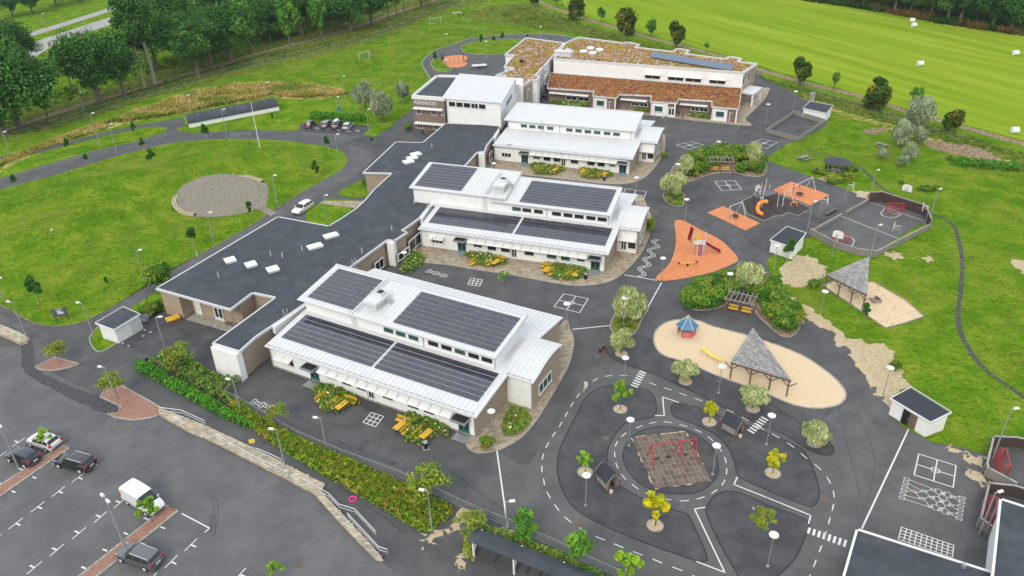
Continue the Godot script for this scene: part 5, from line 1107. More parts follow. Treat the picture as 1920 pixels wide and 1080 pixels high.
	var cols := [["glass_green", "glass_green", "glass_green", "glass", "glass", "glass_green", "glass", "glass", "glass"], ["glass_green", "glass_brown", "glass_brown", "glass", "glass", "glass", "glass", "glass", "glass"], ["glass_green", "glass_green", "glass_green", "glass_green", "glass_green", "glass_green", "glass_green", "glass_green", "glass_green", "glass_green"]][which] as Array
	var us := [[13.75, 15.6, 17.5, 20.4, 22.3, 24.2, 26.1, 27.9], [13.9, 15.65, 17.6, 20.6, 22.5, 24.3, 26.2, 28.0], [4.2, 6.2, 8.2, 10.4, 14.8, 16.9, 19.0, 21.1, 23.3, 25.4]][which] as Array
	for i in us.size():
		window(o, w3(us[i] * k, vc + .02, 5.3), Vector3(0, 0, 1), 1.66 * k, .86, 1, cols[i % cols.size()])
	for u in [19.0, 29.0] if which != 2 else [.5, 12.6, 28.6]:
		b = Mb.new()
		b.tube(w3(u * k, vc - .1, 4.5), w3(u * k, vc - .1, 6.4), .05, .05, 6)
		put("downpipe", b.mesh(), M.grey_metal, o)
	for u in [.2, 15.4, 30.3]:
		b = Mb.new()
		b.tube(w3(u * k, -.14, .1), w3(u * k, -.14, 3.4), .05, .05, 6)
		put("downpipe", b.mesh(), M.grey_metal, o)
	# right hand end room
	var va := 7.2 * d
	var vz := 14.4 * d
	var ux := L + 3.4
	var curve: Array[Vector2] = [Vector2(va, 0), Vector2(va, 4.05)]
	for i in 7:
		var t := i / 6.0
		curve.append(Vector2(lerpf(va - .02, vz, t), 4.12 + sin(t * PI * .78 + .05) * 1.0))
	curve.append(Vector2(vz, 0))
	b = Mb.new()
	b.extrude(PackedVector2Array(curve), w3(L - .3, 0, 0), Vector3(0, 0, -1), Vector3.UP, Vector3(3.7, 0, 0))
	put("brick_wall", b.mesh(), M.brick, o)
	b = Mb.new()
	b.box(w3(L + 1.62, va - .05, 1.98), Vector3(3.15, 3.9, .12))
	put("end_room_front", b.mesh(), M.white_wall, o)
	b = Mb.new()
	for i in 6:
		var c0: Vector2 = curve[i + 2]
		var c1: Vector2 = curve[i + 3]
		if i == 0:
			c0 = Vector2(va - .6, 4.2)
		b.add(_boxed(w3(L - .4, c0.x, c0.y + .1), w3(ux + .35, c0.x, c0.y + .1), w3(ux + .35, c1.x, c1.y + .1), w3(L - .4, c1.x, c1.y + .1), .14), Transform3D.IDENTITY)
		for j in 7:
			b.beam(w3(L - .2 + .62 * j, c0.x, c0.y + .12), w3(L - .2 + .62 * j, c1.x, c1.y + .12), .04, .07)
	put("end_room_roof", b.mesh(), M.white_metal, o)
	b = Mb.new()
	b.tube(w3(ux + .06, va - .12, .1), w3(ux + .06, va - .12, 4.0), .06, .06, 6)
	for i in 4:
		b.box(w3(L + .4 + i * .95, va - .5, 4.5), Vector3(.06, .2, .06))
	b.beam(w3(L + .2, va - .5, 4.56), w3(L + 3.5, va - .5, 4.56), .04, .04)
	put("downpipe", b.mesh(), M.grey_metal, o)
	window(o, w3(ux + .03, va + 3.1, 1.75), Vector3(1, 0, 0), 3.3, 1.5, 3, "glass_green")
	if which > 0:
		door(o, w3(L + 1.2, va - .13, .05), Vector3(0, 0, 1), .95, 2.1, "white")
		window(o, w3(L + 2.5, va - .12, 1.35), Vector3(0, 0, 1), 1.35, 1.2, 1)
		put("sun_shade", slab(w3(L + .2, va - .12, 2.7), w3(L + 3.1, va - .12, 2.7), w3(L + 3.1, va - 1.0, 2.4), w3(L + .2, va - 1.0, 2.4), .05), M.white, o)
	# skylight hatches on the end roof
	b = Mb.new()
	for i in 3:
		b.box(w3(29.9 * k, vc + 1.4 + i * 1.1, 4.52), Vector3(.8, .14, .8))
	put("roof_hatch", b.mesh(), M.trim, o)
	# front: doors under box canopies, a shade of sloping panels over the windows
	for u in [7.15, 28.85]:
		door(o, w3(u * k, -.1, .06), Vector3(0, 0, 1), 1.4, 2.15)
		b = Mb.new()
		b.box(w3(u * k, -.75, 2.55), Vector3(1.95, .28, 1.3))
		var can := put("canopy", b.mesh(), M.grey_metal, o)
		b = Mb.new()
		b.box(w3(u * k, -.75, 2.70), Vector3(1.75, .03, 1.1))
		put("canopy_top", b.mesh(), M.black, can)
		b = Mb.new()
		b.box(w3(u * k, -1.0, .09), Vector3(1.7, .05, 1.2))
		put("door_mat", b.mesh(), M.grey_metal, o)
	var n := 13
	for i in n:
		var a := (8.4 + (27.7 - 8.4) * i / n) * k
		var e := (8.4 + (27.7 - 8.4) * (i + 1) / n) * k - .04
		put("sun_shade", slab(w3(a, -.12, 2.72), w3(e, -.12, 2.72), w3(e, -1.05, 2.42), w3(a, -1.05, 2.42), .04), M.white, o)
	b = Mb.new()
	for i in n + 1:
		var a := (8.4 + (27.7 - 8.4) * i / n) * k - .02
		b.beam(w3(a, -.1, 3.05), w3(a, -.98, 2.46), .035, .035)
	put("shade_brackets", b.mesh(), M.steel, o).set_meta("kind", "stuff")
	if which < 2:
		for i in 2:
			var a := (1.2 + i * 1.35) * k + (.4 if which == 1 else 0.0)
			put("sun_shade", slab(w3(a, -.12, 2.4), w3(a + 1.3, -.12, 2.4), w3(a + 1.3, -1.0, 2.1), w3(a, -1.0, 2.1), .04), M.white, o)
	window(o, w3(2.9 * k, -.1, 1.55), Vector3(0, 0, 1), 2.1, .95, 3)
	for t in [[9.9, 1.6, .6], [12.25, 1.6, .95], [14.5, 1.6, .95], [18.4, 1.7, .95], [22.0, 1.7, .95], [24.2, 1.6, .95], [26.6, 1.4, .5]]:
		window(o, w3(t[0] * k, -.1, 1.6), Vector3(0, 0, 1), t[1], t[2], 1, "glass_green" if t[0] > 21 and t[0] < 25 and which == 1 else "glass")
	door(o, w3(15.95 * k, -.1, .06), Vector3(0, 0, 1), .95, 2.1, "white")
	b = Mb.new()
	b.ball(w3(29.9 * k, -.16, 2.9), Vector3(.15, .15, .1), 5)
	put("wall_lamp", b.mesh(), M.grey_metal, o)
	# the ladder up the high wall
	b = Mb.new()
	for s in [0.0, .5]:
		b.tube(w3(8.3 * k + s, vc - .25, 4.5), w3(8.3 * k + s, vc - .7, 7.3), .03, .03, 5)
	for i in 8:
		b.tube(w3(8.3 * k, vc - .25, 4.7 + i * .3), w3(8.3 * k + .5, vc - .25, 4.7 + i * .3), .02, .02, 5)
	put("roof_ladder", b.mesh(), M.steel, o)
	if which < 2:
		var hu := 0.0 if which == 0 else .6
		b = Mb.new()
		for s in [0.0, .5]:
			b.beam(w3(8.6 * k + s, vc - .1, 6.75 + hu), w3(8.6 * k + s, vb - .4, 7.75 + hu), .04, .05)
		for i in 16:
			b.beam(w3(8.6 * k, vc + .2 + i * .43, 6.82 + hu + i * .06), w3(8.6 * k + .5, vc + .2 + i * .43, 6.82 + hu + i * .06), .05, .04)
		put("roof_walkway", b.mesh(), M.steel, o)
		# the ventilation cabinet
		var v := thing("ventilation_unit", ["white roof ventilation cabinet on the near classroom wing", "grey roof ventilation cabinet on the middle classroom wing"][which], "ventilation unit", Vector3.ZERO, 0.0, "roof ventilation cabinets")
		v.transform = o.transform * Transform3D(Basis(), w3(10.6 * k, vc + 2.2, 6.85 + hu))
		b = Mb.new()
		b.box(Vector3(0, .35, 0), Vector3(1.5, .9, 2.4))
		for i in 4:
			b.box(Vector3(0, .2 + i * .18, 0), Vector3(1.6, .05, 2.5))
		put("louvred_base", b.mesh(), M.trim, v)
		b = Mb.new()
		b.box(Vector3(0, 1.05, 0), Vector3(2.0, .4, 3.0))
		put("cover", b.mesh(), M.white_metal, v)
		b = Mb.new()
		b.box(Vector3(.1, 1.45, -.8), Vector3(1.1, .42, 1.1))
		put("exhaust_box", b.mesh(), M.trim, v)
		b = Mb.new()
		b.box(Vector3(.1, 1.67, -.8), Vector3(.8, .03, .8))
		put("exhaust_grille", b.mesh(), M.black, v)
		b = Mb.new()
		b.tube(Vector3(1.0, .8, -.9), Vector3(1.5, .8, -.9), .2, .2, 8)
		b.tube(Vector3(1.5, .8, -.9), Vector3(1.5, .0, -.9), .2, .2, 8)
		put("duct", b.mesh(), M.steel, v)
		var f := o.transform
		var nm := ["near", "middle"][which] as String
		var sl := (hc - 3.5) / (vc + .75)
		solar(f, .85 * k, 15.1 * k, 1.4, 6.35, 3.5 + sl * 1.95, 3.5 + sl * 6.9, 9, 6, "solar panels on the left half of the %s wing's lower roof" % nm)
		solar(f, 15.5 * k, 29.9 * k, 1.4, 6.35, 3.5 + sl * 1.95, 3.5 + sl * 6.9, 9, 6, "solar panels on the right half of the %s wing's lower roof" % nm)
		var us0 := 6.5 + hu
		var s2 := (7.66 - 6.5) / (vb - vc + .72)
		if which == 0:
			solar(f, .75, 8.15, 7.15, 13.75, us0 + s2 * .72, us0 + s2 * 7.32, 5, 8, "small solar array on the left end of the near wing's upper roof")
			solar(f, 14.5, 28.9, 7.1, 13.6, us0 + s2 * .67, us0 + s2 * 7.2, 9, 8, "large solar array on the right of the near wing's upper roof")
		else:
			solar(f, -4.2, 4.3, 7.5, 15.2, us0 + .02 + s2 * .7, us0 + .02 + s2 * 8.4, 5, 8, "small solar array on the raised left roof of the middle wing")
			solar(f, 14.6, 29.1, 7.3, 14.2, 6.5 + s2 * .6, 6.5 + s2 * 7.5, 9, 8, "large solar array on the right of the middle wing's upper roof")

func _boxed(a: Vector3, b_: Vector3, c: Vector3, d: Vector3, t: float) -> Mb:
	var b := Mb.new()
	var dn := Vector3.DOWN * t
	var mid := (a + b_ + c + d) * 0.25 + dn * 0.5
	b.quad_out(a, b_, c, d, mid)
	b.quad_out(a + dn, b_ + dn, c + dn, d + dn, mid)
	for e in [[a, b_], [b_, c], [c, d], [d, a]]:
		b.quad_out(e[0], e[1], e[1] + dn, e[0] + dn, mid)
	return b

# a flat roofed block: wall outline pulled in from the roof outline, roof with a raised rim
func shrink(p: PackedVector2Array, by: float) -> PackedVector2Array:
	var r := Geometry2D.offset_polygon(p, -by, Geometry2D.JOIN_MITER)
	return r[0] if r.size() else p

func rim_roof(o: Node3D, p: PackedVector2Array, h: float, roof_m: Material, rim_m: Material, rim := .18, wide := .28, called := "roof") -> MeshInstance3D:
	var b := Mb.new()
	b.prism(shrink(p, .08), h - .2, h)
	var r := put(called, b.mesh(), roof_m, o)
	var inner := shrink(p, wide)
	var e := Mb.new()
	var cw := Geometry2D.is_polygon_clockwise(p)
	for i in p.size():
		var a := p[i]
		var c := p[(i + 1) % p.size()]
		var t := (c - a).normalized()
		var nn := Vector2(-t.y, t.x) * (wide * .5) * (1.0 if not cw else -1.0)
		e.beam(up3(a + nn, h + rim * .5 - .14) - up3(t, 0) * .0, up3(c + nn, h + rim * .5 - .14), wide, rim + .28)
	put("roof_edge", e.mesh(), rim_m, r)
	return r

func skylight(at: Vector3, turn: float, size: Vector2, label: String) -> void:
	var o := thing("skylight", label, "skylight", at, turn, "skylights on the black roof")
	var b := Mb.new()
	b.box(Vector3(0, .1, 0), Vector3(size.x, .3, size.y))
	put("kerb", b.mesh(), M.trim, o)
	b = Mb.new()
	var p: Array[Vector3] = []
	for k in [[1.0, .25], [1.0, .34], [.8, .44]]:
		for e in [[-1, -1], [1, -1], [1, 1], [-1, 1]]:
			p.append(Vector3(e[0] * (size.x * .5 + .06) * k[0], k[1], e[1] * (size.y * .5 + .06) * k[0]))
	for j in 2:
		for i in 4:
			b.quad_out(p[j * 4 + i], p[j * 4 + (i + 1) % 4], p[j * 4 + 4 + (i + 1) % 4], p[j * 4 + 4 + i], Vector3(0, .2, 0))
	b.quad_out(p[8], p[9], p[10], p[11], Vector3.ZERO)
	put("dome", b.mesh(), M.white, o)

func black_building() -> void:
	var o := thing("main_building", "long low building with a black felt roof linking the classroom wings", "building")
	var H := 4.3
	var p := V([-50.21,-94.73,-38.6,-117.75,-29.36,-113.53,-27.78,-116.35,-25.99,-120.03,-24.91,-123.72,-24.1,-127.9,-21.8,-135.5,-27.3,-136.2,-23,-152.8,-17.4,-151.9,-13.4,-163.8,-1.2,-161.2,-2.9,-153.5,-4.1,-149.2,-4.5,-145.5,-6,-145.1,-7.8,-139.2,-12.49,-124.38,-14.76,-115.41,-15.87,-113.27,-17.18,-111.02,-16.18,-110.37,-18.02,-107.32,-19.07,-107.76,-23.28,-99.58,-27.92,-89.25,-32.45,-81.54,-33.61,-78.33,-37.67,-80.4,-32.5,-91.2,-35.89,-92.62,-37.71,-88.33])
	# front entrance is set back under the roof: the wall line steps in there
	var wall := shrink(p, .35)
	var b := Mb.new()
	var a := p[0]
	var z := p[p.size() - 1]
	var along := (z - a).normalized()
	var inn := Vector2(along.y, -along.x)
	if inn.y > 0:
		inn = -inn
	var cut := PackedVector2Array([a + along * 3.9 - inn * 3.0, z + along * 4.0 - inn * 3.0, z + along * 4.0 + inn * 2.2, a + along * 3.9 + inn * 2.2])
	var left := Geometry2D.clip_polygons(wall, cut)
	for q in left:
		b.prism(q, 0, H - .2, false)
	put("brick_wall", b.mesh(), M.brick, o)
	rim_roof(o, p, H, M.felt, M.trim, .05, .22)
	# entrance: white door, glazed door, bench ledge, porch floor, corner post
	var d3 := -up3(inn)
	var base := up3(a + inn * 2.15)
	var ax := up3(along)
	door(o, base + ax * 5.1 - up3(inn) * .05, d3, 1.2, 2.3, "white", false)
	door(o, base + ax * 9.0 - up3(inn) * .05, d3, 1.7, 2.4, "white", true)
	b = Mb.new()
	b.obox(base + ax * 11.8 + d3 * .5 + Vector3.UP * .42, Basis(ax, Vector3.UP, d3), Vector3(2.6, .08, .5))
	b.obox(base + ax * 11.8 + d3 * .5 + Vector3.UP * .2, Basis(ax, Vector3.UP, d3), Vector3(2.2, .36, .1))
	put("wall_bench", b.mesh(), M.wood_brown, o)
	b = Mb.new()
	b.obox(base + ax * 9.5 + d3 * .9 + Vector3.UP * .06, Basis(ax, Vector3.UP, d3), Vector3(10.5, .12, 1.8))
	put("porch_floor", b.mesh(), M.concrete, o)
	b = Mb.new()
	b.box(up3(z + inn * .35 - along * .35, 2.0), Vector3(.22, 4.0, .22), 0.3)
	put("corner_post", b.mesh(), M.steel, o)
	# white end wall and the white pilasters on the courtyard side
	b = Mb.new()
	var e0 := g(-37.67, -80.4, 4.3)
	var e1 := g(-33.61, -78.33, 4.3)
	var mid := (e0 + e1) * .5
	mid.y = 2.03
	b.obox(mid, Basis(Vector3.UP, yaw(e0, e1)), Vector3(e0.distance_to(e1) - .3, 4.06, .9))
	put("white_end_wall", b.mesh(), M.white_wall, o)
	for t in [[g(-19.07, -107.76, 4.3), g(-18.02, -107.32, 4.3)], [g(-6.01, -145.07, 4.3), g(-4.54, -145.54, 4.3)]]:
		b = Mb.new()
		var m2: Vector3 = (t[0] + t[1]) * .5
		m2.y = 2.03
		b.obox(m2, Basis(Vector3.UP, yaw(t[0], t[1])), Vector3(1.2, 4.06, .8))
		put("white_pilaster", b.mesh(), M.white_wall, o)
	for t in [[g(-27.76, -89.52, 4.3), g(-30.89, -83.91, 4.3)], [g(-12.49, -124.38, 4.3), g(-14.6, -115.61, 4.3)], [g(-1.8, -158.5, 4.3), g(-2.8, -153.8, 4.3)]]:
		b = Mb.new()
		var m2: Vector3 = (t[0] + t[1]) * .5
		m2.y = 3.7
		b.obox(m2, Basis(Vector3.UP, yaw(t[0], t[1])), Vector3(t[0].distance_to(t[1]), 1.1, .5))
		put("white_parapet", b.mesh(), M.white_wall, o)
	for t in [[g(-19.75, -106.16), g(-20.83, -103.69), 2.4, 1.6], [g(-16.46, -109.12), g(-17.38, -107.4), 3.0, 1.2], [g(-14.75, -114.04), g(-16.19, -110.74), 4.0, 1.9], [g(-3.1, -152), g(-3.91, -148.48), 2.4, 1.8]]:
		var q0: Vector3 = t[0]
		var q1: Vector3 = t[1]
		var dirv := (q0 - q1).normalized()
		var out := Vector3(-dirv.z, 0, dirv.x)
		if out.x < 0:
			out = -out
		window(o, (q0 + q1) * .5 + Vector3.UP * 1.5, out, t[2], t[3], 2)
	# things on the roof
	for t in [[g(-41.87, -102.26, 4.3), 1.5, 1.5, "single square skylight at the left of the black roof"], [g(-38.34, -100.7, 4.3), 1.5, 1.5, "left one of the two close square skylights on the black roof"], [g(-34.69, -99.01, 4.3), 1.6, 1.5, "right one of the two close square skylights on the black roof"], [g(-29.97, -105.96, 4.3), 2.2, 1.3, "long skylight in the wide middle of the black roof"], [g(-28.18, -109.5, 4.3), 2.2, 1.3, "long skylight nearest the lawn notch of the black roof"], [g(-19.13, -140.71, 4.3), 1.9, 1.5, "front one of the three skylights in a row near the middle wing"], [g(-18.6, -142.65, 4.3), 1.9, 1.5, "middle one of the three skylights in a row near the middle wing"], [g(-18.05, -144.64, 4.3), 1.9, 1.5, "rear one of the three skylights in a row near the middle wing"]]:
		skylight(t[0], .55, Vector2(t[1], t[2]), t[3])
	for e in [[g(-34.23, -102.94, 4.3), "between the two groups of skylights"], [g(-22.4, -103.53, 4.3), "near the rear roof ladder"], [g(-15.2, -148.6, 4.3), "right of the three skylights in a row"], [g(-36.16, -103.58, 4.3), "above the right close skylight"], [g(-47.5, -104.32, 4.3), "nearest the outer brick corner"], [g(-16.18, -121.27, 4.3), "beside the middle wing's raised end"], [g(-31.73, -105.02, 4.3), "left of the long middle skylight"], [g(-18.8, -111.13, 4.3), "near the courtyard step of the roof"], [g(-42.12, -97.43, 4.3), "left of the single square skylight"]]:
		var t: Vector3 = e[0]
		var s := thing("roof_vent_pipe", "thin grey vent pipe on the black roof, " + e[1], "vent pipe", t, 0, "vent pipes on the black roof")
		b = Mb.new()
		b.tube(Vector3(0, -.1, 0), Vector3(0, .75, 0), .07, .07, 8)
		put("pipe", b.mesh(), M.trim, s)
		b = Mb.new()
		b.tube(Vector3(0, .75, 0), Vector3(0, .88, 0), .12, .1, 8)
		put("cap", b.mesh(), M.grey_metal, s)
	for t in [[g(-29.84, -86.41, 4.3), g(-29.36, -85.66, 3.6), "roof ladder beside the near wing's white parapet"], [g(-22.99, -99.72, 4.3), g(-22.59, -100.9, 4), "roof ladder behind the near wing's upper roof"], [g(-13.67, -119.33, 4.3), g(-13.29, -118.47, 3.7), "roof ladder beside the middle wing's white parapet"]]:
		var s := thing("access_ladder", t[2], "ladder", t[0], .5, "ladders at the black roof")
		b = Mb.new()
		for e in [-.25, .25]:
			b.tube(Vector3(e, -1.2, 0), Vector3(e, 1.1, 0), .035, .035, 5)
			b.tube(Vector3(e, 1.1, 0), Vector3(e, .9, .5), .035, .035, 5)
		put("rail", b.mesh(), M.steel, s)
		b = Mb.new()
		for i in 6:
			b.tube(Vector3(-.25, -1.0 + i * .3, 0), Vector3(.25, -1.0 + i * .3, 0), .025, .025, 5)
		put("rung", b.mesh(), M.steel, s)

func school_front() -> void:
	var o := thing("two_storey_building", "two storey brick school front with white lettering and a white upper hall beside it", "building")
	var p := V([-21.2,-171.4,-13.7,-168.8,-11,-187.2,-16.7,-188.3])
	var b := Mb.new()
	b.prism(shrink(p, .06), 0, 8.2, false)
	put("brick_wall", b.mesh(), M.brick_dark, o)
	rim_roof(o, p, 7.95, M.felt, M.white, .5, .5)
	var a := up3(p[0])
	var e := up3(p[1])
	var ax := (e - a).normalized()
	var out := Vector3(-ax.z, 0, ax.x)
	if out.z < 0:
		out = -out
	var W := a.distance_to(e)
	for fl in [[4.35, 5.95], [1.05, 2.55]]:
		for u in [1.55, 5.5] if fl[0] < 2 else [1.55, 5.3, 7.4]:
			window(o, a + ax * u + out * .0 + Vector3.UP * (fl[0] + .55), out, 1.25 if u < 7 else .7, 1.25, 2)
		var n := 5
		for i in n:
			var s0: Vector3 = a + ax * (.5 + i * 1.42) + Vector3.UP * fl[1]
			var s1 := s0 + ax * 1.38
			put("sun_shade", slab(s0, s1, s1 + out * 1.0 - Vector3.UP * .25, s0 + out * 1.0 - Vector3.UP * .25, .05), M.white, o)
	var tm := TextMesh.new()
	var font := SystemFont.new()
	font.font_names = PackedStringArray(["Droid Sans"])
	tm.font = font
	tm.text = "Alléskolan"
	tm.font_size = 96
	tm.pixel_size = .0128
	tm.depth = .12
	var t := put("lettering", tm, M.white, o)
	t.transform = Transform3D(Basis(ax, Vector3.UP, out), a + ax * 3.35 + out * .12 + Vector3.UP * 7.05)
	b = Mb.new()
	for s in [1.2, 4.1]:
		b.obox(a + ax * s + out * .5 + Vector3.UP * .35, Basis(ax, Vector3.UP, out), Vector3(1.9, .7, .8))
	put("planter", b.mesh(), M.grey_dark, o)
	# white hall above the black roof
	var q := V([-13.3,-164.6,-1,-160,2.5,-177.6,-10.8,-183])
	b = Mb.new()
	b.prism(shrink(q, .3), 3.5, 9.5, false)
	put("upper_hall_wall", b.mesh(), M.white_wall, o)
	var r := put("upper_hall_roof", slab(up3(q[0], 9.55), up3(q[1], 9.55), up3(q[2], 9.95), up3(q[3], 9.95), .2), M.white_metal, o)
	put("standing_seams", seams(up3(q[0], 9.55), up3(q[1], 9.55), up3(q[3], 9.95), up3(q[2], 9.95), .62), M.white_metal, r)
	var bx := up3((q[1] - q[0]).normalized())
	var bo := Vector3(-bx.z, 0, bx.x)
	if bo.z < 0:
		bo = -bo
	var q0 := up3(q[0]) - bo * .28
	for i in 5:
		window(o, q0 + bx * (1.6 + i * 1.75) + Vector3.UP * 8.35, bo, 1.65, 1.15, 1 if i != 3 else 2, "glass_brown" if i in [1, 4] else "glass")
	var sx := up3((q[2] - q[1]).normalized())
	var so := Vector3(-sx.z, 0, sx.x)
	if so.x < 0:
		so = -so
	for i in 3:
		window(o, up3(q[1]) + sx * (7.5 + i * 2.2) - so * .28 + Vector3.UP * 7.3, so, 2.0, 1.4, 2, "glass")
	b = Mb.new()
	b.tube(up3(q[1], 4.4) + bo * .0 - bx * .2, up3(q[1], 9.4) - bx * .2, .06, .06, 6)
	put("downpipe", b.mesh(), M.grey_metal, o)
	b = Mb.new()
	b.tube(up3(q[0], 4.4) + bx * .4, up3(q[0], 9.4) + bx * .4, .06, .06, 6)
	put("downpipe", b.mesh(), M.grey_metal, o)
	b = Mb.new()
	b.prism(V([2.3,-179.4,4,-178.3,4.2,-184.2,2.6,-184.9]), 3.5, 8.0)
	put("white_stair_tower", b.mesh(), M.white_wall, o)

func moss(p: PackedVector2Array, y: float, n: int, cols: Array, parent: Node3D, origin := Vector2.ZERO, slope := Vector2.ZERO) -> void:
	var r := RandomNumberGenerator.new()
	r.seed = n
	var z := FastNoiseLite.new()
	z.seed = n
	z.frequency = .12
	var b := Mb.new()
	var box := Rect2(p[0], Vector2.ZERO)
	for q in p:
		box = box.expand(q)
	for i in n * 2:
		var q := box.position + Vector2(r.randf(), r.randf()) * box.size
		if Geometry2D.is_point_in_polygon(q, p):
			var k := clampf(z.get_noise_2d(q.x, q.y) * 1.2 + .5 + r.randf_range(-.3, .3), 0, .999)
			b.col = cols[int(k * cols.size())]
			var yy := y - (q - origin).dot(slope)
			b.leaf(Vector3(q.x, yy + .03, q.y), Vector3(r.randf_range(-.3, .3), 1, r.randf_range(-.3, .3)).normalized(), r.randf_range(.2, .55))
	var m := put("moss_cushions", b.mesh(), M.leaf, parent)
	m.set_meta("kind", "stuff")

func moss_building() -> void:
	var o := thing("moss_roof_building", "large building with red and yellow moss roofs behind the white wings", "building")
	var hi := V([12.5,-203.6,12.1,-203.6,16.9,-221,21.3,-227.7,33.1,-218.8,34.2,-220,37.3,-216.4,35.6,-213.5,44.4,-207.6,46.3,-210.9,49.2,-208.1,47.4,-204.9,55.9,-198.2,57.6,-200.8,60.3,-198.2,58.6,-195.2,62.6,-192.6,57.1,-184.8])
	var b := Mb.new()
	hi.remove_at(1)
	b.prism(shrink(hi, .3), 0, 7.3, false)
	put("brick_wall", b.mesh(), M.brick, o)
	var hr := rim_roof(o, hi, 7.4, M.sedum_mix, M.trim, .3, .45)
	var mixed := [Color(.34, .3, .03), Color(.32, .17, .06), Color(.27, .1, .06), Color(.45, .28, .2), Color(.55, .42, .36), Color(.2, .22, .03)]
	moss(shrink(hi, .6), 7.41, 6500, mixed, hr)
	# white front wall of the high part
	var f0 := up3(hi[0])
	var f1 := up3(hi[hi.size() - 1])
	var ax := (f1 - f0).normalized()
	var out := Vector3(-ax.z, 0, ax.x)
	if out.z < 0:
		out = -out
	var W := f0.distance_to(f1)
	b = Mb.new()
	b.obox((f0 + f1) * .5 + Vector3.UP * 5.4 - out * .2, Basis(ax, Vector3.UP, out), Vector3(W - .3, 3.9, .4))
	put("white_wall", b.mesh(), M.white_wall, o)
	for t in [.545, .665, .755, .875]:
		window(o, f0 + ax * W * t + out * .02 + Vector3.UP * 4.9, out, 3.9, 1.0, 2, "glass_brown")
		var s0: Vector3 = f0 + ax * (W * t - 2.0) + Vector3.UP * 5.75
		put("sun_shade", slab(s0, s0 + ax * 4.0, s0 + ax * 4.0 + out * .9 - Vector3.UP * .2, s0 + out * .9 - Vector3.UP * .2, .05), M.white, o)
	# low front part
	var lo := V([57.4,-186.2,52.4,-170.3,46.9,-172.8,47.8,-176.4,40.5,-178.9,39.6,-176,33.8,-178.1,34.7,-182.1,27.3,-184.2,26.3,-181.5,20.8,-184,21.6,-187.3,10.3,-191.5])
	var back := V([11.8,-203.7,56.9,-184.4])
	lo[0] = back[1]
	lo.append(back[0])
	var lob := shrink(lo, .3)
	b = Mb.new()
	b.prism(lob, 0, 3.2, false)
	put("low_brick_wall", b.mesh(), M.brick_dark, o)
	b = Mb.new()
	var mid := back[0].lerp(back[1], .5)
	var nv := Vector2(out.x, out.z)
	var depth := 0.0
	for q in lo:
		depth = maxf(depth, (q - mid).dot(nv))
	var t3 := Geometry2D.triangulate_polygon(lo)
	for i in range(0, t3.size(), 3):
		var c: Array[Vector3] = []
		for j in 3:
			var q := lo[t3[i + j]]
			c.append(up3(q, lerpf(3.95, 3.35, clampf((q - mid).dot(nv) / depth, 0, 1))))
		b.tri_out(c[0], c[1], c[2], c[0] - Vector3.UP)
	for i in lo.size():
		var q := lo[i]
		var w := lo[(i + 1) % lo.size()]
		var hq := lerpf(3.95, 3.35, clampf((q - mid).dot(nv) / depth, 0, 1))
		var hw := lerpf(3.95, 3.35, clampf((w - mid).dot(nv) / depth, 0, 1))
		b.quad_out(up3(q, hq), up3(w, hw), up3(w, hw - .3), up3(q, hq - .3), up3(mid, 3.2))
	var lr := put("low_moss_roof", b.mesh(), M.sedum_red, o)
	var red := [Color(.27, .08, .04), Color(.36, .15, .06), Color(.28, .16, .04), Color(.40, .2, .11), Color(.22, .08, .04)]
	moss(lo, 3.97, 5200, red, lr, mid, nv * .6 / depth)
	b = Mb.new()
	for i in lo.size() - 1:
		var q := lo[i]
		var w := lo[i + 1]
		var hq := lerpf(3.95, 3.35, clampf((q - mid).dot(nv) / depth, 0, 1))
		var hw := lerpf(3.95, 3.35, clampf((w - mid).dot(nv) / depth, 0, 1))
		b.beam(up3(q, hq - .1), up3(w, hw - .1), .16, .34)
	b.beam(up3(back[0], 4.02) + out * .15, up3(back[1], 4.02) + out * .15, .3, .14)
	put("roof_edge", b.mesh(), M.trim, lr)
	# white bays with door recess, shaded windows between them
	for bay in [[lo[1], lo[2]], [lo[5], lo[6]], [lo[9], lo[10]]]:
		var r: Vector2 = bay[0]
		var l: Vector2 = bay[1]
		var bw := r.distance_to(l)
		var at := up3(l) - out * .3
		b = Mb.new()
		b.obox(at + ax * (bw * .33 + .2) + Vector3.UP * 1.6, Basis(ax, Vector3.UP, out), Vector3(bw * .62, 3.2, .2))
		b.obox(at + ax * (bw - .35) + Vector3.UP * 1.6 + out * .25, Basis(ax, Vector3.UP, out), Vector3(.28, 3.2, .28))
		b.obox(at + ax * .3 - out * .9 + Vector3.UP * 1.55, Basis(ax, Vector3.UP, out), Vector3(.3, 3.1, 2.0))
		put("white_bay_wall", b.mesh(), M.white_wall, o)
		window(o, at + ax * bw * .33 + out * .14 + Vector3.UP * 1.7, out, 2.0, 1.4, 1, "glass_green")
		door(o, at + ax * bw * .82 + out * .06 + Vector3.UP * .03, out, 1.6, 2.3, "white")
	for gap in [[lo[4], lo[3]], [lo[8], lo[7]], [lo[12], lo[11]]]:
		var l: Vector2 = gap[0]
		var r: Vector2 = gap[1]
		var gw := l.distance_to(r)
		var at := up3(l) - out * .3
		for i in 2:
			window(o, at + ax * gw * (.52 + .27 * i) + out * .02 + Vector3.UP * 1.35, out, gw * .24, 1.0, 2)
		for i in 5:
			var s0 := at + ax * gw * (.05 + .17 * i) + Vector3.UP * 2.5
			put("sun_shade", slab(s0, s0 + ax * gw * .165, s0 + ax * gw * .165 + out * 1.0 - Vector3.UP * .15, s0 + out * 1.0 - Vector3.UP * .15, .05), M.white, o)
	# right end: porch and windows
	var e0 := up3(hi[hi.size() - 1])
	var e1 := up3(hi[hi.size() - 2])
	var ex := (e1 - e0).normalized()
	var eo := Vector3(-ex.z, 0, ex.x)
	if eo.x < 0:
		eo = -eo
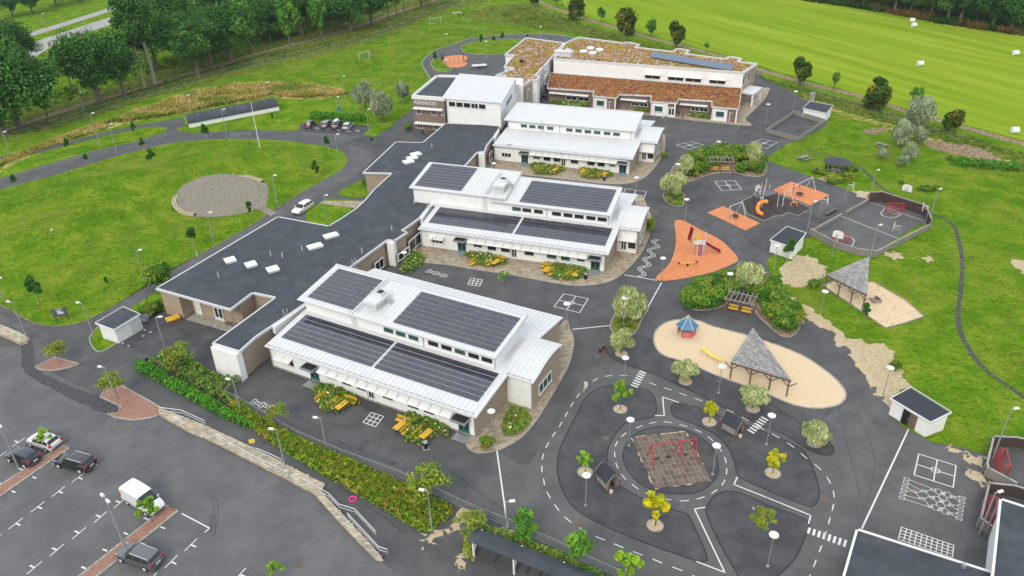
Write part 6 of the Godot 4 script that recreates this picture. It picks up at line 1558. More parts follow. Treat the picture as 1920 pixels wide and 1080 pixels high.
	for s in [1.0, 4.5]:
		window(o, e0 + ex * s - eo * .27 + Vector3.UP * 5.4, eo, 1.3, 2.2, 1)
	b = Mb.new()
	var pc := e0 + ex * 2.2 + eo * 1.6
	b.obox(pc + Vector3.UP * 3.0, Basis(ex, Vector3.UP, eo), Vector3(6.5, .35, 3.4))
	put("porch_roof", b.mesh(), M.white_metal, o)
	for s in [-2.9, 2.9]:
		b = Mb.new()
		b.box(pc + ex * s + eo * 1.4 + Vector3.UP * 1.4, Vector3(.35, 2.8, .35), yaw(Vector3.ZERO, ex))
		put("porch_post", b.mesh(), M.white_wall, o)
	b = Mb.new()
	for i in 14:
		b.beam(pc + ex * (-2.7 + i * .41) + eo * 1.4 + Vector3.UP * .1, pc + ex * (-2.7 + i * .41) + eo * 1.4 + Vector3.UP * 1.1, .04, .04)
	b.beam(pc + ex * -2.7 + eo * 1.4 + Vector3.UP * 1.1, pc + ex * 2.7 + eo * 1.4 + Vector3.UP * 1.1, .06, .06)
	put("porch_rail", b.mesh(), M.white, o)
	# left part
	var le := V([17,-223.2,12.4,-206.2,7.5,-189.9,8.4,-189.4,7.3,-185.9,6.3,-186.2,4.1,-181.4,2.6,-177.6,-5.5,-183.8,-2.5,-191.1,-0.3,-197.4,2,-197.7,-0.2,-211.8,6.3,-231.3])
	var le2 := V([17,-223.2,12.4,-206.2,7.5,-189.9,8.5,-189.3,7.7,-185.6,6.3,-186.2,4.1,-181.4,2.1,-176.8,-2.9,-180.8,-0.1,-190.8,-2.5,-191.3,2.1,-197.1,-0.4,-199,2.2,-210.9,-0.1,-211.8,6.3,-231.3])
	b = Mb.new()
	b.prism(shrink(le2, .2), 0, 6.8, false)
	put("white_left_wall", b.mesh(), M.white_wall, o)
	var lf := rim_roof(o, le2, 6.9, M.sedum_mix, M.trim, .3, .4)
	moss(shrink(le2, .5), 6.91, 3600, mixed, lf)
	b = Mb.new()
	var g0 := g(4.1, -181.4, 7)
	var g1 := g(6.2, -186.3, 7)
	var gm := (g0 + g1) * .5
	gm.y = 3.3
	b.obox(gm, Basis(Vector3.UP, yaw(g0, g1)), Vector3(g0.distance_to(g1) - .4, 6.6, .5))
	put("brick_panel", b.mesh(), M.brick, o)
	var gd := (g1 - g0).normalized()
	var go := Vector3(-gd.z, 0, gd.x)
	if go.x < 0:
		go = -go
	window(o, gm + go * .3 + Vector3.UP * .6, go, 1.6, 3.4, 3, "glass_green")
	# spiral stair in the corner
	var sp := thing("spiral_stair", "grey steel spiral stair in the corner of the moss roof building", "stair", g(9.6, -195.5))
	b = Mb.new()
	b.tube(Vector3.ZERO, Vector3(0, 8, 0), .09, .09, 8)
	put("newel", b.mesh(), M.steel, sp)
	for i in 34:
		b = Mb.new()
		var an := i * .42
		b.obox(Vector3(cos(an) * .65, .2 + i * .21, sin(an) * .65), Basis(Vector3.UP, -an), Vector3(1.1, .05, .38))
		put("tread", b.mesh(), M.steel, sp)
	b = Mb.new()
	var pts: Array = []
	for i in 68:
		var an := i * .21
		pts.append(Vector3(cos(an) * 1.2, 1.2 + i * .105, sin(an) * 1.2))
		if i % 2:
			b.tube(pts[i] - Vector3.UP, pts[i], .018, .018, 4)
	b.path(pts, .03, 5)
	put("handrail", b.mesh(), M.steel, sp)
	# roof equipment
	var v := thing("roof_plant_cabinet", "pale ventilation cabinet on the corner of the upper moss roof", "ventilation unit", g(15.5, -207, 7.4), yaw(f0, f1))
	b = Mb.new()
	b.box(Vector3(0, .6, 0), Vector3(4.6, 1.2, 2.0))
	put("cabinet", b.mesh(), M.trim, v)
	b = Mb.new()
	b.box(Vector3(0, 1.28, 0), Vector3(4.9, .16, 2.3))
	put("cabinet_lid", b.mesh(), M.white_metal, v)
	b = Mb.new()
	b.box(Vector3(1.1, 1.55, -.4), Vector3(1.4, .5, 1.0))
	put("exhaust_box", b.mesh(), M.trim, v)
	for t in [[g(21.1, -210.4, 7.4), "left one of four pale roof domes on the moss roof"], [g(23.3, -213.7, 7.4), "rear one of four pale roof domes on the moss roof"], [g(23.3, -208.3, 7.4), "front one of four pale roof domes on the moss roof"], [g(25.5, -211.6, 7.4), "right one of four pale roof domes on the moss roof"]]:
		var s := thing("roof_dome", t[1], "skylight", t[0], 0, "roof domes on the moss roof")
		b = Mb.new()
		b.tube(Vector3.ZERO, Vector3(0, .35, 0), 1.1, 1.1, 14)
		put("curb", b.mesh(), M.trim, s)
		b = Mb.new()
		b.ball(Vector3(0, .35, 0), Vector3(1.1, .3, 1.1), 8)
		put("dome", b.mesh(), M.white, s)
	var hood := thing("vent_hood", "small black vent hood on the left moss roof", "vent", g(4.3, -203.7, 6.9))
	b = Mb.new()
	b.box(Vector3(0, .4, 0), Vector3(.9, .8, .9))
	put("hood", b.mesh(), M.black, hood)
	b = Mb.new()
	b.box(Vector3(0, .84, 0), Vector3(1.0, .06, 1.0))
	put("lid", b.mesh(), M.grey_dark, hood)
	var a0 := g(37.9, -202.7, 7.5)
	var a1 := g(54.9, -187, 7.5)
	var arr := thing("solar_row", "long single row of tilted blue solar panels on the moss roof", "solar panels", a0, yaw(a0, a1))
	var n := 20
	var pw := a0.distance_to(a1) / n
	var pm := panel_mesh(pw - .12, 2.2)
	for i in n:
		var s := put("solar_panel", pm, M.solar_blue, arr)
		s.transform = Transform3D(Basis(Vector3.RIGHT, .38), Vector3(pw * (i + .5), .75, 0))
		var fr := Mb.new()
		fr.obox(Vector3(0, -.03, 0), Basis(), Vector3(pw - .06, .05, 2.26))
		fr.beam(Vector3(0, -.05, -.9), Vector3(0, -.9, -.6), .06, .06)
		put("panel_frame", fr.mesh(), M.silver_frame, s)

func shed(called: String, label: String, roof: PackedVector2Array, h0: float, h1: float, over: float, doors: Array, called_dark := true) -> void:
	# roof: four corners front-left, front-right, back-right, back-left (front = low eave side h0)
	var at := up3(roof[0])
	var o := thing(called, label, "shed", at, yaw(up3(roof[0]), up3(roof[1])))
	var inv := o.transform.affine_inverse()
	var q: Array[Vector3] = []
	for p in roof:
		q.append(inv * up3(p))
	var c := (q[0] + q[1] + q[2] + q[3]) * .25
	var wl: Array[Vector3] = []
	for p in q:
		wl.append(p + Vector3(signf(c.x - p.x), 0, signf(c.z - p.z)) * over)
	var b := Mb.new()
	for i in 4:
		var a := wl[i]
		var e := wl[(i + 1) % 4]
		var ha := h0 if i < 2 else h1
		var he := h0 if (i + 1) % 4 < 2 else h1
		b.quad_out(a, e, e + Vector3.UP * he, a + Vector3.UP * ha, c + Vector3.UP)
	put("board_wall", b.mesh(), M.white_wall, o)
	b = Mb.new()
	for i in 4:
		var a := wl[i]
		var e := wl[(i + 1) % 4]
		var nn := int(a.distance_to(e) / .3)
		var outw := ((a + e) * .5 - c) * Vector3(1, 0, 1)
		for j in nn:
			var s := a.lerp(e, (j + .5) / nn) + outw.normalized() * .01
			b.box(s + Vector3.UP * (minf(h0, h1) * .5), Vector3(.035, minf(h0, h1) - .05, .035))
	put("cover_strips", b.mesh(), M.white_wall, o)
	var r := put("felt_roof", slab(q[0] + Vector3.UP * h0, q[1] + Vector3.UP * h0, q[2] + Vector3.UP * h1, q[3] + Vector3.UP * h1, .1), M.felt_black if called_dark else M.felt, o)
	b = Mb.new()
	for i in 4:
		var ha := h0 if i < 2 else h1
		var he := h0 if (i + 1) % 4 < 2 else h1
		b.beam(q[i] + Vector3.UP * (ha - .08), q[(i + 1) % 4] + Vector3.UP * (he - .08), .08, .24)
	put("fascia", b.mesh(), M.white, r)
	for d in doors:      # [along the front 0..1, width, material]
		b = Mb.new()
		var s := wl[0].lerp(wl[1], d[0])
		b.box(s + Vector3(0, .95, .04), Vector3(d[1], 1.9, .1))
		var dm := put("door", b.mesh(), M[d[2]], o)
		b = Mb.new()
		b.box(s + Vector3(d[1] * .35, 1.0, .12), Vector3(.06, .2, .06))
		put("handle", b.mesh(), M.steel, dm)

func other_buildings() -> void:
	shed("white_shed", "white shed with grey felt roof and a tall grey door panel by the shopping trolleys", V([-53.34,-87.19,-51.38,-91.02,-54.41,-92.81,-56.46,-88.74]), 2.45, 2.65, .22, [[.82, 1.7, "trim"]], false)
	shed("white_shed", "white shed with an open doorway at the drawn road's edge", V([42.15,-68.12,44.6,-63.89,47.39,-65.09,45.06,-69.63]), 2.3, 2.6, .18, [[.43, .85, "black"], [.6, 1.0, "wood_brown"]])
	shed("white_shed", "white shed with dark roof next to the fenced ball court", V([40.73,-108.02,43.53,-105.1,46.72,-109.12,44.5,-111.68]), 2.15, 2.6, .15, [])
	shed("white_shed", "small white shed behind the empty fenced pen", V([68.1,-173.2,71.9,-168.9,75,-173.3,71,-177]), 2.2, 2.6, .15, [])
	# the dark roofed building cut by the lower right corner
	var o := thing("corner_building", "dark roofed building cut by the bottom right corner of the picture", "building")
	var p := V([30.26,-48.65,39.17,-43.83,41.72,-42.41,38.65,-37.19,23.4,-37.71])
	var b := Mb.new()
	b.prism(shrink(p, .5), 0, 3.3, false)
	put("brick_wall", b.mesh(), M.brick, o)
	rim_roof(o, p, 3.4, M.felt, M.white, .1, .2)
	var p2 := V([44.06,-50.79,48.46,-47.99,41.11,-36.4,34.97,-36.61])
	b = Mb.new()
	b.prism(shrink(p2, .3), 0, 4.3, false)
	put("white_wall", b.mesh(), M.white_wall, o)
	rim_roof(o, p2, 4.4, M.felt, M.white, .1, .2)
	b = Mb.new()
	b.tube(g(43.72, -50.37), g(43.72, -50.37) + Vector3.UP * 4.3, .06, .06, 6)
	b.box(g(37.54, -44.08, 3.4) + Vector3.UP * .2, Vector3(.3, .4, .3))
	put("downpipe", b.mesh(), M.grey_metal, o)

# ---------------------------------------------------------------- street furniture
func disc_lamp(at: Vector3, h: float, label: String) -> void:
	if not proto.has("disc"):
		var b := Mb.new()
		b.tube(Vector3.ZERO, Vector3(0, 1.0, 0), .055, .04, 7)
		proto["disc"] = b.mesh()
		b = Mb.new()
		b.tube(Vector3(0, -.02, 0), Vector3(0, .05, 0), .44, .42, 18)
		b.tube(Vector3(0, .05, 0), Vector3(0, .12, 0), .42, .18, 18)
		proto["disc_shade"] = b.mesh()
		b = Mb.new()
		b.tube(Vector3(0, -.42, 0), Vector3(0, -.3, 0), .05, .12, 8)
		b.tube(Vector3(0, -.3, 0), Vector3(0, -.02, 0), .12, .12, 8)
		proto["disc_body"] = b.mesh()
		b = Mb.new()
		b.tube(Vector3.ZERO, Vector3(0, .12, 0), .17, .15, 8)
		proto["foot"] = b.mesh()
	var o := thing("playground_lamp", label, "lamp", at, 0, "disc topped playground lamps")
	var p := put("pole", proto["disc"], M.steel, o)
	p.scale = Vector3(1, h - .1, 1)
	var s := put("disc_shade", proto["disc_shade"], M.white, o)
	s.position.y = h - .1
	var c := put("lamp_body", proto["disc_body"], M.grey_metal, o)
	c.position.y = h - .1
	put("foot", proto["foot"], M.concrete, o)

func arm_lamp(at: Vector3, h: float, turn: float, label: String, heads := 1, group := "street lamps on tall masts") -> void:
	if not proto.has("mast"):
		var b := Mb.new()
		b.tube(Vector3.ZERO, Vector3(0, .2, 0), .1, .085, 8)
		b.tube(Vector3(0, .2, 0), Vector3(0, 1, 0), .085, .05, 8)
		proto["mast"] = b.mesh()
		b = Mb.new()
		b.tube(Vector3(0, 0, 0), Vector3(.35, .05, 0), .04, .035, 6)
		proto["arm"] = b.mesh()
		b = Mb.new()
		var q: Array[Vector3] = []
		b.box(Vector3(.6, .06, 0), Vector3(.55, .1, .28))
		b.tube(Vector3(.36, .1, 0), Vector3(.8, .13, 0), .12, .1, 8)
		proto["head"] = b.mesh()
		b = Mb.new()
		b.box(Vector3(.62, .0, 0), Vector3(.4, .03, .2))
		proto["lens"] = b.mesh()
	var o := thing("street_lamp", label, "street lamp", at, turn, group)
	var p := put("pole", proto["mast"], M.steel, o)
	p.scale = Vector3(1, h, 1)
	for i in heads:
		var a := put("arm", proto["arm"], M.steel, o)
		a.position.y = h - .08
		a.rotation.y = PI * i
		var hd := put("lamp_head", proto["head"], M.white, o)
		hd.position.y = h - .08
		hd.rotation.y = PI * i
		put("lens", proto["lens"], M.trim, hd)

func make_lamps() -> void:
	for t in [[g(6.69, -55.65), 4.2, "disc lamp below the lower log cabin"], [g(20.28, -59.4), 4.1, "disc lamp at the right edge of the swing pad"], [g(27.18, -63.67), 4.2, "disc lamp beside the right zebra crossing"], [g(24.21, -72.88), 4.0, "disc lamp at the lower rim of the sand pit"], [g(13.28, -75.2), 4.0, "disc lamp beside the upper zebra crossing"], [g(12.25, -64.17), 3.8, "disc lamp left of the swing pad"], [g(7.2, -87.56), 4.2, "disc lamp standing over the ball square by the near wing's back corner"], [g(15.07, -88.44), 4.3, "disc lamp on the narrow green willow island"], [g(22.38, -100.19), 3.8, "disc lamp at the lower tip of the orange slide pad"], [g(30.04, -120.06), 4.2, "disc lamp at the upper tip of the orange slide pad"], [g(23.4, -131.76), 3.6, "disc lamp behind the middle wing's right end"], [g(-2.66, -65.81), 4.2, "disc lamp in front of the near wing's brick gable"], [g(-16.28, -104.92), 3.6, "disc lamp in the corner bed behind the near wing"], [g(-12.24, -109.03), 4.2, "disc lamp by the middle wing's left window"], [g(0.3, -150.8), 4.0, "disc lamp by the far wing's left window"], [g(-2.79, -141.04), 3.6, "disc lamp rising behind the middle wing's raised roof"], [g(42.23, -89.2), 3.9, "disc lamp on the grass by the small sand pit"], [g(43.33, -71.63), 4.0, "disc lamp on the sandy edge near the open shed"], [g(22.46, -47.6), 4.2, "disc lamp in the lower right traffic island"], [g(30.7, -94.28), 4.2, "disc lamp rising from the shrubs by the lower arbour"], [g(42.4, -148.15), 4.0, "disc lamp behind the upper arbour"], [g(31.57, -135.15), 4.6, "disc lamp among the pale willows by the middle wing"], [g(67.4, -177.3), 5.0, "disc lamp by the empty fenced pen"], [g(58.7, -169.5), 4.6, "disc lamp on open tarmac left of the fenced pen"], [g(-18.2, -251.5), 4.6, "disc lamp at the upper bend of the ring path"], [g(-5.6, -239.5), 4.6, "disc lamp by the grass inside the ring path"], [g(12, -260.9), 4.0, "disc lamp at the far side of the ring path"], [g(40.01, -102.7), 4.0, "disc lamp in front of the white shed by the court"], [g(33.7, -171.9), 4.6, "disc lamp in front of the moss building's middle bay"], [g(-16.7, -222.3), 3.6, "disc lamp beside the orange exercise pad"]]:
		disc_lamp(t[0], t[1], t[2])
	for t in [[g(-47.22, -73.03), 6.41, 2.9, "street lamp standing on the larger brick island"], [g(-66.43, -88.75), 6.33, 2.9, "street lamp at the end of the left stone wall"], [g(-57.5, -89.04), 5.67, 2.9, "street lamp on the small lawn by the trolley shed"], [g(-45.86, -84.5), 5.89, .1, "street lamp beside the garden bed and the entrance yard"], [g(-32.48, -72.03), 4.83, 2.9, "street lamp in the hedge below the white end wall"], [g(-24.93, -62.32), 5.41, 2.9, "street lamp between hedge and railings"], [g(-21.06, -65.16), 4.42, 2.9, "street lamp in the hedge below the bench group"], [g(-8.48, -53.02), 5.33, 2.9, "street lamp at the tip of the long hedge"], [g(-1.19, -52.2), 4.45, .1, "street lamp at the fence end of the long white line"], [g(43.37, -50.64), 5.24, .3, "street lamp in front of the small goal pen"], [g(50.06, -60.49), 6.65, .2, "street lamp on the grass right of the open shed"]]:
		arm_lamp(t[0], t[1], t[2], t[3])
	arm_lamp(g(-38.32, -52.67), 6.0, 2.4, "double headed lamp on the lower car park island", 2)
	arm_lamp(g(-54.32, -63.68), 6.2, 2.4, "double headed lamp on the upper car park island", 2)
	for t in [[g(-50.1, -117.4), 5.49, "slim lamp left of the black roof below the cobbled circle"], [g(-56.45, -104.24), 5.56, "slim lamp on the lower lawn left of the black roof"], [g(-43.07, -132.41), 5.75, "slim lamp at the right end of the cobbled circle"], [g(-32.17, -124.06), 5.11, "slim lamp on the grass notch beside the black roof"], [g(-90.7, -166), 8.19, "slim lamp at the cycle path, left one of a pair"], [g(-85.4, -162.2), 6.91, "slim lamp at the ring road, right one of a pair"], [g(-108.9, -162.6), 5.76, "slim lamp by the cycle path at the left edge"], [g(-79.4, -191.1), 4.47, "slim lamp behind the bicycle shelter's left end"], [g(-63.6, -169.9), 7, "slim lamp in front of the bicycle shelter"], [g(-41.8, -198.5), 6.04, "slim lamp on the path left of the silver willows"], [g(-40.7, -183.1), 5.2, "slim lamp behind the parked cars"], [g(-63.1, -203.1), 3.82, "slim lamp behind the bicycle shelter's right end"], [g(-31.4, -170.2), 5.91, "slim lamp right of the parked cars"], [g(-26.1, -193.7), 4.32, "slim lamp in front of the slim silver willow"], [g(-34.8, -151), 6.8, "slim lamp at the right tip of the round lawn"], [g(-75.58, -99.53), 4.04, "slim lamp at the lower left end of the round lawn"], [g(-108.2, -195.7), 4.92, "slim lamp by the footpath under the avenue trees"], [g(-164.7, -289.9), 7.65, "slim lamp by the park road"], [g(55.45, -104.63), 5.76, "slim lamp at the near side of the ball court"], [g(49.02, -114.19), 5.62, "slim lamp at the left corner of the ball court"], [g(70.55, -116.95), 5.9, "slim lamp outside the right corner of the ball court"], [g(65.48, -128.54), 4.77, "slim lamp at the upper corner of the ball court"]]:
		arm_lamp(t[0], t[1], .4, t[2], 1, "slim path lamps")

func post_fence(label: String, p: PackedVector2Array, h: float, gap: float, net := true) -> void:
	var o := thing("wire_fence", label, "fence", up3(p[0]))
	var org := up3(p[0])
	var post := Mb.new()
	post.tube(Vector3.ZERO, Vector3(0, h + .08, 0), .035, .035, 6)
	var pm := post.mesh()
	var rails := Mb.new()
	var film := Mb.new()
	for i in p.size() - 1:
		var a := up3(p[i]) - org
		var b := up3(p[i + 1]) - org
		var n := maxi(1, int(a.distance_to(b) / gap))
		for j in n:
			put("post", pm, M.grey_metal, o).position = a.lerp(b, float(j) / n)
		for y in [h, .08]:
			rails.beam(a + Vector3.UP * y, b + Vector3.UP * y, .04, .04)
		var m := int(a.distance_to(b) / .5)
		for j in m:
			rails.beam(a.lerp(b, (j + .5) / m) + Vector3.UP * .08, a.lerp(b, (j + .5) / m) + Vector3.UP * h, .012, .012)
		film.quad_out(a + Vector3.UP * .1, b + Vector3.UP * .1, b + Vector3.UP * (h - .04), a + Vector3.UP * (h - .04), a + Vector3(0, 0, 9))
	put("wires", rails.mesh(), M.grey_metal, o)
	if net:
		put("netting", film.mesh(), M.wire_net, o)

func railing(label: String, pts: Array) -> void:
	var o := thing("handrail", label, "railing", pts[0] * Vector3(1, 0, 1))
	var org: Vector3 = o.position
	var b := Mb.new()
	var c := Mb.new()
	for i in pts.size() - 1:
		b.tube(pts[i] - org, pts[i + 1] - org, .045, .045, 6)
		c.tube(pts[i] - org - Vector3.UP * .42, pts[i + 1] - org - Vector3.UP * .42, .03, .03, 6)
		var n := maxi(1, int(pts[i].distance_to(pts[i + 1]) / 1.7))
		for j in n + 1:
			if j == n and i < pts.size() - 2:
				continue
			var t := Mb.new()
			var q: Vector3 = pts[i].lerp(pts[i + 1], float(j) / n) - org
			t.tube(Vector3(q.x, 0, q.z), q, .035, .035, 6)
			put("post", t.mesh(), M.steel, o)
	put("top_rail", b.mesh(), M.trim, o)
	put("middle_rail", c.mesh(), M.trim, o)

func board_pen(called: String, label: String, p: PackedVector2Array, h: float, runs: Array, m_out := "wood_grey", m_in := "") -> void:
	# runs: [from index, to index, height]; each run a wall of upright boards with a cap rail and posts
	var o := thing(called, label, "fence", up3(p[0]))
	var org := up3(p[0])
	var mid := Vector3.ZERO
	for q in p:
		mid += (up3(q) - org) / p.size()
	for r in runs:
		var a := up3(p[r[0]]) - org
		var b := up3(p[r[1]]) - org
		var hh: float = r[2]
		var t := (b - a).normalized()
		var inn := Vector3(-t.z, 0, t.x)
		if inn.dot(mid - a) < 0:
			inn = -inn
		var n := maxi(1, int(a.distance_to(b) / .16))
		var w := Mb.new()
		for j in n:
			var q := a.lerp(b, (j + .5) / n) - inn * (.02 + .008 * ((j * 7) % 3))
			w.obox(q + Vector3.UP * hh * .5, Basis(t, Vector3.UP, -inn), Vector3(a.distance_to(b) / n - .012, hh, .03))
		put("boards", w.mesh(), M[m_out], o)
		var l := Mb.new()
		l.obox((a + b) * .5 + inn * .02 + Vector3.UP * hh * .48, Basis(t, Vector3.UP, -inn), Vector3(a.distance_to(b), hh * .9, .03))
		put("inner_panel", l.mesh(), M[m_in if m_in and hh > 1.3 else m_out], o)
		var c := Mb.new()
		c.beam(a + Vector3.UP * (hh + .03), b + Vector3.UP * (hh + .03), .2, .06)
		put("cap_rail", c.mesh(), M.concrete if m_in else M.wood_grey, o)
		var k := maxi(1, int(a.distance_to(b) / 2.4))
		for j in k + 1:
			var s := Mb.new()
			s.box(a.lerp(b, float(j) / k) - inn * .11 + Vector3.UP * hh * .5, Vector3(.12, hh, .12))
			put("post", s.mesh(), M.wood_grey, o)

func hoop(at: Vector3, turn: float, h: float, label: String) -> void:
	var o := thing("basketball_hoop", label, "basketball hoop", at, turn, "basketball hoops at the ball court")
	var b := Mb.new()
	b.tube(Vector3(-.9, 0, 0), Vector3(-.9, h + .9, 0), .05, .05, 7)
	b.tube(Vector3(-.9, h - .1, 0), Vector3(-.05, h + .35, 0), .035, .035, 6)
	b.tube(Vector3(-.9, h + .6, 0), Vector3(-.05, h + .6, 0), .035, .035, 6)
	put("post", b.mesh(), M.steel, o)
	b = Mb.new()
	var f := PackedVector2Array()
	for i in 13:
		var a := PI * i / 12.0
		f.append(Vector2(cos(a) * .8, sin(a) * .35 + .75))
	f.append(Vector2(-.8, -.1)); f.append(Vector2(.8, -.1))
	b.extrude(f, Vector3(0, h, 0), Vector3(0, 0, 1), Vector3.UP, Vector3(.05, 0, 0))
	put("backboard", b.mesh(), M.white, o)
	b = Mb.new()
	var sq := [Vector3(.06, h + .25, -.28), Vector3(.06, h + .25, .28), Vector3(.06, h + .65, .28), Vector3(.06, h + .65, -.28), Vector3(.06, h + .25, -.28)]
	for i in 4:
		b.beam(sq[i], sq[i + 1], .05, .05)
	put("target_square", b.mesh(), M.grey_metal, o)
	b = Mb.new()
	var pts: Array = []
	for i in 13:
		pts.append(Vector3(.32 + cos(TAU * i / 12.0) * .24, h + .15, sin(TAU * i / 12.0) * .24))
	b.path(pts, .025, 5)
	put("ring", b.mesh(), M.red, o)

func goal(called: String, label: String, at: Vector3, turn: float, w: float, h: float, d: float, m: String, net: String) -> void:
	var o := thing(called, label, "goal", at, turn)
	var b := Mb.new()
	b.path([Vector3(-w / 2, 0, 0), Vector3(-w / 2, h, 0), Vector3(w / 2, h, 0), Vector3(w / 2, 0, 0)], .06, 7)
	for s in [-w / 2, w / 2]:
		b.path([Vector3(s, h, 0), Vector3(s, h, -d * .5), Vector3(s, 0, -d), Vector3(s, 0, 0)], .04, 6)
	b.tube(Vector3(-w / 2, 0, -d), Vector3(w / 2, 0, -d), .04, .04, 6)
	put("frame", b.mesh(), M[m], o)
	b = Mb.new()
	for i in 17:
		var s := -w / 2 + w * i / 16.0
		b.beam(Vector3(s, h, -d * .5), Vector3(s, 0, -d), .018, .018)
	for i in 9:
		var k := i / 8.0
		b.beam(Vector3(-w / 2, h * k, -d + d * .5 * k), Vector3(w / 2, h * k, -d + d * .5 * k), .018, .018)
		for s in [-w / 2, w / 2]:
			b.beam(Vector3(s, h * k, 0), Vector3(s, h * k, -d + d * .5 * k), .018, .018)
	put("net", b.mesh(), M[net], o)

func bench(label: String, at: Vector3, turn: float, group: String, w := 1.8, m := "yellow") -> void:
	var o := thing("bench", label, "bench", at, turn, group)
	for i in 3:
		var b := Mb.new()
		b.box(Vector3(0, .45, -.15 + i * .16), Vector3(w, .05, .14))
		put("seat_plank", b.mesh(), M[m], o)
	for i in 2:
		var b := Mb.new()
		b.box(Vector3(0, .66 + i * .18, -.3 - i * .05), Vector3(w, .14, .05))
		put("back_plank", b.mesh(), M[m], o)
	for s in [-w * .4, w * .4]:
		var b := Mb.new()
		b.path([Vector3(s, 0, .15), Vector3(s, .43, .12), Vector3(s, .43, -.25), Vector3(s, .9, -.38)], .03, 5)
		b.tube(Vector3(s, .43, -.22), Vector3(s, 0, -.3), .03, .03, 5)
		put("leg", b.mesh(), M.black, o)

func table(label: String, at: Vector3, turn: float, group: String, m := "yellow") -> void:
	var o := thing("outdoor_table", label, "table", at, turn, group)
	for i in 4:
		var b := Mb.new()
		b.box(Vector3(0, .72, -.3 + i * .2), Vector3(1.7, .05, .18))
		put("top_plank", b.mesh(), M[m], o)
	for s in [-.6, .6]:
		var b := Mb.new()
		b.tube(Vector3(s, 0, 0), Vector3(s, .7, 0), .05, .05, 6)
		b.box(Vector3(s, .03, 0), Vector3(.1, .06, .6))
		put("leg", b.mesh(), M.black, o)

func picnic_table(label: String, at: Vector3, turn: float) -> void:
	var o := thing("picnic_table", label, "picnic table", at, turn, "grey picnic tables on the lawn")
	for i in 5:
		var b := Mb.new()
		b.box(Vector3(0, .74, -.36 + i * .18), Vector3(2.4, .05, .16))
		put("top_plank", b.mesh(), M.wood_grey, o)
	for s in [-.85, .85]:
		for i in 2:
			var b := Mb.new()
			b.box(Vector3(0, .45, s + (-.08 if i else .08)), Vector3(2.4, .05, .15))
			put("seat_plank", b.mesh(), M.wood_grey, o)
	for s in [-.9, .9]:
		var b := Mb.new()
		b.beam(Vector3(s, 0, -.8), Vector3(s, .72, -.2), .08, .1)
		b.beam(Vector3(s, 0, .8), Vector3(s, .72, .2), .08, .1)
		b.beam(Vector3(s, .42, -.95), Vector3(s, .42, .95), .08, .1)
		put("leg", b.mesh(), M.wood_grey, o)

